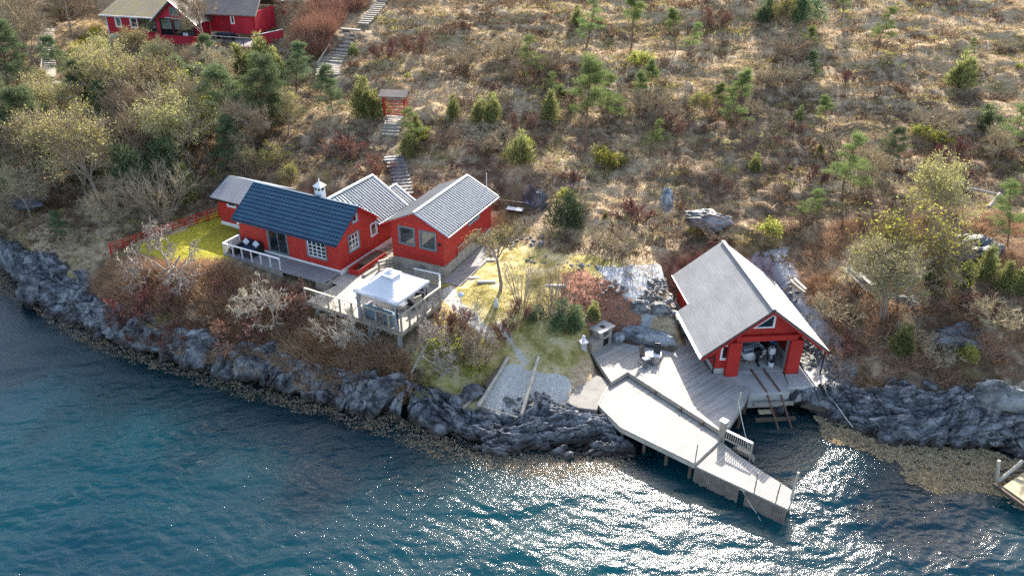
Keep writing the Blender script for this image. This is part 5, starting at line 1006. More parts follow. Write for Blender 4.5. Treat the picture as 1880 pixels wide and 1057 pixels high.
# garden planter box on terrace edge
p = P(596, 528, 4.6); r = empty('planter_box', (p[0], p[1], 4.55), R_(-20), 'grey wooden planter box in the gap of the terrace', 'planter'); m = MB()
for q in ((-.5, .5, -.35, -.27), (-.5, .5, .27, .35), (-.5, -.42, -.27, .27), (.42, .5, -.27, .27)): m.box(*q, 0, .6)
m.build('box', 'wood_grey', r); m = MB(); m.box(-.42, .42, -.27, .27, .1, .5); m.build('soil', 'wood_dark', r)
p = P(696, 497, 4.9); railing('garden_gate', [p[:2], (p[0]+1.1, p[1]+.75)], 4.9, .8, [2], 'short low timber gate between terrace and the second cabin', boards=3, cat='gate')
# cabin front deck with railing
pd = at(HA, 0, 0, 0, 'cabin_deck', 'small raised grey deck in front of the glass door of the blue-roofed cabin', 'deck'); m = MB(); m.box(-9.85, -.05, -1.9, -.03, 5.0, 5.12); m.build('planking', 'deck_grey', pd)
m = MB(); m.box(-9.83, -4.0, -1.88, -1.84, 4.1, 5.0); m.box(-9.87, -9.83, -1.88, -.03, 4.1, 5.0); m.build('skirt', 'wood_grey', pd)
q = [W(HA, *a) for a in ((-9.8, -.1), (-9.8, -1.82), (-4.2, -1.82))]; railing('deck_railing', q, 5.12, .92, [2, 6], 'whitish timber railing around the raised deck of the blue-roofed cabin', 'fabric_white', 'white_paint', .08)
m = MB()
for k in range(4): z = .12+.2*k; m.beam((0, 0, z), (0, 1.7, z), .03, .09)
r = at(HA, -9.8, -1.82, 5.12, 'slatted_screen', 'white slatted side screen at the left end of the raised deck', 'screen'); m.build('slats', 'white_paint', r)
sf = at(HA, -8.3, -.55, 5.12, 'wicker_sofa', 'black wicker sofa with white pillows on the raised cabin deck', 'sofa'); m = MB(); m.box(-.8, .8, -.45, .35, .05, .38); m.build('seat', 'wicker_black', sf, bevel=.03); m = MB(); m.box(-.85, .85, .3, .48, .05, .85); m.build('backrest', 'wicker_black', sf, bevel=.05)
for s in (-.95, .8): m = MB(); m.box(s, s+.15, -.45, .45, .05, .6); m.build('armrest', 'wicker_black', sf, bevel=.03)
m = MB(); m.box(-.75, .75, -.42, .28, .38, .5); m.build('cushion', 'cushion_navy', sf, bevel=.03)
for s in (-.5, .5): m = MB(); m.box(-.22, .22, -.06, .06, -.22, .22); o = m.build('pillow', 'cushion_pale', sf, bevel=.05); o.location = (s, .12, .72); o.rotation_euler = (-.35, .7, .1)
r = at(HA, -9.25, -1.2, 5.12, 'wicker_armchair', 'black wicker armchair with pale pillow at the left end of the raised deck', 'armchair', rz=R_(-90)); m = MB(); m.box(-.35, .35, -.35, .35, .05, .4); m.build('seat', 'wicker_black', r, bevel=.03); m = MB(); m.box(-.4, .4, .28, .42, .05, .8); m.build('backrest', 'wicker_black', r, bevel=.04); m = MB(); m.box(-.18, .18, -.1, .1, .42, .55); m.build('pillow', 'cushion_pale', r, bevel=.04)
r = at(HA, -7.9, -1.35, 5.12, 'deck_table', 'low dark table in front of the black wicker sofa', 'table'); m = MB(); m.box(-.5, .5, -.25, .25, .3, .35); m.build('table_top', 'black_metal', r)
for sx in (-.45, .45): m = MB(); m.box(sx-.03, sx+.03, -.22, .22, 0, .3); m.build('leg', 'wicker_black', r)
# red planter by the gable wall
r = at(HA, .75, .5, 4.75, 'red_planter', 'long red slatted planter with stones along the gable of the blue-roofed cabin', 'planter')
m = MB()
for k in range(3): z = .05+.18*k; m.box(-.4, .4, -.03, .03, z, z+.14); m.box(.4, .45, -.03, 3.6, z, z+.14); m.box(-.45, -.4, -.03, 3.6, z, z+.14)
m.box(-.4, .4, 3.5, 3.56, .05, .55); m.build('box', 'red_paint', r); m = MB(); m.box(-.38, .38, 1.2, 3.5, .05, .5); m.build('soil', 'wood_dark', r); m = MB(); m.box(-.38, .38, .05, 1.2, .02, .06); m.build('bottom', 'red_paint', r)
# paving between cabins
pvp = [W(HA, *a) for a in ((.1, -.3), (1.3, -.4), (1.6, 3.5), (2.6, 6.5), (1.8, 8.2), (.1, 8))]; m = MB(); m.prism(pvp, 4.5, 4.82); tag(m.build('stone_path', 'stone_block'), kind='structure')
p0 = P(700, 492, 4.9); rt_ = empty('retaining_kerb', (0, 0, 0), 0, 'pale stone kerb edging the small shaded lawn', 'kerb'); m = MB(); m.path([tuple(P(668, 508, 4.9)), tuple(P(700, 488, 4.9)), tuple(P(728, 472, 4.95))], .2, 6); m.build('stones', 'stone_block', rt_)
r = empty('low_stone_wall', (0, 0, 0), 0, 'short grey stone wall behind the gazebo', 'wall'); a = P(752, 512, 4.7); b = P(783, 496, 4.7); m = MB(); m.beam((a[0], a[1], 4.75), (b[0], b[1], 4.9), .35, .8); m.build('masonry', 'concrete_dark', r, bevel=.1)
# rails and fences
f0 = P(404, 400, 5.0); f1 = P(205, 468, 4.4)
r = empty('red_fence', tuple(f0), 0, 'long red rail fence running from the annex down along the left edge of the lawn', 'fence'); d = f1-f0; n_ = 9
for k in range(n_+1):
    q = d*k/n_; m = MB(); m.beam((q[0], q[1], q[2]-.5), (q[0], q[1], q[2]+1.0), .09, .09); m.build('post', 'red_paint', r)
for k in range(4): z = .2+.26*k; m = MB(); m.beam((0, 0, z), (d[0], d[1], d[2]+z), .03, .075); m.build('rail', 'red_paint', r)
# red gate with little roof
x, y, z = hit(725, 214); r = empty('roofed_gate', (x, y, z), R_(-6), 'red lattice garden gate under a small weathered roof on the path', 'gate'); m = MB()
for s in (-1.05, 1.05): m = MB(); m.box(s-.07, s+.07, -.07, .07, -.6, 2.3); m.build('post', 'red_paint', r)
for s in (-1.05, 1.05): m = MB(); m.box(s-.05, s+.05, .8, .9, -.4, 2.2); m.build('rear_post', 'red_paint', r)
m = MB()
for k in range(5): m.box(-.97, .97, -.03, .03, .35+.32*k, .42+.32*k)
m.beam((-.95, -.05, .3), (.95, -.05, 1.7), .03, .09, (0, -1, 0)); m.beam((-.95, -.05, .3), (-.95, -.05, 1.8), .06, .08); m.beam((.95, -.05, .3), (.95, -.05, 1.8), .06, .08); m.build('lattice', 'red_paint', r)
m = MB(); m.slab([(-1.35, -.6, 2.2), (1.35, -.6, 2.2), (1.35, .4, 2.62), (-1.35, .4, 2.62)], .08); m.slab([(1.35, 1.3, 2.2), (-1.35, 1.3, 2.2), (-1.35, .402, 2.62), (1.35, .402, 2.62)], .08); m.build('roof', 'brown_shingle', r)
# stairs
def stairs(name, pxs, w_, n_, mat, label, rails=False, dz=.0, ang=None):
    pts = [np.array(hit(*q)) for q in pxs]; Q, L = resample(np.array(pts), n_); r = empty(name, tuple(Q[0]), 0, label, 'stairs')
    for k in range(n_):
        d = Q[min(k+1, n_-1)]-Q[max(k-1, 0)]; a = math.atan2(d[1], d[0])-math.pi/2; a = a if ang is None else ang; q = Q[k]-Q[0]; rr_ = random.Random(k+n_)
        m = MB(); sw = w_*rr_.uniform(.9, 1.1); m.box(-sw/2, sw/2, -.17, .2, -.12, .07); o = m.build('step', mat, r); o.location = (q[0]+rr_.uniform(-.05, .05), q[1], q[2]+dz+.05); o.rotation_euler = (0, 0, a+rr_.uniform(-.06, .06))
    if rails:
        for s in rails:
            m = MB(); pts_ = [tuple(Q[k]-Q[0]+np.array([s*w_/2, 0, dz+.95])) for k in range(0, n_, 3)]
            for a_, b_ in zip(pts_[:-1], pts_[1:]): m.beam(a_, b_, .06, .1)
            m.build('handrail', mat, r)
            for p_ in pts_: m = MB(); m.beam((p_[0], p_[1], p_[2]-1.3), p_, .07, .07); m.build('baluster', mat, r)
    return r
stairs('stone_stairs', [(742, 362), (738, 335), (725, 300), (722, 290)], 1.6, 12, 'boulder_stone', 'dark stone stairs climbing between the two cabins', dz=.15); stairs('stone_stairs', [(716, 248), (722, 232), (728, 215)], 1.7, 8, 'stone_block', 'rough stone stairs below the roofed red gate')
stairs('stone_stairs', [(602, 146), (606, 118), (622, 95), (645, 72)], 2.4, 17, 'stone_block', 'mossy stone stairs on the slope beside the rust-red hedge', dz=.2); stairs('timber_stairs', [(668, 55), (700, 14), (722, -12)], 1.4, 18, 'wood_grey', 'timber stairs climbing out of view at the top of the slope', dz=.2)
stairs('timber_stairs', [(95, 158), (93, 130), (92, 90), (92, 60)], 1.3, 26, 'wood_pale', 'tall pale timber stairs in the wood at the far left', (-1,), .4, 0.); stairs('timber_stairs', [(66, 188), (78, 172), (92, 162)], 1.4, 9, 'wood_pale', 'lower flight of pale timber stairs at the far left', (-1,), .4, -.3)
x, y, z = hit(96, 165); m = MB(); m.box(-.9, 1.5, -.6, .5, .2, .32); o = m.build('stair_landing', 'wood_pale'); o.location = (x, y, z+.2); tag(o, 'pale timber landing between the two left stair flights', 'landing')
m = MB(); a = hit(585, 125); b = hit(607, 98); m.beam((a[0], a[1], a[2]+.9), (b[0], b[1], b[2]+.9), .06, .12); m.tube(a, (a[0], a[1], a[2]+.95), .05); m.tube(b, (b[0], b[1], b[2]+.95), .05); tag(m.build('handrail', 'wood_pale'), 'pale handrail left of the mossy stone stairs', 'handrail')
# small things
p = P(358, 362, 5.6); r = empty('bird_box', tuple(P(357, 357, 6.0)), 0, 'small white box on a post behind the annex', 'box'); m = MB(); m.box(-.2, .2, -.15, .15, .2, .65); m.build('box', 'white_paint', r); m = MB(); m.tube((0, 0, -1.4), (0, 0, .2), .04); m.build('post', 'wood_grey', r)
x, y, z = hit(847, 580); r = empty('garden_lamp', (x, y, z), 0, 'white globe lamp on a slim post in the mossy garden', 'lamp'); m = MB(); m.tube((0, 0, -.2), (0, 0, 1.5), .03); m.build('post', 'fabric_white', r); m = MB(); m.lathe([(.05, 1.5), (.2, 1.58), (.22, 1.7), (.1, 1.85), (.02, 1.9)], 10); m.build('lamp_head', 'cushion_pale', r, smooth=True)
x, y, z = hit(911, 566); r = empty('garden_figure', (x, y, z), 0, 'small pale lilac garden ornament under the round tree', 'ornament'); m = MB(); m.lathe([(.15, 0), (.18, .3), (.09, .5), (.12, .6), (.02, .75)], 9); m.build('body', 'cushion_pale', r, smooth=True)

# ------------------------------------------------------------------ upper house
uh = empty('house', (HT[0], HT[1], 0), HT[2], 'crimson wooden house with mossy roof on the slope at the upper left', 'house')
zb_ = 13.0
m = MB(); wall(m, (0, 0, 0), (1, 0, 0), (0, -1, 0), 0, 6.6, zb_+.5, lambda u: 15.6, [(1.1, 1.75, 14.3, 15.35), (3.05, 3.85, 14.3, 15.35), (4.15, 6.25, 14.0, 15.3)], .2)
wall(m, (0, 0, 0), (0, 1, 0), (-1, 0, 0), .2, 7, zb_+.5, lambda u: 15.6+min(u, 7-u)*.35, (), .2, (3.5,))
rg = lambda u: 17.7-abs(u-9.05)*.85
wall(m, (0, -.3, 0), (1, 0, 0), (0, -1, 0), 6.6, 11.4, zb_+.3, lambda u: rg(u)-.1, [(7.1, 8.5, 13.75, 15.5), (8.75, 11.2, 13.75, 15.4), (8.6, 9.6, 16.0, 16.75)], .2, (9.05,))
wall(m, (11.4, -.3, 0), (0, 1, 0), (1, 0, 0), 0, 3, zb_+.3, lambda u: 15.6, (), .2); wall(m, (14.4, 2.2, 0), (1, 0, 0), (0, -1, 0), 0, 3.0, zb_+.8, lambda u: 16.2, [(.15, .5, 14.9, 15.8)], .2); wall(m, (17.4, 2.2, 0), (0, 1, 0), (1, 0, 0), 0, 5, zb_+.8, lambda u: 16.2, (), .2); wall(m, (11.4, 2.8, 0), (1, 0, 0), (0, -1, 0), 0, 3.0, zb_+.8, lambda u: 16.0, (), .2); m.build('wall', 'crimson_boards', uh)
m = MB(); m.box(0, 6.6, -.03, 6.8, 11.8, zb_+.49); m.box(6.6, 11.35, -.33, 4, 11.8, zb_+.29); m.build('foundation', 'concrete', uh)
for a, b, z0, z1, fr_, o_ in ((1.1, 1.75, 14.3, 15.35, 'white_trim', 0), (3.05, 3.85, 14.3, 15.35, 'white_trim', 0), (4.15, 6.25, 14.0, 15.3, 'wood_dark', 0), (7.1, 8.5, 13.75, 15.5, 'black_metal', -.3), (8.75, 11.2, 13.75, 15.4, 'black_metal', -.3), (8.6, 9.6, 16.0, 16.75, 'grey_trim', -.3)):
    window(uh, (0, o_, 0), (1, 0, 0), (0, -1, 0), a, b, z0, z1, fr_, .08, (2 if b-a > 1.5 else 0, 0), fr_)
window(uh, (14.4, 2.2, 0), (1, 0, 0), (0, -1, 0), .15, .5, 14.9, 15.8, 'white_trim', .07)
def us(c, mat, name='roof'): m = MB(); m.slab(c, .15); m.build(name, mat, uh)
us([(-.5, -.6, 15.65), (6.9, -.6, 15.65), (7.6, 3.5, 17.4), (.4, 3.5, 17.4)], 'mossy_shingle'); us([(7.6, 7.6, 15.65), (-.4, 7.6, 15.65), (.4, 3.5, 17.4), (7.6, 3.5, 17.4)], 'mossy_shingle'); us([(-.4, 7.6, 15.65), (-.5, -.6, 15.65), (.4, 3.49, 17.4), (.39, 3.51, 17.4)], 'mossy_shingle')
us([(6.3, -.9, rg(6.3)), (6.3, 7, rg(6.3)), (9.05, 7, 17.7), (9.05, -.9, 17.7)], 'brown_shingle'); us([(12.0, 6, rg(12.0)), (12.0, -.9, rg(12.0)), (9.05, -.9, 17.7), (9.05, 6, 17.7)], 'brown_shingle')
us([(11.0, 1.6, 15.9), (18.0, 1.6, 16.0), (17.2, 5.5, 18.2), (10.0, 5.5, 18.2)], 'brown_shingle'); us([(18.0, 9.5, 16.0), (11.0, 9.5, 16.0), (10, 5.5, 18.2), (17.2, 5.5, 18.2)], 'brown_shingle')
m = MB(); m.beam((-.5, -.65, 15.58), (6.4, -.65, 15.58), .1, .14); m.beam((12.03, -.95, rg(12.03)-.05), (9.05, -.95, 17.66), .06, .1, (0, -1, 0)); m.beam((6.27, -.95, rg(6.27)-.05), (9.05, -.95, 17.66), .08, .16, (0, -1, 0)); m.beam((8.1, -.6, 15.75), (11.2, -.6, 15.6), .3, .06); m.beam((-.02, -.05, 13.4), (-.02, -.05, 15.5), .1, .1); m.build('trim', 'gutter_white', uh)
m = MB(); m.box(5.0, 12.6, -1.7, -.33, 13.05, 13.2); m.build('balcony_floor', 'wood_grey', uh); m = MB(); m.box(5.0, 12.6, -1.76, -1.7, 13.1, 14.0); m.box(12.54, 12.6, -1.7, -.3, 13.1, 14.0); m.box(5.0, 5.06, -1.7, -.3, 13.1, 14.0); m.build('balcony_parapet', 'crimson_boards', uh); m = MB(); m.beam((4.95, -1.75, 14.03), (12.65, -1.75, 14.03), .14, .05); m.build('balcony_rail', 'crimson_boards', uh)
for k in range(6): m = MB(); m.tube((5.3+1.4*k, -1.4, 11.0), (5.3+1.4*k, -1.4, 13.05), .08); m.build('balcony_post', 'wood_dark', uh)
ud_ = at(HT, 0, 0, 0, 'house_deck', 'wide grey deck with open railing right of the crimson house', 'deck'); m = MB(); m.prism([(12.9, -1.4), (19.2, -1.7), (21.6, 1.5), (20.2, 3.2), (17.3, 2.0), (12.9, 2.4)], 13.15, 13.3); m.build('planking', 'deck_grey', ud_)
m = MB(); m.beam((13.0, -1.35, 14.2), (19.2, -1.65, 14.2), .06, .06); m.build('top_rail', 'grey_trim', ud_)
for k in range(6): m = MB(); m.tube((13.1+1.2*k, -1.36-.058*k, 13.3), (13.1+1.2*k, -1.36-.058*k, 14.2), .05); m.build('post', 'black_metal', ud_)
for k in range(6): m = MB(); m.tube((13.4+1.2*k, -.9, 11.0), (13.4+1.2*k, -.9, 13.15), .08); m.build('leg', 'wood_dark', ud_)
fw_ = at(HT, 19.2, -1.7, 0, 'windbreak', 'crimson board windbreak at the right end of the upper deck', 'windbreak'); m = MB(); m.hexa([(0, 0, 12.8), (3.2, .9, 12.9), (3.2, .97, 12.9), (0, .07, 12.8)], [(0, 0, 14.5), (3.2, .9, 15.2), (3.2, .97, 15.2), (0, .07, 14.5)]); m.build('boards', 'crimson_boards', fw_); m = MB(); m.beam((0, .03, 14.52), (3.25, .93, 15.22), .12, .05); m.build('cap', 'white_paint', fw_)
sh_ = at(HT, 19.5, 9, 14.2, 'shed', 'dark crimson shed behind the right end of the upper house', 'shed'); m = MB(); m.box(-2, 2.5, 0, 3, -1, 2.4); m.build('wall', 'crimson_boards', sh_); m = MB(); m.slab([(-2.4, -.4, 2.3), (2.9, -.4, 2.3), (2.9, 3.4, 3.3), (-2.4, 3.4, 3.3)], .12); m.build('roof', 'brown_shingle', sh_)
r = at(HT, 10.4, -1.1, 13.2, 'balcony_chair', 'pale chair on the balcony of the crimson house', 'chair'); m = MB(); m.box(-.3, .3, -.3, .3, .35, .45); m.build('seat', 'fabric_white', r); m = MB(); m.box(-.3, .3, .25, .32, .4, 1.0); m.build('backrest', 'fabric_white', r)
for sx in (-.25, .25):
    for sy in (-.25, .25): m = MB(); m.box(sx-.02, sx+.02, sy-.02, sy+.02, 0, .35); m.build('leg', 'fabric_white', r)
r = at(HT, 14.2, .9, 13.3, 'patio_set', 'dark patio table and bench on the deck of the upper house', 'table'); m = MB(); m.box(-1, 1.2, -.4, .4, .65, .72); m.build('table_top', 'cushion_navy', r); m = MB(); m.box(-1, 1.2, .55, .95, .3, .45); m.build('bench', 'cushion_navy', r)
for sx in (-.8, 1.0): m = MB(); m.box(sx-.05, sx+.05, -.3, .3, 0, .65); m.build('leg', 'black_metal', r)
# ------------------------------------------------------------------ vegetation builders
def segs_mesh(S, nside, rnd):
    """S: (n,8) p0 r0 p1 r1 -> verts, quads, tint"""
    S = np.asarray(S, float); p0 = S[:, 0:3]; r0 = S[:, 3]; p1 = S[:, 4:7]; r1 = S[:, 7]; d = p1-p0; d /= np.linalg.norm(d, axis=1, keepdims=True)+1e-9
    u = np.where(np.abs(d[:, 2:3]) < .9, [[0, 0, 1.]], [[1., 0, 0]]); x = np.cross(d, u); x /= np.linalg.norm(x, axis=1, keepdims=True)+1e-9; y = np.cross(d, x)
    V = []
    for p, r in ((p0, r0), (p1, r1)):
        for k in range(nside): a = 2*math.pi*k/nside; V.append(p+(x*math.cos(a)+y*math.sin(a))*r[:, None])
    V = np.stack(V, 1).reshape(-1, 3); n_ = len(S); b = (np.arange(n_)*2*nside)[:, None]
    Fq = np.concatenate([np.stack([b[:, 0]+k, b[:, 0]+(k+1) % nside, b[:, 0]+nside+(k+1) % nside, b[:, 0]+nside+k], 1) for k in range(nside)])
    return V, Fq, np.repeat(rnd.rand(n_), 2*nside)
def blades(P0, D, L, Wd, rnd, bend=0., tri=True):
    """thin triangular blades from P0 along D"""
    n_ = len(P0); D = D/(np.linalg.norm(D, axis=1, keepdims=True)+1e-9); r = rnd.randn(n_, 3); s = np.cross(D, r); s /= np.linalg.norm(s, axis=1, keepdims=True)+1e-9
    a = P0-s*Wd[:, None]/2; b = P0+s*Wd[:, None]/2; c = P0+D*L[:, None]; c[:, 2] -= bend*L
    V = np.stack([a, b, c], 1).reshape(-1, 3); return V, np.arange(3*n_).reshape(-1, 3)
def leaf_quads(Pc, size, rnd, flat=0.):
    n_ = len(Pc); a = rnd.randn(n_, 3); a[:, 2] *= (1-flat); a /= np.linalg.norm(a, axis=1, keepdims=True)+1e-9; b = np.cross(a, rnd.randn(n_, 3)); b /= np.linalg.norm(b, axis=1, keepdims=True)+1e-9
    size = size*np.ones(n_) if np.isscalar(size) else size
    a = a*size[:, None]; b = b*size[:, None]*.6
    return np.stack([Pc-a, Pc+b*.9, Pc+a, Pc-b*.9], 1).reshape(-1, 3), np.arange(4*n_).reshape(-1, 4)
def grow(rnd, p, d, L, r, lv, cfg, out, tips):
    """recursive limb: out[level] gets segments"""
    ns = 3 if lv < cfg['depth'] else 2; pts = [p]; q = p.copy(); dd = d.copy()
    for k in range(ns):
        dd = dd+rnd.randn(3)*cfg['wob']+np.array([0, 0, cfg['up']]); dd /= np.linalg.norm(dd); q2 = q+dd*L/ns
        r2 = r*(1-(k+1)/ns*(1-cfg['taper'])); out.append((lv, q, r*(1-k/ns*(1-cfg['taper'])), q2, r2)); q = q2; pts.append(q)
    if lv >= cfg['depth']: tips.append((q, dd)); return
    n_ = cfg['kids'][lv]
    for k in range(n_):
        t_ = rnd.uniform(cfg['from'][lv], 1.0); i = min(int(t_*ns), ns-1); f = t_*ns-i; b = pts[i]*(1-f)+pts[i+1]*f
        ax = rnd.randn(3); ax -= ax.dot(dd)*dd; ax /= np.linalg.norm(ax)+1e-9; an = rnd.uniform(*cfg['ang'][lv]); nd = dd*math.cos(an)+ax*math.sin(an)
        grow(rnd, b, nd, L*cfg['len'][lv]*rnd.uniform(.7, 1.15)*(1.15-.35*t_), max(cfg['rmin'], r*cfg['rad']*(1-.4*t_)), lv+1, cfg, out, tips)
def woody(name, seed, Hh, cfg, trunks=1, leafn=0, leafsize=.05, spread=0., base_r=None, leaf_low=0):
    rnd = np.random.RandomState(seed); out = []; tips = []
    for k in range(trunks):
        a = 2*math.pi*k/trunks+rnd.rand(); d = np.array([math.cos(a)*spread*rnd.uniform(.3, 1), math.sin(a)*spread*rnd.uniform(.3, 1), 1.]); d /= np.linalg.norm(d)
        grow(rnd, np.array([.06*math.cos(a)*trunks**.5, .06*math.sin(a)*trunks**.5, -.3]), d, Hh*cfg['trunk'], (base_r or Hh*.018), 0, cfg, out, tips)
    big = [(*a, r0, *b, r1) for lv, a, r0, b, r1 in out if lv <= 1]; small = [(*a, r0, *b, r1) for lv, a, r0, b, r1 in out if lv > 1]
    V, Fq, ti = segs_mesh(big, 6, rnd); tm = np_mesh(name+'_trunk', V, Fq, True, ti)
    V2, F2, t2 = segs_mesh(small, 3, rnd); mi = np.zeros(len(F2), int); FF = [F2]
    if leafn:
        tp = np.array([t[0] for t in tips]); idx = rnd.randint(0, len(tp), leafn); pc = tp[idx]+rnd.randn(leafn, 3)*.13*max(1, leafsize*12); sz = leafsize*rnd.uniform(.6, 1.4, leafn)
        V3, F3 = leaf_quads(pc, sz, rnd); F3 = F3+len(V2); V2 = np.concatenate([V2, V3]); t2 = np.concatenate([t2, np.repeat(rnd.rand(leafn), 4)]); FF = [F2, F3]; mi = np.r_[mi, np.ones(len(F3), int)]
    cm = np_mesh(name+'_crown', V2, FF, False, t2, mi); return tm, cm
def pine(seed, Hh, bare=.45, dens=1., width=.28, flat=True):
    rnd = np.random.RandomState(seed); S = []; p = np.array([0, 0, -.3]); d = np.array([rnd.randn()*.05, rnd.randn()*.05, 1.]); n_ = 10; pts = [p]
    for k in range(n_):
        d = d+rnd.randn(3)*[.06, .06, 0]; d /= np.linalg.norm(d); q = p+d*Hh/n_; S.append((*p, Hh*.017*(1-k/n_*.85), *q, Hh*.017*(1-(k+1)/n_*.85))); p = q; pts.append(p)
    tipsP = []; tipsD = []
    for k in range(int(26*dens)):
        t_ = bare+(1-bare)*rnd.rand()**.8; i = min(int(t_*n_), n_-1); b = pts[i]+(pts[i+1]-pts[i])*(t_*n_-i); a = rnd.rand()*6.28; L = Hh*width*(1.1-t_)*rnd.uniform(.6, 1.25)+.25
        dd = np.array([math.cos(a), math.sin(a), rnd.uniform(.0, .5)]); dd /= np.linalg.norm(dd); q = b; 
        for j in range(3):
            q2 = q+(dd+rnd.randn(3)*.18)*L/3; S.append((*q, .012*Hh*.35*(1-j/3)+.008, *q2, .012*Hh*.35*(1-(j+1)/3)+.006)); q = q2
            if j >= 1 or rnd.rand() < .4:
                for _ in range(3 if j else 1):
                    e = q+rnd.randn(3)*[.22, .22, .08]*L*.6; S.append((*q, .012, *e, .006)); tipsP.append(e); tipsD.append(e-q+[0, 0, .25])
        tipsP.append(q); tipsD.append(dd)
    for _ in range(6): tipsP.append(pts[-1]+rnd.randn(3)*.25); tipsD.append(np.array([0, 0, 1.]))
    V, Fq, ti = segs_mesh(S, 5, rnd); tm = np_mesh('pine_trunk', V, Fq, True, ti)
    tp = np.array(tipsP); td = np.array(tipsD); m_ = 64; P0 = np.repeat(tp, m_, 0)+rnd.randn(len(tp)*m_, 3)*[.20, .20, .11]*(.4+Hh*.09); D = rnd.randn(len(P0), 3)+[0, 0, .9]+np.repeat(td/(np.linalg.norm(td, axis=1, keepdims=True)+1e-9), m_, 0)*.5
    V, Fq = blades(P0, D, rnd.uniform(.09, .21, len(P0)), rnd.uniform(.018, .042, len(P0)), rnd); cl = np.repeat(rnd.rand(len(tp)), m_)*.6+rnd.rand(len(P0))*.4
    return tm, np_mesh('pine_crown', V, Fq, False, np.repeat(cl, 3))
def juniper(seed, Hh, wd, n_=1900, shape=.8):
    rnd = np.random.RandomState(seed); k = rnd.randint(8, 12); lob = [(rnd.randn(2)*wd*.5, rnd.uniform(.4, .95)*Hh, rnd.uniform(.22, .48)*wd) for _ in range(k)]+[(rnd.randn(2)*.1, Hh, wd*.42)]
    pick = rnd.randint(0, len(lob), n_); t_ = rnd.rand(n_)**.8; a = rnd.rand(n_)*6.28; c = np.array([l[0] for l in lob])[pick]; h_ = np.array([l[1] for l in lob])[pick]; w_ = np.array([l[2] for l in lob])[pick]
    prof = np.sin(np.clip(t_*.85+.13, 0, 1)*math.pi)**.7*w_*rnd.uniform(.35, 1.15, n_)*(1+.3*np.sin(a*3+pick)+.25*np.sin(a*7+t_*9+pick*2))
    P0 = np.stack([c[:, 0]*(1-t_*.4)+np.cos(a)*prof, c[:, 1]*(1-t_*.4)+np.sin(a)*prof, t_*h_], 1); D = np.stack([np.cos(a)*.6, np.sin(a)*.6, np.full(n_, 1.1)*shape], 1)+rnd.randn(n_, 3)*.35
    V, Fq = blades(P0, D, rnd.uniform(.14, .40, n_), rnd.uniform(.04, .10, n_), rnd); cm = np_mesh('shrub_crown', V, Fq, False, np.repeat(np.clip(rnd.rand(n_)*.5+.5*(pick/len(lob)), 0, 1), 3))
    S = [(0, 0, -.3, .07, rnd.randn()*.1, rnd.randn()*.1, Hh*.6, .03)]+[(0, 0, 0, .04, l[0][0], l[0][1], l[1]*.6, .015) for l in lob]
    V, Fq, ti = segs_mesh(S, 5, rnd); return np_mesh('shrub_stem', V, Fq, True, ti), cm
BIRCH = dict(depth=4, kids=[16, 7, 6, 5], ang=[(.45, 1.0), (.4, .9), (.3, .9), (.3, .9)], len=[.56, .62, .62, .6], wob=.12, up=.05, taper=.45, rad=.5, rmin=.011, trunk=.72)
BIRCH['from'] = [.28, .2, .2, .2]
ROUND = dict(depth=5, kids=[6, 4, 4, 4, 3], ang=[(.5, .95), (.35, .8), (.3, .8), (.3, .8), (.3, .8)], len=[.62, .78, .7, .62, .6], wob=.13, up=.04, taper=.6, rad=.62, rmin=.012, trunk=.42); ROUND['from'] = [.92, .5, .3, .3, .2]
GNARL = dict(depth=5, kids=[6, 4, 4, 4, 3], ang=[(.7, 1.3), (.5, 1.1), (.4, 1.1), (.4, 1.0), (.4, 1.0)], len=[.95, .7, .66, .62, .6], wob=.22, up=.03, taper=.5, rad=.52, rmin=.0085, trunk=.36); GNARL['from'] = [.35, .3, .25, .2, .2]
CANES = dict(depth=3, kids=[3, 3, 2], ang=[(.12, .35), (.15, .4), (.2, .5)], len=[.5, .55, .6], wob=.05, up=.05, taper=.35, rad=.5, rmin=.01, trunk=.8); CANES['from'] = [.35, .3, .3]
SHRUB = dict(depth=3, kids=[6, 5, 4], ang=[(.2, .6), (.3, .8), (.3, .9)], len=[.55, .6, .6], wob=.12, up=.05, taper=.4, rad=.55, rmin=.01, trunk=.65); SHRUB['from'] = [.25, .2, .2]
PROTO = {}
def proto(key, name, meshes, tmat, cmats): PROTO[key] = (name, meshes[0], meshes[1], tmat, cmats)
for k in range(3): proto('birch%d' % k, 'bare_birch', woody('birch', 11+k, 6, BIRCH, 1, 0), 'bark_grey', ['twig_grey'])
for k in range(3): proto('bud%d' % k, 'budding_birch', woody('birch', 21+k, 6, BIRCH, 1+(k == 1), 4200, .055, .25), 'bark_grey', ['twig_grey', 'yellow_buds'])
for k in range(2): proto('leaf%d' % k, 'leafing_tree', woody('tree', 31+k, 5, BIRCH, 2, 3600, .075, .3), 'bark_grey', ['twig_grey', 'spring_leaves'])
proto('round', 'garden_tree', woody('tree', 41, 4.6, ROUND, 1, 1800, .035, base_r=.10), 'bark_grey', ['twig_grey', 'yellow_buds'])
for k in range(2): proto('gnarl%d' % k, 'fruit_tree', woody('tree', 51+k, 3.6, GNARL, 1, 0, base_r=.05), 'bark_white', ['twig_white'])
for k in range(2): proto('canes%d' % k, 'bare_bush', woody('bush', 61+k, 3.2, CANES, 16, 0, spread=.35, base_r=.03), 'bark_white', ['twig_white' if k == 0 else 'rust_twigs'])
for k in range(2): proto('fan%d' % k, 'bare_bush', woody('bush', 65+k, 4.2, SHRUB, 9, 0, spread=.9, base_r=.05), 'bark_grey', ['twig_grey'])
for k in range(3): proto('pine%d' % k, 'pine_tree', pine(71+k, 7, (.45, .3, .55)[k]), 'bark_pine', ['pine_needles'])
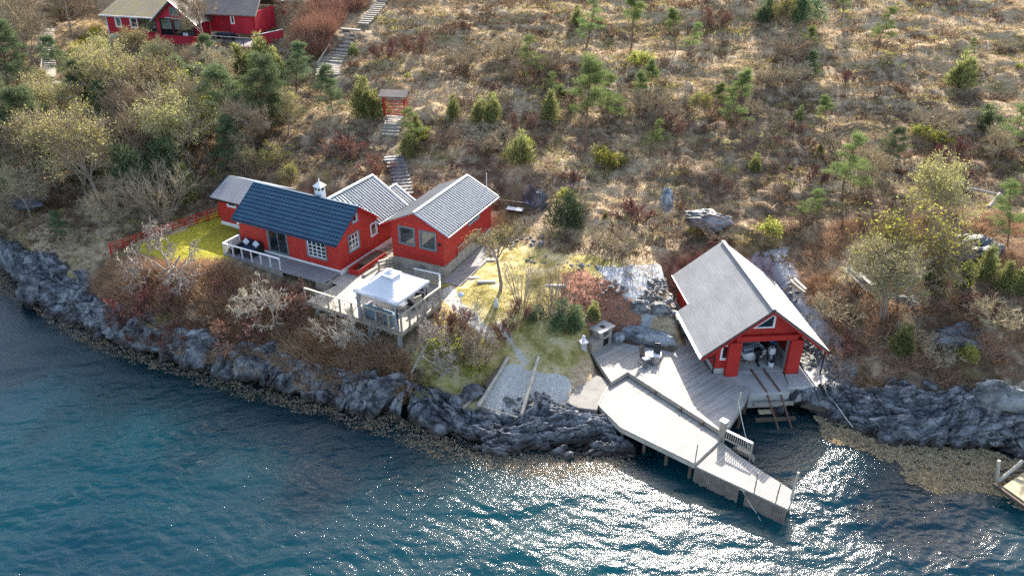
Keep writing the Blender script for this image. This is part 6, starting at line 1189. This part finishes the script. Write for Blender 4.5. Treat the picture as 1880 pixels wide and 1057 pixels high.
proto('darkpine0', 'pine_tree', pine(81, 6, .15, 2.2, .36), 'bark_pine', ['dark_needles']); proto('darkpine1', 'pine_tree', pine(82, 6, .2, 1.9, .42), 'bark_pine', ['dark_needles'])
for k in range(3): proto('jun%d' % k, 'juniper_bush', juniper(91+k, 2.2, .8), 'bark_dark', ['juniper_needles'])
for k in range(2): proto('darkjun%d' % k, 'evergreen_bush', juniper(95+k, 2.2, 1.0), 'bark_dark', ['dark_needles'])
for k in range(2): proto('green%d' % k, 'leafy_bush', woody('bush', 101+k, 2.0, SHRUB, 7, 1500, .07, spread=.6, base_r=.03), 'bark_grey', ['twig_grey', 'spring_leaves'])
for k in range(2): proto('scrub%d' % k, 'heather_bush', woody('bush', 105+k, 1.5, SHRUB, 8, 0, spread=.8, base_r=.03), 'bark_dark', ['twig_red'])
for k in range(2): proto('greyscrub%d' % k, 'bare_bush', woody('bush', 107+k, 1.6, SHRUB, 8, 0, spread=.8, base_r=.025), 'bark_grey', ['twig_grey'])
for nme, tm, cm, tmat, cmats in PROTO.values():
    tm.materials.append(MATS[tmat]); [cm.materials.append(MATS[c]) for c in cmats]
HT0 = {}
for k, v in PROTO.items():
    zz = np.empty(len(v[2].vertices)*3, np.float32); v[2].vertices.foreach_get('co', zz); HT0[k] = float(np.percentile(zz[2::3], 99.5))
def plant(key, u, v, hm, label, group=None, cat=None, rz=None, sx=1.0, z=None, xy=None, name=None):
    nme, tm, cm, tmat, cmats = PROTO[key]; x, y, zz = hit(u, v) if xy is None else (xy[0], xy[1], Hs(*xy))
    if z is not None: q = P(u, v, z); x, y, zz = q
    s = hm/HT0[key]; r = empty(name or nme, (x, y, zz-.05), (u*7.3+v*3.1) % 6.28 if rz is None else rz, label, cat or {'bare_birch': 'birch', 'budding_birch': 'birch', 'leafing_tree': 'tree', 'garden_tree': 'tree', 'fruit_tree': 'fruit tree', 'pine_tree': 'pine', 'juniper_bush': 'juniper'}.get(nme, 'bush'), group)
    r.scale = (s*sx, s*sx, s)
    for nm_, me_ in (('trunk' if 'tree' in nme or 'birch' in nme else 'stem', tm), ('crown', cm)):
        o = bpy.data.objects.new(nm_, me_); COL.objects.link(o); o.parent = r
    return r
# --- individually placed trees: proto, base pixel u,v, height m, label
T = [('darkpine1', 350, 200, 5.5, 'rounded green pine below the centre of the crimson balcony'), ('darkpine0', 500, 215, 5.0, 'upright green pine left of the stone stairs'), ('darkpine1', 200, 260, 5.5, 'green pine half hidden among the tan birches'), ('darkpine0', 40, 260, 7.0, 'bluish green pine above the large pine at the left edge'), ('pine1', 460, 210, 5.5, 'loose light green pine between the pines below the deck'), ('darkpine1', 300, 200, 5.0, 'dense green pine left of the rounded pine below the balcony'),
 ('birch1', 60, 410, 5.0, 'low tan bare tree above the boggy pool'), ('bud2', 130, 300, 8.0, 'tall greyish tree behind the large pine'), ('bud0', 90, 260, 7.0, 'olive-tinged tree above the large pine'), ('birch0', 250, 300, 8.0, 'pinkish-grey bare tree in the heart of the thicket'), ('bud1', 320, 230, 7.0, 'olive tree below the red balcony'), ('leaf0', 345, 262, 7.0, 'yellow-green tree right of the olive tree below the balcony'), ('bud2', 385, 290, 6.5, 'yellow-green budding tree above the annex'), ('birch2', 430, 200, 5.5, 'grey bare tree among the pines below the house'), ('bud0', 240, 130, 4.5, 'yellow-olive tree on the slope left of the balcony'), ('bud1', 300, 150, 4.5, 'olive bush-like tree under the left end of the balcony'), ('birch0', 355, 160, 4.5, 'dark bare tree beneath the middle of the balcony'), ('birch2', 60, 55, 7.5, 'grey bare tree at the top left corner'), ('birch1', 15, 60, 8.0, 'wide bare tree filling the top left corner'), ('bud2', 530, 255, 4.5, 'thin olive tree above the wing roof'), ('bud0', 450, 330, 3.4, 'small budding tree just behind the annex roof'), ('birch1', 20, 420, 4.0, 'low bare tree at the left edge above the rocks'), ('jun0', 165, 330, 3.0, 'green undergrowth juniper inside the tan thicket'), ('birch2', 270, 345, 6.0, 'bare tree between the slender grey birch and the evergreen bush'),
 ('round', 918, 534, 4.9, 'round-crowned bare tree with split trunk standing in the mossy garden'),
 ('gnarl0', 318, 512, 4.6, 'pale crooked bare fruit tree at the lower edge of the bright lawn'), ('gnarl1', 505, 572, 3.6, 'pale spreading bare fruit tree in front of the raised cabin deck'),
 ('gnarl0', 628, 650, 3.8, 'pale tangled bare tree below the front of the terrace'), ('gnarl1', 752, 690, 3.8, 'grey tangled bare tree on the rock edge below the gazebo'), ('gnarl0', 690, 640, 2.8, 'small tangled bare tree beneath the gazebo corner'),
 ('canes0', 958, 560, 3.9, 'tall upright bundle of pale bare canes right of the round tree'), ('canes1', 1020, 560, 3.3, 'reddish upright bare bush on the edge of the mulch bed'), ('fan0', 1012, 590, 2.6, 'low grey bare bush with white stem beside the evergreen shrubs'),
 ('fan0', 300, 408, 5.2, 'large fan-shaped grey bare bush behind the red fence'), ('fan1', 262, 400, 4.2, 'smaller grey bare bush left of the fan-shaped bush'),
 ('darkjun0', 255, 375, 4.5, 'dark evergreen bush behind the fan-shaped bare bush'), ('darkjun1', 320, 355, 4.6, 'wide evergreen bush with yellow-green tips behind the annex'), ('jun1', 345, 372, 3.6, 'bright yellow-green juniper beside the white box on a post'),
 ('darkpine0', 60, 350, 9.0, 'large dark green pine at the left edge above the boggy pool'), ('darkpine1', 10, 330, 8.0, 'dark pine cut by the left edge of the picture'), ('bud1', 110, 352, 7.5, 'dark-trunked tree leaning right of the large pine'),
 ('bud0', 195, 395, 8.6, 'tall tan birch at the centre of the left thicket'), ('birch2', 158, 372, 7.8, 'tan bare birch left of the tallest birch in the thicket'), ('birch0', 228, 350, 8.0, 'slender grey bare birch behind the tallest birch'), ('birch2', 185, 440, 4.0, 'short pale bare tree at the lower edge of the left thicket'),
 ('birch1', 330, 300, 8.0, 'bare birch with light trunk behind the annex'), ('bud0', 350, 320, 7.5, 'bare birch with olive buds above the wide evergreen bush'), ('leaf0', 212, 300, 3.8, 'small bright yellow-green tree among the tan birches'),
 ('bud1', 285, 250, 7.5, 'grey birch with olive crown below the crimson house'), ('bud0', 250, 235, 8.0, 'olive-budding tree directly below the left corner of the crimson house'), ('bud2', 300, 310, 6.0, 'lichen-grey budding tree in the middle thicket'),
 ('darkpine1', 430, 265, 7.5, 'broad green pine in the thicket below the upper deck'), ('darkpine0', 480, 250, 7.2, 'pine with grey-green crown behind the chimney of the blue-roofed cabin'), ('darkpine1', 400, 240, 6.5, 'green pine left of the broad pine below the house'), ('birch0', 470, 290, 6.0, 'slim bare birch in front of the grey-green pine'), ('darkpine0', 420, 310, 5.0, 'green pine above the annex roof'),
 ('jun0', 480, 130, 4.0, 'bright yellow-green juniper hedge bush under the windbreak'), ('jun1', 445, 150, 3.8, 'yellow-green juniper below the railing of the upper deck'), ('jun2', 510, 145, 3.4, 'olive juniper at the right end of the juniper clump'), ('darkpine1', 545, 175, 5.0, 'low spreading pine right of the juniper clump'), ('darkpine0', 385, 150, 4.5, 'low spreading pine under the red balcony'),
 ('darkpine1', 120, 150, 4.6, 'low dense pine in front of the tall timber stairs'), ('darkpine0', 150, 215, 5.5, 'bluish pine right of the timber landing'), ('bud2', 200, 190, 7.0, 'olive-crowned birch between lawn terrace and thicket'), ('birch1', 135, 75, 8.0, 'bare oak-like tree with light trunk left of the crimson house'), ('birch0', 35, 120, 9.0, 'grey bare tree at the upper left edge'), ('darkpine0', 15, 170, 7.0, 'very dark pine at the upper left edge'), ('birch2', 70, 130, 7.5, 'brownish bare tree left of the timber stairs'), ('bud2', 90, 210, 5.0, 'thin budding tree below the lower stair flight'),
 ('birch1', 378, 95, 6.2, 'grey bare tree standing in front of the crimson house'), ('birch2', 560, 60, 5.0, 'pale bare tree right of the upper deck'),
 ('jun2', 668, 222, 3.9, 'dense cone-shaped green juniper left of the roofed red gate'), ('jun0', 690, 215, 2.6, 'small green juniper touching the roofed red gate'), ('darkpine0', 613, 215, 4.6, 'narrow dark spruce between the stone stairs and the cone-shaped juniper'), ('leaf1', 505, 330, 3.0, 'small bright leafing tree behind the chimney'), ('leaf0', 530, 345, 2.2, 'low bright yellow leafing bush behind the wing roof'),
 ('pine0', 1075, 280, 8.8, 'tall slender pine with bare reddish trunk in the middle of the hillside'), ('pine1', 1118, 240, 5.6, 'shorter pine just right of the tall slender pine'), ('pine2', 1187, 205, 4.4, 'small pine right of the pair of pines on the hillside'), ('pine0', 1170, 210, 3.8, 'thin young pine touching the small pine'), ('pine2', 1340, 225, 5.2, 'flat-topped pine with yellowish crown in the hillside'), ('pine2', 1303, 225, 3.8, 'thin grey pine left of the flat-topped pine'), ('pine1', 1075, 95, 5.6, 'pine with drooping lower branches near the top centre'), ('pine0', 1158, 92, 6.5, 'half-dead pine with white branches near the top centre'), ('pine2', 1240, 105, 4.6, 'thin pine on the straw slope near the top'), ('pine1', 1262, 108, 3.6, 'short thin pine beside the thin pine on the straw slope'),
 ('pine2', 1513, 252, 3.8, 'small umbrella-shaped bright pine with bare stem at the right'), ('pine1', 1606, 112, 4.6, 'fresh green pine at the upper right'), ('pine0', 1545, 35, 4.0, 'small pine at the top edge at the right'), ('jun0', 1760, 158, 3.4, 'dark rounded juniper with olive top at the right'), ('darkjun0', 1470, 40, 4.0, 'dark green bush at the top edge'), ('darkjun1', 1400, 35, 3.0, 'dark green bush left of the bush at the top edge'), ('leaf0', 1432, 50, 3.0, 'yellowish small tree among dark bushes at the top edge'), ('pine1', 1768, 120, 2.6, 'small pale yellow tree above the rounded juniper'),
 ('pine1', 1545, 375, 6.5, 'grey-green pine behind the boathouse to the right'), ('darkpine1', 1625, 310, 3.5, 'thin pine to the right of the grey-green pine'), ('bud0', 1710, 455, 6.8, 'budding birch with a white forked trunk on the right slope'), ('leaf1', 1655, 545, 7.0, 'large yellow-leafing birch beside the discarded boards'), ('bud1', 1620, 590, 6.0, 'tangled bare tree in front of the discarded boards'), ('pine1', 1848, 455, 5.2, 'bright green pine at the right edge of the slope'), ('jun1', 1805, 510, 2.6, 'spiky yellow-green juniper in front of the black ledge'), ('jun2', 1765, 525, 2.0, 'low yellow-green juniper left of the spiky one'), ('jun1', 1840, 530, 2.2, 'low juniper right of the spiky juniper'), ('jun0', 1877, 535, 2.6, 'green juniper at the right edge above the shore'), ('darkjun1', 1715, 520, 2.2, 'dark low juniper beside the leafing birch'),
 ('jun0', 958, 320, 3.0, 'bright green bush above the second cabin roof'), ('darkjun0', 1040, 415, 3.0, 'dark evergreen bush right of the tall cleft rock'), ('jun1', 1010, 225, 2.9, 'spiky green juniper left of the tall slender pine'), ('jun2', 905, 232, 2.8, 'dense grey-green juniper on the slope behind the second cabin'), ('jun0', 880, 225, 2.3, 'smaller juniper left of the grey-green juniper'), ('jun2', 832, 228, 2.2, 'olive bush on the slope right of the roofed gate'), ('jun1', 765, 255, 2.2, 'olive bush beside the path right of the roofed gate'), ('jun0', 748, 285, 2.4, 'bushy olive shrub beside the path below the gate'),
 ('darkjun1', 1060, 608, 2.0, 'dark green evergreen shrub left of the outdoor grill'), ('darkjun0', 1035, 600, 2.2, 'olive evergreen shrub behind the low grey bush'), ('jun2', 1088, 590, 1.6, 'low green shrub behind the outdoor grill'), ('darkjun0', 985, 590, 1.3, 'low shaded shrub under the bundle of canes'), ('scrub0', 955, 582, 1.3, 'dark shrub at the foot of the bundle of canes'),
 ('scrub1', 838, 610, 1.5, 'rust-brown bush on the mossy slope below the garden lamp'), ('scrub0', 815, 600, 1.2, 'small brown bush beside the terrace corner'), ('greyscrub0', 850, 650, 2.0, 'thin budding bush on the mossy slope'), ('greyscrub1', 885, 665, 2.2, 'brownish bare bush at the head of the boat landing'), ('green0', 820, 665, 1.8, 'olive-green bush on the mossy slope above the rocks'), ('green1', 870, 690, 1.4, 'small green bush left of the slipway logs'), ('scrub1', 930, 615, 1.1, 'dark red bush above the upright slate block'),
 ('green0', 310, 600, 1.0, 'tiny bright yellow bush on the rock edge at the left'), ('darkpine1', 118, 440, 2.6, 'small dark green pine above the left shore rocks'), ('greyscrub0', 140, 455, 1.4, 'small tan bush right of the dark green pine above the shore'), ('canes1', 732, 480, 1.6, 'dark brown climbing bush against the left corner of the second cabin'),
 ('green1', 1410, 445, 1.6, 'small green bush above the boathouse roof'), ('leaf1', 1285, 210, 2.2, 'olive leafing bush in the middle hillside'), ('green0', 1100, 305, 2.0, 'bright yellow bush below the tall slender pine'), ('jun2', 1385, 310, 1.8, 'green round bush on the heather slope'), ('darkjun0', 1810, 240, 2.4, 'dark grey-green bush at the right'), ('leaf0', 1720, 380, 3.6, 'yellow-green birch crown behind the forked birch'), ('jun1', 1750, 350, 2.0, 'pale green bush in the straw slope at the right'), ('pine0', 1480, 110, 3.6, 'thin green pine on the dark heather slope'), ('darkpine0', 1480, 150, 3.0, 'grey pine on the dark heather slope'), ('birch2', 1600, 350, 3.8, 'thin bare tree between the grey-green pine and the forked birch'), ('birch0', 1830, 300, 3.6, 'white-stemmed bare tree at the right edge')]
seenl = set()
for q in T: plant(q[0], q[1], q[2], q[3], q[4])
# medium shrubs on the hillside, grouped by kind and part of the slope
EXC = [TERR, frame_poly(HA, -15.5, 1.2, -2.2, 10.5), frame_poly(HB, -5, 2.2, -1, 8.6), frame_poly(BH, -1.6, 8, -3, 10.5), [tuple(P(u, v, 13.2)[:2]) for u, v in ((185, 50), (260, 68), (400, 82), (525, 76), (525, 40), (380, -30), (180, -30))],
       [P(u, v, 1.5)[:2] for u, v in ((1050, 690), (1110, 620), (1150, 600), (1240, 615), (1240, 640), (1310, 690), (1380, 700), (1380, 800), (1470, 930), (1440, 960), (1090, 780))], beach]+[[P(u, v, 13)[:2] for u, v in ((590, 150), (598, 112), (615, 88), (640, 64), (658, 72), (635, 102), (622, 125), (618, 152))], [P(u, v, 15)[:2] for u, v in ((655, 62), (690, 10), (720, -20), (735, -10), (712, 20), (682, 60))], [P(u, v, 9.5)[:2] for u, v in ((700, 250), (704, 215), (750, 215), (748, 250))], [P(u, v, 7.2)[:2] for u, v in ((728, 362), (710, 292), (735, 288), (760, 362))], [P(u, v, 9)[:2] for u, v in ((80, 170), (85, 50), (108, 50), (112, 165))]]
def free(x, y, pad=.2):
    X_ = np.array([x]) if np.isscalar(x) else x; Y_ = np.array([y]) if np.isscalar(y) else y; ok = np.ones(X_.shape, bool)
    for e in EXC: ok &= poly_sd(X_, Y_, e) > pad
    return ok
zones = [('on the slope above the cabins', 560, 1000, 60, 330), ('on the middle hillside', 1000, 1400, 20, 400), ('on the right hillside', 1400, 1880, 20, 420), ('in the left thicket', 0, 420, 120, 420), ('in the bank right of the boathouse', 1530, 1880, 500, 690), ('behind the mulch bed', 1080, 1330, 390, 475)]
zones += [('in the rust-brown thicket below the lawn', 200, 560, 520, 640)]
kinds = [('scrub0', 1.1, 'low reddish-brown heather bush '), ('greyscrub1', 1.4, 'low grey leafless bush '), ('jun2', 1.3, 'small olive juniper '), ('green1', 1.1, 'small yellow-green bush '), ('pine1', 2.4, 'young knee-high pine ')]
import re
used = set(); MARKS = []
for q in T:
    sn = re.split(r' (?:with|in|on|at|just|behind|beside|standing|below|above|near|left|right|cut|of|from|touching|between|among|under|leaning|beneath|to) ', q[4])[0]
    if len(sn.split()) >= 2 and sum(sn == m_[2] for m_ in MARKS) == 0: MARKS.append((q[1], q[2], sn))
MARKS += [(1298, 408, 'outcrop block'), (725, 200, 'roofed red gate'), (1330, 445, 'boathouse roof ridge'), (1580, 520, 'pile of discarded boards'), (860, 335, 'second cabin roof'), (620, 120, 'mossy stone stairs')]
rr = random.Random(77); nshr = 0
for zi, (zn, u0, u1, v0, v1) in enumerate(zones):
    for ki, (key, hh, lab) in enumerate(kinds):
        n_ = [10, 13, 3, 3, 3][ki] if zi < 3 else ([3, 4, 1, 1, 0][ki] if zi < 6 else [32, 2, 0, 1, 0][ki])
        for _ in range(n_):
            for tr_ in range(20):
                u, v = rr.uniform(u0, u1), v0+(v1-v0)*rr.random()**.8; x, y, z = hit(u, v)
                if free(x, y, .6)[0] and z > .8: break
            else: continue
            hm_ = hh*rr.choice((.5, .7, .9, 1.2, 1.7))*rr.uniform(.85, 1.15); lb = None
            for dist, mu, mv, sn in sorted((math.hypot(u-mu, (v-mv)*1.3), mu, mv, sn) for mu, mv, sn in MARKS):
                rel_ = ('left of' if u < mu else 'right of') if abs(u-mu) > abs(v-mv)*1.2 else ('above' if v < mv else 'below')
                cand = '%s%s the %s' % (lab, rel_, sn)
                if cand not in used and len(cand.split()) <= 16: lb = cand; break
            used.add(lb); plant(key, u, v, hm_, lb, lab.strip()+' '+zn, sx=rr.uniform(.9, 1.4), xy=(x, y)); nshr += 1

# ------------------------------------------------------------------ ground cover (stuff)
def cover(name, label, n_cand, dens, kind, mat, seed, region=(-62, 60, 38, 118), far=1.0):
    rnd = np.random.RandomState(seed); x0, x1, y0, y1 = region
    y = y0+(y1-y0)*rnd.rand(n_cand); x = rnd.uniform(x0, x1, n_cand)*1.0
    inv = (np.abs(x) < (y*.70+4)); x, y = x[inv], y[inv]
    z = Hraw(x, y); ok = (z > .9) & (rnd.rand(len(x)) < dens(x, y, z)) & free(x, y, .25); x, y = x[ok], y[ok]; z = H(x, y)
    m_, L, Wd, sp_, up_, rad = kind; N = len(x); sc_ = rnd.uniform(.6, 1.35, N)*(1+np.clip((y-60)/90, 0, .4))
    S = np.repeat(sc_, m_); a = rnd.rand(N*m_)*6.28; rr_ = np.sqrt(rnd.rand(N*m_))*rad*S
    P0 = np.stack([np.repeat(x, m_)+np.cos(a)*rr_, np.repeat(y, m_)+np.sin(a)*rr_, np.repeat(z, m_)-.04+(rnd.rand(N*m_)*.25*L*S*(1-rr_/(rad*S+1e-6)))], 1)
    D = np.stack([np.cos(a)*sp_, np.sin(a)*sp_, np.full(N*m_, up_)], 1)+rnd.randn(N*m_, 3)*.35; D[:, 2] = np.abs(D[:, 2])*.9+.05
    V, Fq = blades(P0, D, rnd.uniform(.6, 1.3, N*m_)*L*S, Wd*rnd.uniform(.7, 1.4, N*m_)*S, rnd)
    pt = np.clip(.5+fbm(x/2.2+seed, y/1.6, 3)*.9, 0, 1); ti = np.clip(np.repeat(rnd.rand(N)*.35+pt*.4, m_)+rnd.rand(N*m_)*.3, 0, 1)
    me = np_mesh(name, V, Fq, False, np.repeat(ti, 3)); o = link_mesh(name, me, mat); return tag(o, label, 'undergrowth', None, 'stuff')
def nz_(x, y): return fbm(x/7, y/5, 3)
wild = lambda x, y: sstep(-.3, 1.5, poly_sd(x, y, lawn_poly))*sstep(-.5, .8, poly_sd(x, y, garden_poly))*sstep(-.2, .6, poly_sd(x, y, band_poly))*sstep(-.2, .6, poly_sd(x, y, band2))
thick_poly = [P(u, v, 3.8)[:2] for u, v in ((150, 505), (215, 490), (300, 506), (410, 512), (430, 520), (555, 565), (580, 590), (650, 602), (730, 625), (745, 690), (640, 685), (540, 690), (420, 630), (340, 612), (240, 575), (180, 535))]
inth = lambda x, y: (poly_sd(x, y, thick_poly) < .3)
cover('heather', 'dark brown heather covering the hillside', 46000, lambda x, y, z: wild(x, y)*np.clip(.45-nz_(x, y)*1.3+.25*fbm(x/2, y/2, 2)-.25*sstep(75, 100, y)-.3*sstep(15, 40, x)*sstep(75, 88, y), .04, 1)*(~inth(x, y)), (17, .36, .055, .75, .8, .30), 'heather', 1)
cover('dry_grass', 'pale dry straw grass on the hillside', 60000, lambda x, y, z: wild(x, y)*np.clip(.35+nz_(x, y)*1.3+.15*sstep(70, 95, y), .05, 1)*(~inth(x, y))*sstep(48, 56, y), (15, .34, .035, 1.1, .55, .26), 'straw', 2)
cover('dwarf_shrubs', 'olive green dwarf shrubs and moss on the hillside', 26000, lambda x, y, z: wild(x, y)*np.clip(.1+fbm(x/6+40, y/5, 3)*1.1, .03, 1)*(~inth(x, y)), (16, .28, .06, .8, .7, .28), 'olive_ground', 3)
cover('brown_thicket', 'dense rust-brown leafless thicket between the lawn and the shore rocks', 62000, lambda x, y, z: inth(x, y)*sstep(-.4, .4, poly_sd(x, y, band_poly))*np.clip(.75+fbm(x/1.2, y/.9, 3)*1.2, .15, 1), (24, .72, .03, .75, .85, .30), 'rust_twigs', 4, (-36, -5, 40, 62))
hedge = [P(u, v, z_)[:2] for u, v, z_ in ((545, 100, 13), (570, 55, 14), (640, 10, 15), (700, -15, 16), (690, 20, 15), (640, 65, 14), (600, 100, 13), (575, 112, 12.5))]
cover('rust_hedge', 'rust-red bare thicket beside the stone stairs', 60000, lambda x, y, z: (poly_sd(x, y, hedge) < 0)*1., (26, 1.0, .035, .5, .9, .35), 'twig_red', 5, (-36, -5, 80, 116))
cover('garden_moss_tufts', 'yellowish moss and grass tufts in the garden', 22000, lambda x, y, z: np.maximum(poly_sd(x, y, garden_poly) < .3, poly_sd(x, y, foreslope) < .3)*np.clip(.35+fbm(x/1.6, y/1.3, 3), 0, 1)*(poly_sd(x, y, mulch) > 0)*(poly_sd(x, y, pad_rock) > 0), (10, .13, .03, .8, .5, .16), 'olive_ground', 6, (-14, 14, 42, 62))
cover('bark_mulch', 'reddish bark and dead leaves on the mulch bed', 9000, lambda x, y, z: (poly_sd(x, y, mulch) < .2)*1., (12, .13, .07, 1.2, .25, .2), 'bark_leaves', 7, (0, 14, 44, 60))
cover('lawn_edge_grass', 'short grass of the bright lawn', 14000, lambda x, y, z: (poly_sd(x, y, lawn_poly) < .1)*.9, (9, .07, .02, .6, .7, .12), 'lawn_grass', 8, (-34, -16, 48, 64))
cover('bank_scrub', 'tangled brown twigs in the bank right of the boathouse', 16000, lambda x, y, z: wild(x, y)*np.clip(.3+fbm(x/3+5, y/3, 3), 0, 1)*sstep(21.5, 23, x), (18, .6, .028, .8, .8, .3), 'rust_twigs', 9, (21, 48, 42, 60))
cover('rough_scrub', 'tangled grey twigs among the heather', 9000, lambda x, y, z: wild(x, y)*np.clip(fbm(x/5+15, y/4+2, 3)*1.2+.12, 0, 1)*(~inth(x, y)), (18, .6, .024, .7, .9, .32), 'twig_grey', 10)
# seaweed along the waterline
sw_in = [p[:2] for p in WL]
def weed(name, label, px_out, px_in, n_, seed):
    poly = [P(u, v, 0)[:2] for u, v in px_in]+[P(u, v, 0)[:2] for u, v in px_out[::-1]]; rnd = np.random.RandomState(seed); a = np.array(poly); x = rnd.uniform(a[:, 0].min(), a[:, 0].max(), n_); y = rnd.uniform(a[:, 1].min(), a[:, 1].max(), n_)
    sd = poly_sd(x, y, poly)+.35*fbm(x/.9, y/.7, 3); ok = (sd < 0) & (rnd.rand(n_) < np.clip(.8+1.2*fbm(x/.8+3, y/.5, 3), .15, 1)*np.clip(.35-sd*1.3, .12, 1)); x, y = x[ok], y[ok]; N = len(x)
    P0 = np.stack([x, y, rnd.uniform(-.06, .06, N)], 1); D = rnd.randn(N, 3)*[1, 1, .35]; D[:, 2] = np.abs(D[:, 2])*.6
    V, Fq = blades(P0, D, rnd.uniform(.07, .20, N), rnd.uniform(.025, .07, N), rnd)
    return tag(link_mesh(name, np_mesh(name, V, Fq, False, np.repeat(rnd.rand(N), 3)), 'weed'), label, 'seaweed', None, 'stuff')
outl = [(-100, 500), (0, 540), (54, 567), (119, 612), (180, 645), (273, 676), (345, 698), (446, 731), (539, 752), (640, 785), (700, 804), (764, 826), (806, 846), (893, 858), (951, 873), (1006, 889), (1102, 876), (1166, 850)]
inl = [(-100, 455), (0, 493), (36, 528), (61, 558), (108, 579), (151, 599), (201, 624), (259, 646), (324, 668), (395, 689), (467, 708), (539, 724), (640, 752), (700, 760), (735, 764), (780, 783), (822, 804), (861, 817), (909, 829), (973, 833), (1022, 832), (1086, 832), (1163, 840)]
weed('seaweed', 'golden-brown seaweed floating along the left shore rocks', outl, inl, 620000, 1)
weed('seaweed', 'golden-brown seaweed in the shallows of the right shore', [(1495, 770), (1516, 806), (1563, 822), (1640, 850), (1679, 888), (1734, 912), (1826, 909), (1890, 940)], [(1495, 764), (1577, 789), (1645, 816), (1700, 821), (1750, 820), (1809, 824), (1880, 850)], 230000, 2)
